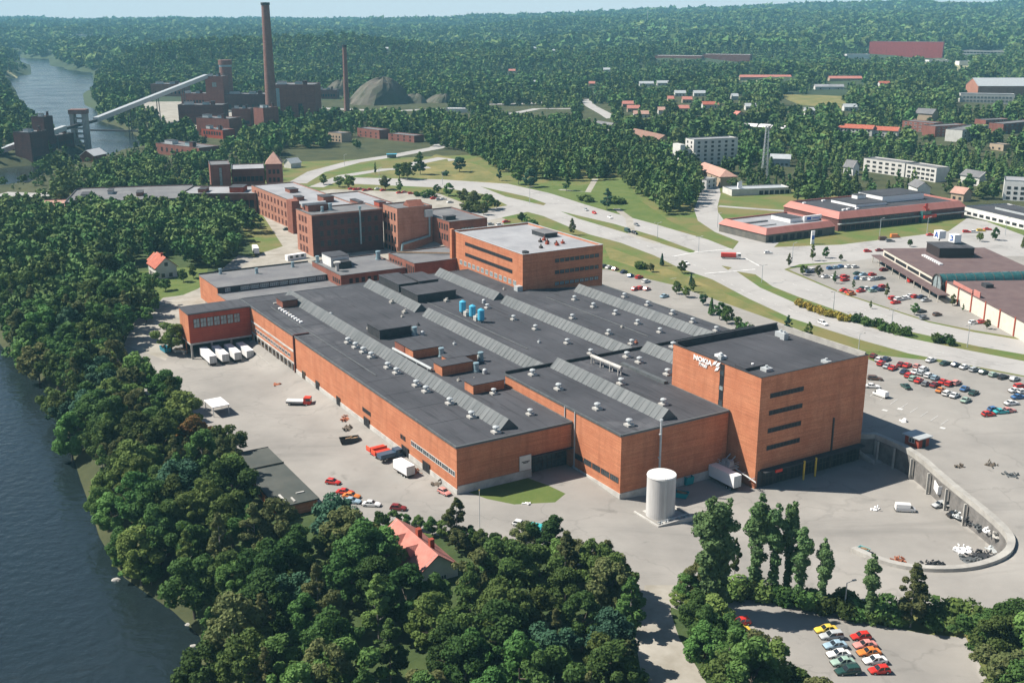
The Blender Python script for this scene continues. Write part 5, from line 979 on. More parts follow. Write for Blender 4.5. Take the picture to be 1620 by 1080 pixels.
def lot(place,group,items,hd,detail=True,jit=.04,kinds=('sedan','hatchback','estate','sedan')):
    items=sorted(items,key=lambda t:t[0]); cnt={}; tot={}
    for it in items: tot[it[2]]=tot.get(it[2],0)+1
    for i,it in enumerate(items):
        px_,py_,col=it[:3]; kind=it[3] if len(it)>3 else kinds[(i*7+int(py_))%len(kinds)]; h=it[4] if len(it)>4 else hd
        cnt[col]=cnt.get(col,0)+1; an,a=ground_dir(px_,py_,*h); an+=random.uniform(-jit,jit)
        n=tot[col]; o_='' if n==1 else ordsx(cnt[col],n)
        word='van' if kind=='van' else 'car'
        lab=f"{col} {word} {place}" if n==1 else f"{ordsy(cnt[col],n)} {col} {word} {place}"
        car(a[0],a[1],a[2]+.0,an,kind,col,lab,group,detail)
def ordsy(k,n): return 'leftmost' if k==1 else ('rightmost' if k==n else ords[k-1]+' from left')
def ordsx(k,n): return 'leftmost' if k==1 else ('rightmost' if k==n and n>2 else ords[k-1])
P9=lambda L_:[(1280+x/9,960+y/9,*r) for x,y,*r in L_]
def Z6(ox,oy,L_,s=6): return [(ox+x/s,oy+y/s,*r) for x,y,*r in L_]
lot('in the left rank of the lowest car park','cars in the lowest car park',P9([(240,350,'yellow','sedan'),(310,440,'silver','estate'),(370,575,'pale blue','sedan'),(420,700,'white','sedan'),(480,815,'light green','sedan'),(545,940,'dark green','estate')]),(-30,3),True,.02)
lot('in the right rank of the lowest car park','cars in the lowest car park',P9([(735,450,'red','hatchback'),(795,570,'pink','sedan'),(850,675,'orange','sedan'),(935,790,'white','sedan'),(1000,930,'red','hatchback')]),(-30,3),True,.02)
lot('half hidden by the hedge of the lowest car park','cars by the hedge',[(1152,991,'dark red','sedan'),(1172,987,'red','hatchback'),(1170,1001,'yellow','sedan'),(1163,1013,'blue','hatchback'),(1182,1022,'white','sedan')],(-30,4))
up=Z6(1350,540,[(190,150,'dark red'),(240,185,'white'),(310,180,'dark blue'),(265,220,'red'),(320,245,'silver'),(375,265,'red'),(450,230,'dark red'),(510,240,'red'),(605,250,'pink'),(485,300,'dark blue'),(530,335,'red'),(590,300,'white'),(665,275,'white'),(650,312,'silver'),(570,365,'light green'),(620,385,'red'),(715,335,'white'),(685,415,'grey'),(775,360,'pale blue'),(770,425,'dark red'),(850,395,'red'),(910,415,'red'),(975,405,'pink'),(825,475,'orange'),(890,505,'white'),(1055,462,'blue'),(960,525,'white'),(1140,500,'dark green'),(1065,570,'light green')])
lot('in the long rank on the upper deck','cars on the upper deck',up,(30,-17))
lot('in the row along the grass verge of the upper deck','cars along the verge',Z6(1350,540,[(735,190,'white'),(870,220,'dark green'),(970,235,'dark blue'),(1055,255,'white'),(1150,280,'silver'),(1235,305,'dark green'),(1330,330,'light green'),(1420,350,'black'),(1530,370,'silver')]),(30,-9))
lot('in the group at the right edge of the upper deck','cars at the right edge of the deck',Z6(1350,540,[(1590,440,'red'),(1540,480,'white'),(1565,540,'blue'),(1500,600,'white'),(1335,660,'blue'),(1280,705,'red'),(1400,680,'turquoise'),(1470,670,'pink'),(1610,490,'white')]),(30,-3))
lot('standing alone on the upper deck beside the tower block','vehicles beside the tower block',Z6(1350,540,[(255,520,'white','van',(-26,-9)),(205,365,'brown','estate'),(180,440,'white','sedan'),(495,440,'dark green','sedan',(-20,-14))]),(30,2))
lot('in the lower loading yard inside the curved wall','vehicles in the lower loading yard',[(1432,808,'white','van',(30,2)),(1486,801,'silver','hatchback',(-30,6)),(1512,816,'black','sedan',(30,-4))],(30,0))
lot('in the lot behind the office block','cars behind the office block',Z6(760,240,[(885,822,'black'),(915,830,'white'),(960,842,'pink'),(1020,862,'dark blue'),(1070,890,'blue'),(1130,900,'red'),(1180,930,'white'),(1100,985,'red'),(1140,978,'red'),(1185,985,'pink'),(1310,1035,'pale blue')],4.5),(30,-9),False)
sh=Z6(1220,370,[(340,350,'silver'),(370,370,'dark blue'),(400,350,'white'),(560,335,'blue'),(610,330,'pale blue'),(665,320,'blue'),(735,320,'white'),(795,322,'white'),(520,415,'white'),(610,420,'white'),(700,415,'red'),(700,445,'red'),(820,385,'dark green'),(880,395,'pale blue'),(960,395,'red'),(820,430,'blue'),(890,435,'white'),(960,440,'white'),(1000,435,'silver'),(1045,430,'grey'),(695,545,'red'),(740,560,'red'),(760,580,'orange'),(850,550,'red'),(870,530,'dark green'),(915,530,'white'),(960,550,'light green'),(995,525,'blue'),(1060,510,'red'),(1040,540,'dark blue'),(1160,620,'red'),(1180,660,'red'),(1215,630,'white'),(1270,620,'white'),(1320,600,'white'),(1365,605,'red'),(1430,610,'dark blue'),(1470,640,'silver'),(1425,745,'black'),(1450,810,'grey'),(1070,350,'dark red'),(1335,455,'red','van'),(1575,775,'brown')])+[(1540,512,'white'),(1553,511,'red')]
lot('in the shopping car park','cars in the shopping car park',sh,(22,-3),False,.1)
lot('on the road beside the shopping car park','cars on the cross road',Z6(1220,370,[(915,172,'red'),(1030,165,'dark red'),(1175,35,'orange','van'),(1065,60,'brown','van'),(1130,75,'grey')])+[(1215,401,'white')],(30,-1),False)
lot('at the far side of the mall','cars beyond the mall',[(1472,373,'red'),(1530,368,'red'),(1541,368,'white'),(1552,366,'yellow'),(1562,364,'red'),(1605,352,'red'),(1212,305,'red','sedan')],(30,0),False)
lot('driving on the dual carriageway','cars driving on the dual carriageway',[(927,333,'silver'),(940,338,'red'),(965,345,'white'),(1007,357,'grey'),(993,367,'dark green','van'),(1004,370,'black','estate'),(1085,418,'white'),(1302,513,'white')],(30,12),False)
lot('in the car park behind the old mills','cars behind the old mills',[(556,300,'red'),(563,301,'red'),(570,300,'pink'),(578,302,'red'),(586,301,'red'),(598,300,'white'),(606,302,'red'),(632,306,'red'),(640,305,'pink'),(650,307,'red'),(662,308,'white'),(673,311,'blue'),(686,315,'red'),(694,317,'silver'),(701,316,'white'),(712,321,'white'),(655,320,'white'),(668,325,'red'),(640,331,'white'),(801,352,'red'),(790,357,'white'),(776,356,'silver')],(22,-2),False,.2)
lot('beside the storage shed in the yard','cars beside the storage shed',[(527,765,'red','hatchback',(24,3)),(546,781,'red','sedan',(24,3)),(556,787,'orange','sedan',(24,3)),(557,795,'pale blue','sedan',(24,3)),(588,800,'white','sedan',(24,2)),(630,806,'dark red','hatchback',(24,2)),(703,781,'pink','hatchback',(20,10))],(24,3))
lot('behind the trees at the lower edge of the yard','vehicles at the lower edge of the yard',[(824,832,'white','hatchback'),(852,842,'turquoise','van')],(20,4))
lot('at the front of the brick mill range','cars by the mill range',[(457,352,'turquoise'),(462,357,'pale blue'),(454,364,'dark green')],(22,-2),False)
# lorries, trailers and yard things
def wheels(o,xs,s,r=.45):
    for x in xs:
        for y in (-s,s): inst(WHEEL,'wheel',o,(x,y,r),0,r/.31)
def trailer(x,y,z,rz,L,label,group=None,m=CANVAS,h=2.6,name='box_trailer',cat='trailer'):
    o=empty(name,x,y,z,rz,label,cat,group); MB().box(0,-1.25,1.15,L,1.25,1.15+h).build('cargo_box',m,o)
    b=MB(); b.box(.02,-1.27,1.1,L-.02,-1.25,1.25).box(.02,1.25,1.1,L-.02,1.27,1.25).box(0,-1.0,.8,L,1.0,1.15); b.build('chassis',FRAMED,o)
    b=MB(); b.box(L,-1.2,1.25,L+.04,-.04,h+1.05).box(L,.04,1.25,L+.04,1.2,h+1.05); b.build('rear_doors',METALL,o); wheels(o,(L-1.3,L-2.6),1.0); MB().box(1.6,-.9,0,1.8,-.7,.9).box(1.6,.7,0,1.8,.9,.9).build('landing_gear',FRAMED,o); return o
for i in range(4):
    x,y=uvw(-155+.15*i,-18.3+i*4.3); trailer(x,y,float(Zt(*uvw(-148,-12)))+.1,FANG,12.2,'white box trailer backed under the red loading wing, '+['first','second','third','last'][i]+' from the left','trailers under the loading wing')
x,y=uvw(13.6,62.6); trailer(x,y,-2.1,FANG+.02,16.5,'long white semi trailer parked along the sunny side of the tower block',h=3.1)
def lorry(x,y,z,rz,label,cab,body,L=7,hh=1.0,name='lorry'):
    o=empty(name,x,y,z,rz,label,'lorry'); MB().box(L/2-2.0,-1.15,.6,L/2,1.15,2.6).build('cab',cab,o); MB().box(L/2-1.3,-1.17,1.6,L/2+.03,1.17,2.35).build('windscreen',CGLASS,o); MB().box(-L/2,-1.2,1.0,L/2-2.2,1.2,1.0+hh).build('load_body',body,o); MB().box(-L/2,-.9,.6,L/2-2.0,.9,1.0).build('chassis',FRAMED,o); wheels(o,(-L/2+1.2,L/2-1.1),1.0); return o
an,a_=ground_dir(473,640,30,1); lo=lorry(*a_,an,'red and white flatbed lorry standing in the middle of the yard',RED,WHITE,7.5,.5)
an,a_=ground_dir(1156,409,30,1); lorry(*a_,an,'red fire engine like lorry crossing the road junction',WHITE,RED,9,1.6)
an,a_=ground_dir(617,726,24,-6); lorry(*a_,an,'dark blue grey lorry beside the red trailers at the hall wall',mat('dark_blue_paint',(.05,.09,.14),.4),mat('dark_blue_paint',(0,0,0)),6.5,1.1)
for i,(q,w_) in enumerate((((596,714),'left'),((604,720),'right'))):
    an,a_=ground_dir(*q,24,-6); o=empty('flat_trailer',*a_,an,w_+' one of two low red trailers by the loading door','trailer','low red trailers'); MB().box(-2.6,-1.1,.7,2.6,1.1,1.2).build('bed',RED,o); MB().box(-2.6,-1.15,1.2,-2.4,1.15,2.0).box(-2.6,-1.15,1.2,2.6,-1.05,1.6).build('side_boards',mat('orange_red',(.65,.1,.04),.5),o); wheels(o,(-1.4,1.4),1.0,.4)
an,a_=ground_dir(637,748,20,12); trailer(a_[0]-2.5*math.cos(an),a_[1]-2.5*math.sin(an),a_[2]-.3,an,6.5,'white box trailer with grey rear doors standing by the hall wall',m=CANVAS,h=2.4)
def skip_(q,d,m,label,L=5.5,W=2.3,H=1.6,fill=None,name='waste_skip',cat='skip'):
    an,a=ground_dir(*q,*d); o=empty(name,*a,an,label,cat); b=MB(); t=.12
    b.add([(-L/2+.4,-W/2,.1),(L/2-.4,-W/2,.1),(L/2-.4,W/2,.1),(-L/2+.4,W/2,.1),(-L/2,-W/2,H),(L/2,-W/2,H),(L/2,W/2,H),(-L/2,W/2,H)],[(0,1,5,4),(1,2,6,5),(2,3,7,6),(3,0,4,7),(3,2,1,0)])
    b.add([(-L/2,-W/2,H),(L/2,-W/2,H),(L/2,W/2,H),(-L/2,W/2,H),(-L/2+t,-W/2+t,H),(L/2-t,-W/2+t,H),(L/2-t,W/2-t,H),(-L/2+t,W/2-t,H),(-L/2+.5,-W/2+t,.5),(L/2-.5,-W/2+t,.5),(L/2-.5,W/2-t,.5),(-L/2+.5,W/2-t,.5)],[(0,1,5,4),(1,2,6,5),(2,3,7,6),(3,0,4,7),(4,5,9,8),(5,6,10,9),(6,7,11,10),(7,4,8,11),(8,9,10,11)]); b.build('container',m,o)
    f=MB(); rr_=random.Random(int(q[0]))
    for k in range(14): x=rr_.uniform(-L/2+.6,L/2-1.2);y=rr_.uniform(-W/2+.2,W/2-.8);z=rr_.uniform(.6,H-.1); f.box(x,y,z,x+rr_.uniform(.4,1.4),y+rr_.uniform(.2,.6),z+rr_.uniform(.1,.4))
    f.build('contents',fill or WOOD,o); return o
skip_((553,700),(24,-3),DARKW,'dark green waste skip filled with timber in the yard near the hall wall'); skip_((262,555),(20,12),mat('teal_paint',(.02,.2,.28),.5),'teal waste skip left of the loading wing'); skip_((287,556),(26,2),PLINTH,'pale low trailer loaded with timber beside the teal skip',6,2.2,.9,name='low_trailer',cat='trailer')
skip_((1083,762),(20,12),mat('teal_paint2',(.02,.28,.3),.5),'turquoise container in the shade between tank and tower block',5,2.3,2.2)
skip_((1075,785),(24,4),mat('teal_paint2',(0,0,0)),'low turquoise skip in the shade right of the storage tank',4.5,2.2,1.3); skip_((1487,778),(8,14),CANVAS,'white and dark container standing under the deck edge',4.5,2.2,2.4); skip_((1366,872),(18,7),mat('teal_paint3',(.2,.42,.42),.6),'small pale turquoise skip at the end of the curved wall',2.6,1.6,.9)
def pile(q,n,m,label,r=2.2,h=.8,name='pallet_pile',cat='pile',sz=1.0):
    x,y,z=GT(*q); o=empty(name,x,y,z,random.uniform(0,3),label,cat); rr_=random.Random(int(q[0]*3+q[1])); b=MB()
    for k in range(n):
        a=rr_.uniform(0,6.28); d=r*math.sqrt(rr_.random()); zz_=rr_.uniform(-.1,h*(1-d/r*.7)); s=rr_.uniform(.4,1.1)*sz; p=Vector((d*math.cos(a),d*math.sin(a),zz_)); e=p+Vector((math.cos(a*3)*s,math.sin(a*3)*s,rr_.uniform(-.1,.5)*sz)); b.tube(p,e,rr_.uniform(.12,.32)*sz,n=5)
    b.cyl(0,0,-.25,.16,r*.95,r*.6,9); b.build('stacked_pieces',m,o); return o
pile((553,676),12,BARK,'heap of timber and rusty cages beside the hall wall'); pile((548,662),6,RUST,'orange crates heap left of the timber heap by the wall',1.8); pile((438,608),6,RUST,'small reddish pallets at the corner of the hall plinth',1.6,.5); pile((655,747),10,RUST,'rusty brown scrap beside the white box trailer',1.8,.9); pile((692,765),7,BARK,'dark drums against the hall plinth',1.5,.8)
pile((1478,896),30,DARK,'black scrap tyres heap at the inner foot of the curved wall',2.6,.7,'tyre_pile'); pile((1493,897),16,DARK,'smaller black tyre heap right of the bigger one',1.6,.6,'tyre_pile'); pile((1425,888),14,RUST,'rust brown heap at the inner side of the curved wall',1.8,.7)
pile((1522,870),16,CANVAS,'stack of pale boards and sheets inside the curved wall',2.2,.8); pile((1535,886),20,METAL,'grey scrap metal pieces in front of the pale boards',2.6,.9); pile((1556,880),26,DARKW,'dark scrap metal heap at the bend of the curved wall',3.0,.9); pile((1573,868),18,METALL,'light scrap pieces close to the bend of the wall',2.0,.8)
for i,(q,m_) in enumerate((((1502,795),CONC),((1520,815),METALL),((1538,824),DARKW),((1552,832),METAL),((1566,838),CANVAS),((1580,846),CONC))): pile(q,14,m_,'scrap and pallets under the wall bays, '+ords[i]+' heap from the left',1.7,1.1)
pile((1385,806),7,CANVAS,'small white bundle lying in the lower loading yard',.8,.9); pile((835,796),5,CANVAS,'small white object on the asphalt beside the lawn',.6,.5); pile((1566,735),9,BARK,'wooden trestles and debris on the upper deck near the right edge',1.7,.7); pile((1600,752),12,METAL,'pale debris at the right edge of the upper deck',1.7,.7); pile((1518,738),6,BARK,'wooden frame pieces on the upper deck above the wall',1.1,1.0); pile((1430,667),6,CANVAS,'white boxes on the upper deck by the tower block shadow',1.0,.8)
x,y,z=GT(1450,703); an=FANG; hut=empty('gate_hut',x,y,z,an,'small red and white gate hut at the top end of the curved wall','hut'); MB().box(-2.2,-2,0,2.2,2,2.6).build('wall',BRR,hut); MB().box(-2.8,-2.6,2.6,2.8,2.6,2.85).build('roof',METALL,hut); inst(winmesh(1.6,1.1,2,1,FRAME,GLASS),'window',hut,(0,-2.03,1.1)); inst(winmesh(1.0,2.0,1,1,FRAMED,DARK),'door',hut,(2.23,0,.05),math.pi/2)
x,y,z=GT(344,652); cp=empty('carport',x,y,z,FANG+.05,'white roofed open carport among the trees at the yard edge','shelter'); MB().box(-3.9,-2.6,3.0,3.9,2.6,3.25).build('roof',CANVAS,cp)
for i in (-3.5,3.5):
    for j in (-2.3,2.3): MB().box(i-.1,j-.1,-1,i+.1,j+.1,3).build('post',METALL,cp)
# stairs and ramp in the shade beside the tower
st=froot('concrete_ramp',12,105.5,'concrete stair ramp in the shade right of the tower block',cat='ramp'); MB().add([(0,0,-3),(24,0,-3),(24,5,-3),(0,5,-3),(0,0,3.9),(24,0,-1.9),(24,5,-1.9),(0,5,3.9)],[(0,1,5,4),(1,2,6,5),(2,3,7,6),(3,0,4,7),(4,5,6,7)]).build('ramp_slab',CONC,st); MB().add([(0,-.2,3.9),(24,-.2,-1.9),(24,-.2,-.9),(0,-.2,4.9),(0,0,3.9),(24,0,-1.9),(24,0,-.9),(0,0,4.9)],[(0,1,2,3),(7,6,5,4),(3,2,6,7)]).build('side_rail',PLINTH,st)
# white coach-like trailer and huts behind the workshop
an,a_=ground_dir(405,402,-8,-14); trailer(a_[0]-4*math.cos(an),a_[1]-4*math.sin(an),a_[2],an,9,'white trailer parked in the shade behind the workshop',h=2.6)
an,a_=ground_dir(468,410,26,-4); o=empty('site_container',*a_,an,'white site container between workshop and sooty mill','container'); MB().box(-5,-1.3,0,5,1.3,2.6).build('shell',CANVAS,o); 
for xx in (-3,0,3): inst(winmesh(1.2,.9,2,1,FRAMED,GLASS),'window',o,(xx,-1.33,1.2))
# lamps and poles
def lamp(px_,py_,top,label,arm=1.6,double=False):
    x,y,z,h=hcol(px_,py_,top); h=max(6,min(h,13)); o=empty('street_lamp',x,y,z,R_(20),label,'street lamp','street lamps'); MB().tube((0,0,-.5),(0,0,h),.16,.1,6).build('pole',METALL,o)
    for s in ((1,-1) if double else (1,)): MB().tube((0,0,h),(arm*s,0,h+.3),.08,n=4).build('arm',METALL,o); MB().box(arm*s-.35,-.18,h+.2,arm*s+.5,.18,h+.42).build('lamp_head',PLINTH,o)
L_=[(1139,961,914,'beside the lowest car park entrance'),(1335,974,921,'behind the poplars of the lowest car park'),(1358,556,538,'on the verge behind the tower block roof'),(1391,378,346,'in front of the mall, left one'),(1466,372,344,'in front of the mall, right one'),(1105,398,375,'on the median left of the junction'),(1205,447,420,'on the median right of the junction'),(838,322,296,'on the median behind the office block'),(1040,377,353,'on the median beside the park path'),(1318,333+160,462,'on the median above the yellow shrubs'),(1410,520,490,'on the median beside the dark round bushes'),(1530,549,515,'on the median near the right edge'),(1253,415,385,'at the corner of the shopping car park'),(700,292,272,'beside the meadow road'),(600,285,266,'beside the road behind the mills'),(545,262,245,'beside the northern road'),(1135,360,338,'beside the curved road'),(1590,372,345,'in front of the supermarket')]
for q in L_: lamp(q[0],q[1],q[2],'grey street lamp '+q[3],double='median' in q[3])
x,y,z,h=hcol(759,850,775); o=empty('flagpole',x,y,z,0,'bare white flagpole at the lawn corner of the long hall','flagpole'); MB().tube((0,0,-1),(0,0,h),.13,.07,6).build('pole',WHITE,o); MB().dome(0,0,h,.14,.2,8).build('finial',YEL,o)
# blue and white sign pylon before the mall wing
x,y,z,h=hcol(1285,386,365); o=empty('sign_pylon',x,y,z,.5,'white and blue advertising pylon in front of the mall wing','sign'); MB().box(-1,-.3,0,1,.3,h).build('board',CANVAS,o); MB().box(-.85,-.34,h*.35,.85,-.3,h*.65).build('blue_panel',LBLUE,o)
x,y,z=GT(620,250); o=empty('bus_shelter',x,y,z,.2,'turquoise shelter beside the northern road','shelter'); MB().box(-4,-2,2.8,4,2,3.2).build('roof',CYAN,o); MB().box(-3.6,1.6,-1,3.6,1.8,2.8).build('back_wall',GLASSP,o)
# rocks on the shore
for i,(q,s,w_) in enumerate((((183,916),.9,'by the grassy point'),((299,986),.8,'above the lower cove'),((306,1020),.7,'at the lower cove'),((300,1058),1.2,'near the bottom of the picture, largest one'),((86,632),.8,'under the left riverside trees'))):
    x,y=GZ(*q,-6.4); r0=np.random.default_rng(i); b=MB(); V=[];
    for k in range(5):
        for j in range(9): a=j/9*6.283; rr_=s*math.cos((k-1)/4*1.4)*(1+.25*r0.uniform(-1,1)); V.append((rr_*math.cos(a)*1.3,rr_*math.sin(a),-.6+s*.9*k/4*1.0))
    F=[(k*9+j,k*9+(j+1)%9,(k+1)*9+(j+1)%9,(k+1)*9+j) for k in range(4) for j in range(9)]+[tuple(range(36,45))]; o=b.add(V,F).build('shore_rock',CONC); o.location=(x,y,-6.4); tag(o,'pale rock in the river '+w_,'rock','shore rocks')
# ================================================================== trees
LEAF={'dark':mat('leaf_dark',(.056,.105,.028),.75,(.082,.145,.038),.5,objrand=1.0,spec=.12,trans=.3),
 'green':mat('leaf_green',(.09,.16,.04),.75,(.12,.195,.055),.5,objrand=1.0,spec=.12,trans=.3),
 'olive':mat('leaf_olive',(.10,.125,.045),.8,(.14,.15,.06),.6,objrand=.6,spec=.12,trans=.3),
 'blue':mat('leaf_blue_green',(.034,.085,.045),.75,(.046,.105,.06),.5,objrand=.6,spec=.15,trans=.12),
 'silver':mat('leaf_silver',(.19,.23,.17),.75,(.13,.17,.11),.6,objrand=.4,spec=.15,trans=.2),
 'rust':mat('leaf_rust',(.26,.12,.045),.8,(.15,.12,.04),.7,objrand=.5,spec=.1,trans=.2),
 'yellow':mat('leaf_yellow',(.42,.33,.06),.8,(.22,.2,.05),.8,objrand=.4,spec=.1,trans=.2),
 'poplar':mat('leaf_poplar',(.09,.165,.055),.7,(.12,.2,.08),.6,objrand=.4,spec=.15,trans=.2)}
LEAF['far']=mat('leaf_far_wood',(.075,.135,.045),.85,(.105,.165,.055),.01,attr='tint',spec=.05)
def lobes(kind,r):
    L_=[]
    if kind=='round':
        ph=r.uniform(0,6.28,3)
        for i in range(34):
            a=r.uniform(0,6.28); z=r.uniform(-1,1); q=(.35+.65*r.uniform(0,1)**.5)*(1+.22*math.sin(2*a+ph[0])+.15*math.sin(5*a+ph[1])); w_=math.sqrt(max(.08,1-z*z))*(1 if z<0 else 1-.2*z); L_.append((4.2*q*w_*math.cos(a),4.2*q*w_*math.sin(a),7.9+z*4.4+.7*math.sin(3*a+ph[2]),r.uniform(.7,1.5)))
    elif kind=='tall':
        for i in range(30):
            a=r.uniform(0,6.28);z=i/29; q=2.7*math.sin(math.pi*min(1,.22+z*.78))*r.uniform(.3,1.1); L_.append((q*math.cos(a),q*math.sin(a),3.4+z*12.3,r.uniform(.6,1.25)*(1.1-.45*z)))
    elif kind=='poplar':
        for i in range(38):
            a=r.uniform(0,6.28);z=i/37; q=(.5+.85*math.exp(-((z-.66)/.24)**2))*r.uniform(.1,1.15); L_.append((q*math.cos(a),q*math.sin(a),1.0+z*18.6,(.7+.5*math.exp(-((z-.66)/.24)**2))*(1 if z<.93 else .55)*r.uniform(.6,1.25)))
    elif kind=='bush':
        for i in range(8): a=r.uniform(0,6.28);q=r.uniform(0,1.4); L_.append((q*math.cos(a),q*math.sin(a),r.uniform(.6,1.7),r.uniform(.7,1.2)))
    return np.array(L_)
def leafcloud(kind,n,size,seed,tri=False):
    r=np.random.default_rng(seed)
    if kind=='spruce':
        z=1-r.random(n)**.62; a=r.uniform(0,6.283,n); tier=.72+.28*np.abs(np.sin(z*26+np.sin(a*3)*.6)); R0=2.9*(1-z)**.85*tier*(.55+.45*r.random(n)**.4)+.08
        P=np.column_stack([R0*np.cos(a),R0*np.sin(a),1.2+z*14.3]); Nn=np.column_stack([np.cos(a),np.sin(a),np.full(n,.45)])
    else:
        L_=lobes(kind,r); w=L_[:,3]**2; k=r.choice(len(L_),n*3,p=w/w.sum()); d=r.normal(size=(n*3,3)); d/=np.linalg.norm(d,axis=1)[:,None]
        rr=L_[k,3]*(1.16-.6*r.random(n*3)**1.3); P=L_[k,:3]+d*rr[:,None]*np.array([1,1,.85])
        D=np.linalg.norm(P[:,None,:]-L_[None,:,:3],axis=2)/L_[None,:,3]; ins=(D<.62).sum(1)>0; keep=(~ins)|(r.random(n*3)<.12); P=P[keep][:n];Nn=d[keep][:n]; n=len(P)
    Nn=Nn+r.normal(size=(n,3))*.62+np.array([0,0,.25]); Nn/=np.linalg.norm(Nn,axis=1)[:,None]
    T=np.cross(Nn,r.normal(size=(n,3))); T/=np.linalg.norm(T,axis=1)[:,None]; B=np.cross(Nn,T); s=size*(.55+.9*r.random(n))[:,None]/2
    if tri: V=np.stack([P+T*s*1.3,P-T*s*.9+B*s*1.1,P-T*s*.9-B*s*1.1],1)
    else:
        j=lambda:(.7+.6*r.random(n))[:,None]
        V=np.stack([P+T*s*j(),P+B*s*j(),P-T*s*j(),P-B*s*j()],1)
    return V
def leafmesh(kind,n,size,seed,m,name='crown'):
    V=leafcloud(kind,n,size,seed); k=V.shape[1]; me=bpy.data.meshes.new(name); me.vertices.add(len(V)*k); me.vertices.foreach_set('co',V.reshape(-1).astype(np.float32)); me.loops.add(len(V)*k); me.loops.foreach_set('vertex_index',np.arange(len(V)*k,dtype=np.int32)); me.polygons.add(len(V)); me.polygons.foreach_set('loop_start',np.arange(0,len(V)*k,k,dtype=np.int32)); me.polygons.foreach_set('loop_total',np.full(len(V),k,np.int32)); me.update(calc_edges=True); me.materials.append(m); return me
def trunkmesh(kind,seed,m):
    r=random.Random(seed); b=MB(); h={'round':7.5,'tall':13,'poplar':17,'spruce':14.5,'bush':.9}[kind]; r0={'round':.32,'tall':.25,'poplar':.3,'spruce':.24,'bush':.08}[kind]
    p=Vector((0,0,-1)); q=Vector((r.uniform(-.3,.3),r.uniform(-.3,.3),h*.45)); b.tube(p,q,r0,r0*.75,7); e=Vector((q.x+r.uniform(-.4,.4),q.y+r.uniform(-.4,.4),h)); b.tube(q,e,r0*.75,r0*.25,6)
    if kind in('round','tall'):
        for i in range(6): a=i*1.05+r.uniform(-.3,.3); z=h*(.4+.09*i); s=Vector((q.x,q.y,z)); ln=(3.2 if kind=='round' else 2.0)*r.uniform(.7,1); b.tube(s,s+Vector((math.cos(a)*ln,math.sin(a)*ln,r.uniform(.8,2.4))),r0*.4,r0*.12,5)
    return b.mesh('trunk',m)
_tc={}
def tmesh(kind,tone,lod,var):
    k=(kind,tone,lod,var)
    if k not in _tc:
        n,s={'round':((7500,.46),(2600,.72),(420,1.5)),'tall':((6000,.42),(2200,.66),(400,1.35)),'poplar':((6500,.4),(1500,.8),(500,1.2)),'spruce':((2600,.55),(1000,.85),(360,1.3)),'bush':((700,.42),(300,.6),(120,.9))}[kind][lod]
        _tc[k]=leafmesh(kind,n,s,hash((kind,var))%9999 if False else {'round':11,'tall':23,'poplar':37,'spruce':51,'bush':67}[kind]+var,LEAF[tone])
    return _tc[k]
_tr={}
def tree(x,y,z,kind,tone,sc,rz,label,group=None,lod=0,var=0,name=None,cat=None,sx=1.):
    nm=name or {'round':'broadleaf_tree','tall':'birch_tree','poplar':'poplar_tree','spruce':'spruce_tree','bush':'shrub'}[kind]
    o=empty(nm,x,y,z,rz,label,cat or {'bush':'shrub'}.get(kind,'tree'),group)
    inst(tmesh(kind,tone,lod,var),'crown',o,(0,0,0),0,(sc*sx,sc*sx,sc)); k=(kind,kind=='tall')
    if k not in _tr: _tr[k]=trunkmesh(kind,3,BIRCH if kind=='tall' else BARK)
    inst(_tr[k],'trunk' if kind!='bush' else 'stem',o,(0,0,0),0,(sc*min(1,sx*1.2),sc*min(1,sx*1.2),sc)); return o
# ---- single trees one can point at: base pixel, top pixel
HT={'round':13.2,'tall':16.4,'poplar':20.6,'spruce':15.6,'bush':2.6}
def single(px_,pb,pt,kind,tone,label,sx=1.,group=None,lod=0,var=0,**k):
    x,y,z,h=hcol(px_,pb,pt); return tree(x,y,z,kind,tone,h/HT[kind],random.uniform(0,6),label,group,lod,var,sx=sx,**k)
PG_='poplars in a row by the lowest car park'
single(1119,972,784,'poplar','poplar','tallest poplar at the left end of the row, left one of a close pair',1.3499999999999999,PG_,var=0); single(1140,965,782,'poplar','poplar','right one of the close poplar pair at the left end of the row',1.08,PG_,var=1)
single(1194,938,774,'poplar','poplar','slender poplar next to the double poplar in the row',1.2,PG_,var=2); single(1222,945,792,'poplar','poplar','forked poplar behind, left stem in the middle of the row',1.05,PG_,var=1); single(1243,942,788,'poplar','poplar','forked poplar, right stem in the middle of the row',1.05,PG_,var=3)
single(1263,957,826,'poplar','poplar','shorter poplar right of the forked one',1.1,PG_,var=0); single(1298,966,846,'poplar','poplar','thin poplar standing alone before the dark hedge shade',1.05,PG_,var=2); single(1374,986,872,'poplar','poplar','last poplar at the right end of the row',1.2,PG_,var=1)
single(1440,992,888,'tall','olive','bronze green young tree right of the last poplar',1.25); single(1162,912,849,'tall','dark','small dark sapling on the asphalt between two poplars',.7,var=1)
for i,(a,b_,c_,t,sx) in enumerate(((1086,955,905,'green',1.2),(1100,950,885,'olive',.9),(1074,962,935,'green',1.6),(1105,1010,935,'dark',1.1),(1128,1018,945,'green',1.2),(1150,1052,975,'dark',1.2),(1172,1072,990,'green',1.2),(1200,1085,1000,'olive',1.3),(1222,1110,1020,'green',1.2),(1250,1125,1055,'dark',1.3),(1112,1060,985,'green',1.1),(1150,1110,1030,'green',1.3))):
    single(a,b_,c_,'round',t,'leafy tree in the hedge left of the lowest car park, '+ords[i]+' from the top',sx,'hedge trees left of the lowest car park',var=i%4)
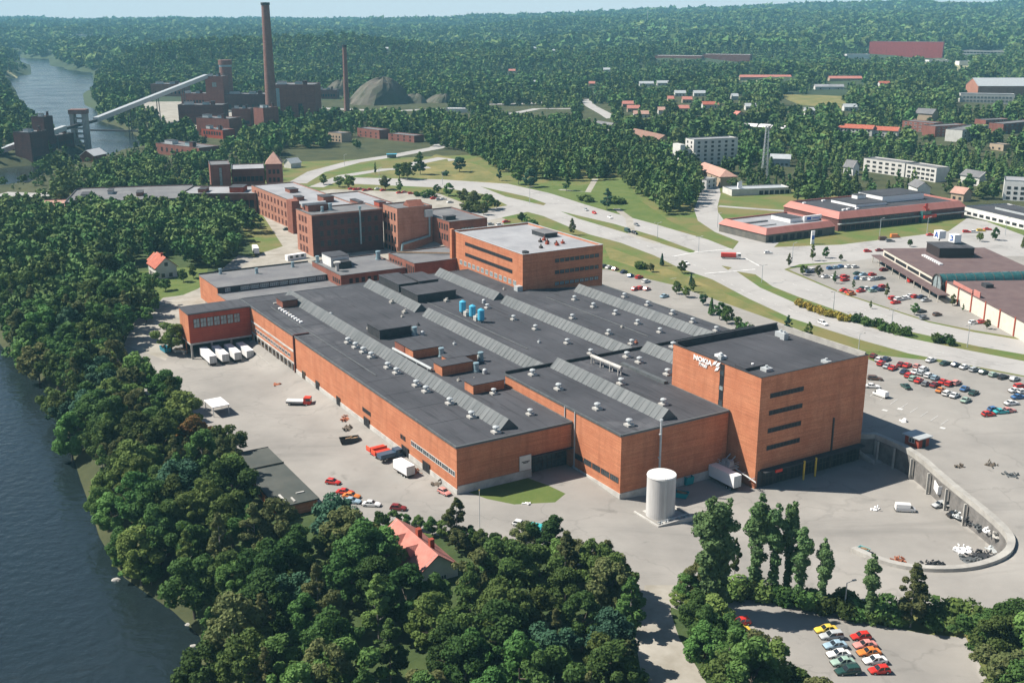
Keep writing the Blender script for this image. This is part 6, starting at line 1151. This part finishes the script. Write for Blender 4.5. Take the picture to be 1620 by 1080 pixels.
for i,(a,b_,c_,t,sx) in enumerate(((1546,1040,962,'green',1.2),(1572,1062,965,'green',1.1),(1600,1050,950,'dark',1.1),(1628,1080,960,'green',1.1),(1580,1110,1020,'olive',1.2),(1612,1130,1040,'green',1.1),(1650,1110,1000,'dark',1.2))):
    single(a,b_,c_,'round',t,'leafy tree at the lower right picture corner, '+ords[i]+' from the left',sx,'trees at the lower right corner',var=(i+1)%4)
HB_=[(1150,946),(1165,944),(1180,947),(1208,950),(1235,954),(1250,958),(1278,962),(1292,965),(1318,970),(1345,976),(1358,980),(1392,986),(1405,983),(1418,988),(1352,968),(1330,960),(1385,970),(1470,992),(1488,986),(1505,990),(1520,985)]
for i,q in enumerate(sorted(HB_)):
    x,y,z=GT(*q); tree(x,y,z,'bush','dark' if i%3 else 'green',random.uniform(1.3,2.0),random.uniform(0,6),ordsy(i+1,len(HB_))+' dark shrub in the shade between poplars and the lowest car park','shrubs under the poplars',0,i%3)
for i,q in enumerate([(1262,482),(1268,485),(1276,488),(1284,491),(1291,493),(1300,497),(1309,500),(1317,501),(1325,504),(1333,507),(1341,508)]):
    x,y,z=GT(*q); tree(x,y,z,'bush','yellow',1.05,i,'yellow flowering shrub on the median, '+ords[i]+' from the left','yellow shrubs on the median',1,i%3)
for i,q in enumerate([(1353,509),(1371,514),(1388,518),(1399,522),(1409,525),(1419,528),(1431,530),(1484,541),(1498,544)]):
    x,y,z=GT(*q); tree(x,y,z,'bush','dark',1.35,i,'dark round shrub on the median, '+ords[i]+' from the left','dark round shrubs on the median',1,i%3)
YT=[(1248,422,400,'tall'),(1285,412,386,'tall'),(1306,408,391,'round'),(1270,435,418,'round'),(1295,438,420,'round'),(1320,448,428,'tall'),(1350,457,441,'tall'),(1402,470,447,'tall'),(1377,488,475,'tall'),(1446,498,479,'round'),(1507,483,466,'round'),(1523,492,480,'tall'),(1561,520,505,'round'),(1604,523,508,'round'),(1330,412,402,'round'),(1439,390,378,'round'),(1550,382,367,'round'),(1574,380,360,'round'),(1618,392,372,'spruce')]
for i,q in enumerate(sorted(YT)): single(q[0],q[1],q[2],q[3],'green' if i%3 else 'olive',ordsy(i+1,len(YT))+' young tree planted around the shopping car park',1.0,'young trees around the shopping car park',1,i%4)
GTt=[(1047,420,400,'spruce','blue'),(1079,432,412,'round','green'),(1093,452,432,'spruce','blue'),(1096,462,440,'tall','dark'),(1085,470,452,'round','green'),(1112,482,464,'round','blue'),(1125,498,470,'spruce','dark'),(1138,505,478,'round','dark'),(1150,512,484,'round','green'),(1167,518,500,'round','dark'),(1178,525,510,'bush','dark'),(1246,530,498,'tall','blue'),(1278,545,508,'tall','green'),(1270,540,522,'bush','green'),(905,372,345,'tall','olive'),(1070,465,445,'round','green'),(1030,430,416,'round','olive'),(1015,425,412,'bush','green')]
for i,q in enumerate(sorted(GTt)): single(*q,ordsy(i+1,len(GTt))+' tree on the grass bank between works and dual carriageway',1.1,'trees on the grass bank',1,i%4)
PT=[(727,272,247,'round','blue',1.2),(645,284,256,'round','dark',1.3),(665,276,240,'tall','dark',1.5),(632,282,258,'round','dark',1.2),(594,276,256,'tall','dark',.6),(704,278,270,'bush','blue',1),(790,286,262,'tall','blue',1.1),(960,332,298,'tall','blue',1.5),(896,302,275,'tall','dark',1.4),(980,322,312,'bush','dark',2),(925,318,308,'bush','dark',2),(840,296,268,'round','blue',1.3),(820,292,255,'tall','dark',1.5)]
for i,q in enumerate(sorted(PT)): single(q[0],q[1],q[2],q[3],q[4],ordsy(i+1,len(PT))+' single tree standing on the meadow or park lawn',q[5],'trees on meadow and park lawn',1,i%4)
BT=[(610,300,278,'round','olive'),(632,304,282,'tall','green'),(552,298,276,'round','green'),(536,296,278,'round','green'),(512,292,276,'round','green'),(692,306,292,'round','dark'),(710,310,290,'round','green'),(733,322,298,'round','olive'),(752,330,302,'round','olive'),(772,332,306,'round','dark'),(786,330,316,'round','green'),(744,335,318,'bush','green'),(826,352,336,'round','dark'),(842,360,345,'bush','dark'),(765,340,322,'round','olive'),(660,310,302,'bush','dark'),(678,312,300,'bush','dark')]
for i,q in enumerate(sorted(BT)): single(*q,ordsy(i+1,len(BT))+' tree beside the car park behind the old mills',1.3,'trees behind the old mills',1,i%4)
for i,(a,b_,c_) in enumerate(((206,912,872),(222,918,885),(240,925,890),(192,900,868))): single(a,b_,c_,'round','green','bright green bush on the low river point, '+ordsx(i+1,4) if False else 'bright green bush on the low river point, '+['second','third','rightmost','leftmost'][i]+' of four',1.5,'bushes on the low river point',0,i)
for i,(a,b_,c_,kd,sx) in enumerate(((212,446,424,'round',1.3),(246,452,430,'round',1.2),(262,460,440,'round',1.3),(290,446,426,'round',1.2),(222,478,456,'round',1.4),(245,492,468,'round',1.2),(232,510,484,'round',1.3),(306,440,420,'round',1.1))):
    single(a,b_,c_,kd,'dark' if i%2 else 'green','low leafy tree in the garden of the white house, '+['leftmost','fifth from left','sixth from left','seventh from left','second from left','fourth from left','third from left','rightmost'][i],sx,'garden trees by the white house',1,i%4)
single(272,556,508,'round','green','big round bush standing alone left of the loading wing',1.4,None,0,2)
for i,(a,b_,c_,t) in enumerate(((622,838,808,'green'),(640,838,812,'dark'),(662,838,815,'green'),(684,846,818,'dark'),(704,852,822,'green'),(742,866,832,'dark'),(760,872,838,'green'),(780,876,842,'dark'),(800,880,850,'green'),(726,874,840,'olive'))):
    single(a,b_,c_,'round',t,'low leafy tree between red roofed house and yard, '+['leftmost','second','third','fourth','fifth','seventh','eighth','ninth','rightmost','sixth'][i]+' of ten',1.25,'low trees behind the red roofed house',0,i%4)
single(866,884,816,'round','dark','leafy tree at the yard edge hiding the turquoise van',1.2,None,0,1); single(832,880,826,'round','olive','lower leafy tree at the yard edge below the parked white hatchback',1.2,None,0,2); single(723,862,786,'tall','olive','tall brownish birch above the red roof reaching the hall corner',1.3,None,0,1)
# ---- woods: scatter, then the nearest become things and the rest one mass
YVIS=[(208,545),(262,562),(272,600),(328,632),(372,690),(392,735),(470,800),(525,775),(570,800),(650,810),(705,812),(760,838),(830,856),(862,852),(880,830),(930,830),(965,852),(988,900),(1022,930),(1025,960),(1015,1000),(1040,1060),(1120,1100),(1060,965),(1068,900),(1150,930),(1560,965),(1700,950),(1700,560),(1240,540),(950,420),(400,430),(330,450),(235,515)]
CLEAR=[(642,844,720,874),(214,396,272,424),(392,706,520,775),(330,628,358,652),(400,390,420,405),(385,362,440,420),(1000,300,1000,300)]
def okxy(X,Y,h,rad,strict=True):
    """keep trees off paving, water and buildings, and out of the way of what the photograph shows behind them"""
    ok=rivdist(X,Y)>.5
    for n,m,P in REGS:
        if m in (ASPH,ROADM,GRAVEL,GRASSG,MEADOW): ok&=~inpoly(X,Y,P)
    for fx,fy,an,L,W in FOOT:
        dx=X-fx;dy=Y-fy; lx=dx*math.cos(an)+dy*math.sin(an); ly=-dx*math.sin(an)+dy*math.cos(an); m=rad*.75; ok&=~((lx>-m)&(lx<L+m)&(ly>-m)&(ly<W+m))
    return ok
def proj(X,Y,Z):
    c,s=math.cos(PITCH),math.sin(PITCH); f=Y*c-(Z-CH)*s; up=Y*s+(Z-CH)*c; return 810+FPX*X/f,540-FPX*up/f
def scatter(poly,step,seed):
    r=np.random.default_rng(seed); P=np.array(poly); x0,y0=P.min(0);x1,y1=P.max(0); gx,gy=np.meshgrid(np.arange(x0,x1,step),np.arange(y0,y1,step*.87)); gx=gx+((np.arange(gx.shape[0])%2)*step/2)[:,None]
    X=gx.ravel()+r.uniform(-.36,.36,gx.size)*step; Y=gy.ravel()+r.uniform(-.36,.36,gy.size)*step; k=inpoly(X,Y,poly); return X[k],Y[k]
def rects_clear(X,Y,Z,h,rad,rects):
    ok=np.ones(X.shape,bool); bx,by=proj(X,Y,Z+h*.25); tx,ty=proj(X,Y,Z+h); D=np.hypot(X,Y); wpx=rad*FPX/D
    for q in rects:
        x0,y0,x1,y1=q[:4]; dmax=q[4] if len(q)>4 else 1e9
        ok&=~((tx+wpx*.8>x0)&(tx-wpx*.8<x1)&(ty<y1)&(by>y0)&(D<dmax))
    return ok
cand=[]
def zone(poly,step,seed,hr,kinds,phrase=None):
    X,Y=scatter(poly,step,seed); Z=Zt(X,Y); r=np.random.default_rng(seed+5); h=r.uniform(*hr,len(X)); rad=step*.55
    ok=okxy(X,Y,h,rad)&rects_clear(X,Y,Z,h,rad*.9,CLEAR); 
    for f in (1.,.75,.5):
        qx,qy=proj(X,Y,Z+h*f*.97); ok&=~inpoly(qx,qy,YVIS)
    ks=r.choice(len(kinds),len(X),p=np.array([k[2] for k in kinds])/sum(k[2] for k in kinds))
    for i in np.nonzero(ok)[0]: k=kinds[ks[i]]; cand.append((float(X[i]),float(Y[i]),float(Z[i]),k[0],k[1],float(h[i]),float(np.hypot(X[i],Y[i]))))
DEC=[('round','dark',5),('round','green',4.5),('tall','green',2.5),('tall','olive',1.5),('round','olive',1.2),('round','blue',.7),('round','rust',.15),('spruce','blue',.4)]
uvp=lambda *p:[uvw(*q) for q in p]
zone(uvp((-240,-80),(-150,-82),(-30,-84),(20,-82),(50,-84),(62,9),(50,7),(40,-1),(26,-10),(14,-18),(2,-27),(-30,-34),(-100,-38),(-158,-44),(-230,-8)),7.7,1,(10,15),DEC)
zone(uvp((52,-74),(140,-80),(140,0),(80,12),(63,9)),8.4,2,(10,14.5),DEC)
zone(uvp((-460,-75),(-240,-72),(-228,-14),(-250,12),(-290,40),(-310,60),(-440,82),(-560,60)),8.6,3,(10,15),DEC+[('round','silver',.5)])
MIDW=PG([(690,234),(735,240),(760,255),(800,275),(850,285),(930,288),(1000,296),(1012,325),(1045,345),(1088,334),(1112,316),(1105,285),(1085,262),(1060,245),(1000,232),(960,218),(900,205),(800,198),(720,212)])
zone(MIDW,8.5,4,(11,16),[('tall','dark',5),('tall','green',2),('tall','blue',3),('round','blue',1.5),('spruce','blue',1.5),('round','olive',.7)])
cand=[c_ for c_ in cand if not (c_[3]=='spruce' and c_[6]>2000)]
zone(uvp((-34,-38),(2,-30),(14,-21),(26,-13),(40,-4),(50,4),(60,6),(58,0),(40,-12),(20,-26),(0,-38)),6.2,9,(7,10.5),DEC)
cand.sort(key=lambda c_:-c_[5]/c_[6]); things_=cand[:285]; rest=cand[285:]
MARKS=[(60,360,'at the left edge beyond the river bank'),(150,400,'left of the white house'),(250,350,'behind the white house'),(330,380,'between the white house and the workshop'),(420,340,'below the mill range'),(60,480,'on the bank at the left edge'),(160,480,'below the white house'),(190,560,'on the bank left of the loading wing'),(120,620,'on the outer river bank'),(230,640,'across the yard from the loading wing'),(180,720,'on the bank in the left middle'),(300,690,'by the open carport'),(260,790,'on the bank left of the storage shed'),(350,790,'below the storage shed left end'),(450,860,'below the storage shed right end'),(330,900,'on the slope by the lower cove'),(400,980,'near the lower river edge'),(560,860,'left of the red roofed house'),(520,960,'below left of the red roofed house'),(640,960,'below the red roofed house'),(620,1040,'at the bottom edge below the red roof'),(780,880,'right of the red roofed house'),(760,980,'in the lower middle wood'),(780,1060,'at the bottom edge in the middle'),(900,880,'at the yard corner of the lower wood'),(900,980,'in the right part of the lower wood'),(980,1050,'beside the gravel track'),(760,240,'at the left end of the park wood'),(860,250,'in the park wood above the lawn'),(950,250,'in the middle of the park wood'),(1050,290,'at the right end of the park wood')]
byz={}
for c_ in things_:
    qx,qy=PXof(c_[0],c_[1],c_[2]+c_[5]*.6); k=min(range(len(MARKS)),key=lambda i:(MARKS[i][0]-qx)**2+(MARKS[i][1]-qy)**2*1.3); byz.setdefault(k,[]).append((qx,c_))
TONE={'dark':'dark green','green':'fresh green','olive':'olive brown','blue':'bluish green','silver':'silvery','rust':'rust tinged','poplar':'green'}
KN={'round':'broadleaf tree','tall':'slender tree','spruce':'spruce'}
for k,l in byz.items():
    l.sort(key=lambda t:t[0]); cn={}; tot={}
    for qx,c_ in l: tot[(c_[3],c_[4])]=tot.get((c_[3],c_[4]),0)+1
    for i,(qx,c_) in enumerate(l):
        kk=(c_[3],c_[4]); cn[kk]=cn.get(kk,0)+1; t_=tot[kk]
        lab=('' if t_==1 else ordsy(cn[kk],t_)+' ')+f"{TONE[c_[4]]} {KN[c_[3]]} {MARKS[k][2]}"
        lod=0 if c_[6]<330 else 1
        tree(c_[0],c_[1],c_[2],c_[3],c_[4],c_[5]/HT[c_[3]],random.uniform(0,6.28),lab,'woodland trees around the works',lod,int(c_[6]*7)%4,sx=random.uniform(.95,1.25))
# ---- forest masses: merged leaf triangles
TMPL={}
def masses(name,trees,nq,size,label,mats_by='far'):
    """trees: list of arrays x,y,z,kindcode,h"""
    X,Y,Z,K,Hh_=trees; out=[];tint=[]
    r=np.random.default_rng(len(X))
    for kc,kind in enumerate(('round','tall','spruce')):
        for var in range(3):
            m=(K==kc)&((np.arange(len(X))%3)==var)
            if not m.any(): continue
            T_=leafcloud(kind,nq,size,100+kc*7+var,True); n=int(m.sum()); a=r.uniform(0,6.28,n); s=Hh_[m]/HT[kind]; w=s*r.uniform(1.0,1.35,n)
            c_,s_=np.cos(a),np.sin(a); V=np.empty((n,)+T_.shape,np.float32)
            V[...,0]=(T_[None,...,0]*c_[:,None,None]-T_[None,...,1]*s_[:,None,None])*w[:,None,None]+X[m][:,None,None]; V[...,1]=(T_[None,...,0]*s_[:,None,None]+T_[None,...,1]*c_[:,None,None])*w[:,None,None]+Y[m][:,None,None]; V[...,2]=T_[None,...,2]*s[:,None,None]+Z[m][:,None,None]-.5
            out.append(V.reshape(-1,3,3)); tv=np.clip(r.normal(.5,.2,n)+(.0 if kind!='spruce' else -.22)+(.2 if kind=='tall' else 0)+.22*fbm(X[m],Y[m],380,31),0,1); tint.append(np.repeat(tv,len(T_)))
    V=np.concatenate(out); tint=np.concatenate(tint).astype(np.float32); n=len(V)
    me=bpy.data.meshes.new(name); me.vertices.add(n*3); me.vertices.foreach_set('co',V.reshape(-1)); me.loops.add(n*3); me.loops.foreach_set('vertex_index',np.arange(n*3,dtype=np.int32)); me.polygons.add(n); me.polygons.foreach_set('loop_start',np.arange(0,n*3,3,dtype=np.int32)); me.polygons.foreach_set('loop_total',np.full(n,3,np.int32)); me.update(calc_edges=True)
    at=me.attributes.new('tint','FLOAT','FACE'); at.data.foreach_set('value',tint); me.materials.append(LEAF['far']); o=link(bpy.data.objects.new(name,me)); tag(o,label,'wood',None,'stuff'); return n
def arr(l): K={'round':0,'tall':1,'spruce':2}; return (np.array([c_[0] for c_ in l]),np.array([c_[1] for c_ in l]),np.array([c_[2] for c_ in l]),np.array([K[c_[3]] for c_ in l]),np.array([c_[5] for c_ in l]))
cnts=[masses('woodland',arr(rest),260,1.5,'remaining trees of the woods around the works and in the park')]
# what must stay visible behind the trees: facades of the town, roads, river, meadows
RECT=[]
for o in list(bpy.data.objects):
    if o.type=='EMPTY' and o.parent is None and o.get('category') in ('building','house','chimney','tower','mast','tank','gravel hill') and o.location.y>470:
        c8=[]
        for ch in o.children:
            if ch.type=='MESH' and ch.name.split('.')[0] in ('wall','roof','shaft','gallery','lattice','deck','mansard_roof','piers','top_room','stepped_wing'):
                M=Matrix.Translation(o.location)@Matrix.Rotation(o.rotation_euler.z,4,'Z')
                for c_ in ch.bound_box: p=M@Vector(c_); zf=float(p.z); 
                for c_ in ch.bound_box:
                    p=M@Vector(c_); g=max(float(Zt(p.x,p.y)),-6.5); c8.append(PXof(p.x,p.y,max(p.z,g+1)))
        if c8:
            xs=[c_[0] for c_ in c8];ys=[c_[1] for c_ in c8]; h=max(ys)-min(ys); RECT.append((min(xs),min(ys)-1,max(xs),min(ys)+h*(.62 if o.location.y<1300 else .9),math.hypot(o.location.x,o.location.y)+8))
for n_,h_ in (('gravel_hill',.5),('storage_drum',.6)):
    for o in bpy.data.objects:
        if o.name.startswith(n_):
            c8=[PXof(*(o.location+Vector(c_))) for c_ in o.bound_box]; xs=[c_[0] for c_ in c8];ys=[c_[1] for c_ in c8]; RECT.append((min(xs)+8,min(ys)+3,max(xs)-8,min(ys)+(max(ys)-min(ys))*h_,math.hypot(*o.location[:2])))
RVX=[(6,88,155,115),(30,118,150,180),(95,178,158,216),(150,196,230,222),(165,222,238,240),(95,262,135,272),(10,280,45,296),(770,162,850,168),(800,168,900,180),(925,160,965,185),(430,160,700,172),(470,245,690,288),(1112,290,1135,330),(1235,153,1340,166),(945,270,950,300)]
def forest(name,D0,D1,step,nq,size,seed,label,hr=(10,16),azm=30,dens=1.):
    r=np.random.default_rng(seed); n=int((math.radians(2*azm))/2*(D1**2-D0**2)/(step*step)*dens); D=np.sqrt(r.uniform(D0**2,D1**2,n)); az=np.radians(r.uniform(-azm,azm,n)); X=D*np.sin(az);Y=D*np.cos(az); Z=Zt(X,Y); h=r.uniform(*hr,n)
    az_=np.degrees(az); ok=okxy(X,Y,h,step*.5) if D0<1500 else (rivdist(X,Y)>4)
    if D0>=1500:
        for fx,fy,an,L,W in FOOT:
            if math.hypot(fx,fy)>1200: dx=X-fx;dy=Y-fy; lx=dx*math.cos(an)+dy*math.sin(an); ly=-dx*math.sin(an)+dy*math.cos(an); ok&=~((lx>-6)&(lx<L+6)&(ly>-6)&(ly<W+6))
    u,v=touv(X,Y)
    ok&=~((u>-640)&(v>95)&(v<330)&(u>-470-(v-95)*.5)&(D<760)&(az_>-14)&~inpoly(X,Y,MIDW)&(az_<9)) & ~inpoly(X,Y,MIDW)
    ok&=~((D<520)&(az_>-12)); gx,gy=proj(X,Y,Z)
    open_=(gy>235)&(gx>440)&(gx<1130); open_|=(gx>1130)&(gy>325); open_|=(gx<440)&(gy>300)
    ok&=~open_
    rc=[q for q in RECT]+[(q[0],q[1]+1,q[2],q[3]-2,1e9) for q in RVX[7:] if q[1]!=134]
    if D0<3000:   # trees that would stand before open water are low scrub
        for f_ in (1.,.6):
            tx_,ty_=proj(X,Y,Z+h*f_); tt=(CH+6.5)/np.maximum(1e-3,(FPX*math.sin(PITCH)-(540-ty_)*math.cos(PITCH))); wx=(tx_-810)*tt; wy=(FPX*math.cos(PITCH)+(540-ty_)*math.sin(PITCH))*tt
            m_=(az_<-11)&(rivdist(wx,wy)<-3)&(np.hypot(wx,wy)<4200); h=np.where(m_,h*.45,h)
    vis=rects_clear(X,Y,Z,h,4,[q for q in rc if len(q)<5 or q[4]>D0]); keep=r.random(n)<.06; ok&=vis|(keep&(D<1200)&(az_>3))
    gap=fbm(X,Y,160,seed)>.75; ok&=~(gap&(D<2200)&(az_>2)); ok&=~((fbm(X,Y,900,3)>.72)&(D>2700)); h=h*(1+.25*fbm(X,Y,90,17))
    con=fbm(X,Y,420,9)+r.normal(0,.35,n); K=np.where(con>.45,2,np.where(con>-.25,1,0)); X,Y,Z,K,h=[q[ok] for q in (X,Y,Z,K,h)]
    return masses(name,(X,Y,Z,K,h),nq,size,label)
cnts.append(forest('town_woods',470,900,9.0,200,1.7,21,'tree masses between the houses and behind the dual carriageway',(8,13)))
cnts.append(forest('middle_forest',900,1500,9.5,90,2.6,22,'forest round the power station and the upper town',(9,15)))
cnts.append(forest('hill_forest',1500,2600,11.5,60,3.0,23,'dense forest on the hills behind the town',(11,18)))
cnts.append(forest('far_forest',2600,5200,18,24,6.0,24,'far forest covering the distant ridges',(15,24)))
cnts.append(forest('horizon_forest',5200,9500,38,8,15,25,'forest on the last ridges below the sky',(13,20),28))
print('leaf faces',cnts,'cand',len(cand),'things',len(things_))
# reeds and tall grass on the low bank
def blades(name,pts,label,m,hh=1.0,rad=6,n=2600):
    r=np.random.default_rng(4); V=[]
    for q in pts:
        x,y,z=GT(*q); a=r.uniform(0,6.28,n);d=rad*np.sqrt(r.random(n)); X=x+d*np.cos(a);Y=y+d*np.sin(a);Z=np.maximum(Zt(X,Y),-6.6); b=r.uniform(0,6.28,n);w=.12;h=hh*r.uniform(.5,1.2,n)
        V.append(np.stack([np.column_stack([X-w*np.cos(b),Y-w*np.sin(b),Z]),np.column_stack([X+w*np.cos(b),Y+w*np.sin(b),Z]),np.column_stack([X+r.normal(0,.2,n),Y+r.normal(0,.2,n),Z+h])],1))
    V=np.concatenate(V).astype(np.float32); k=len(V); me=bpy.data.meshes.new(name); me.vertices.add(k*3); me.vertices.foreach_set('co',V.reshape(-1)); me.loops.add(k*3); me.loops.foreach_set('vertex_index',np.arange(k*3,dtype=np.int32)); me.polygons.add(k); me.polygons.foreach_set('loop_start',np.arange(0,k*3,3,dtype=np.int32)); me.polygons.foreach_set('loop_total',np.full(k,3,np.int32)); me.update(calc_edges=True); me.materials.append(m); tag(link(bpy.data.objects.new(name,me)),label,'grass',None,'stuff')

# ================================================================== haze
hz=MB().box(-5600,-60,-14,5600,9800,235).build('haze',None) if False else None
b=MB().box(-5600,-60,-60,5600,9990,330); me=bpy.data.meshes.new('haze'); me.from_pydata(b.v,[],b.f)
hm=bpy.data.materials.new('haze'); hm.use_nodes=True; t=hm.node_tree; t.nodes.clear(); ou=t.nodes.new('ShaderNodeOutputMaterial'); pv=t.nodes.new('ShaderNodeVolumePrincipled'); pv.inputs['Color'].default_value=(.3,.68,.88,1); pv.inputs['Density'].default_value=HAZE; pv.inputs['Anisotropy'].default_value=0; t.links.new(pv.outputs[0],ou.inputs['Volume']); me.materials.append(hm)
hz=link(bpy.data.objects.new('haze',me)); tag(hz,kind='stuff',label='thin blue haze filling the air over the valley',cat='haze')

for o in bpy.data.objects:
    if o.parent is None and o.get('label') and not 4<=len(o['label'].split())<=16: print('LABEL',o.name,o['label'])
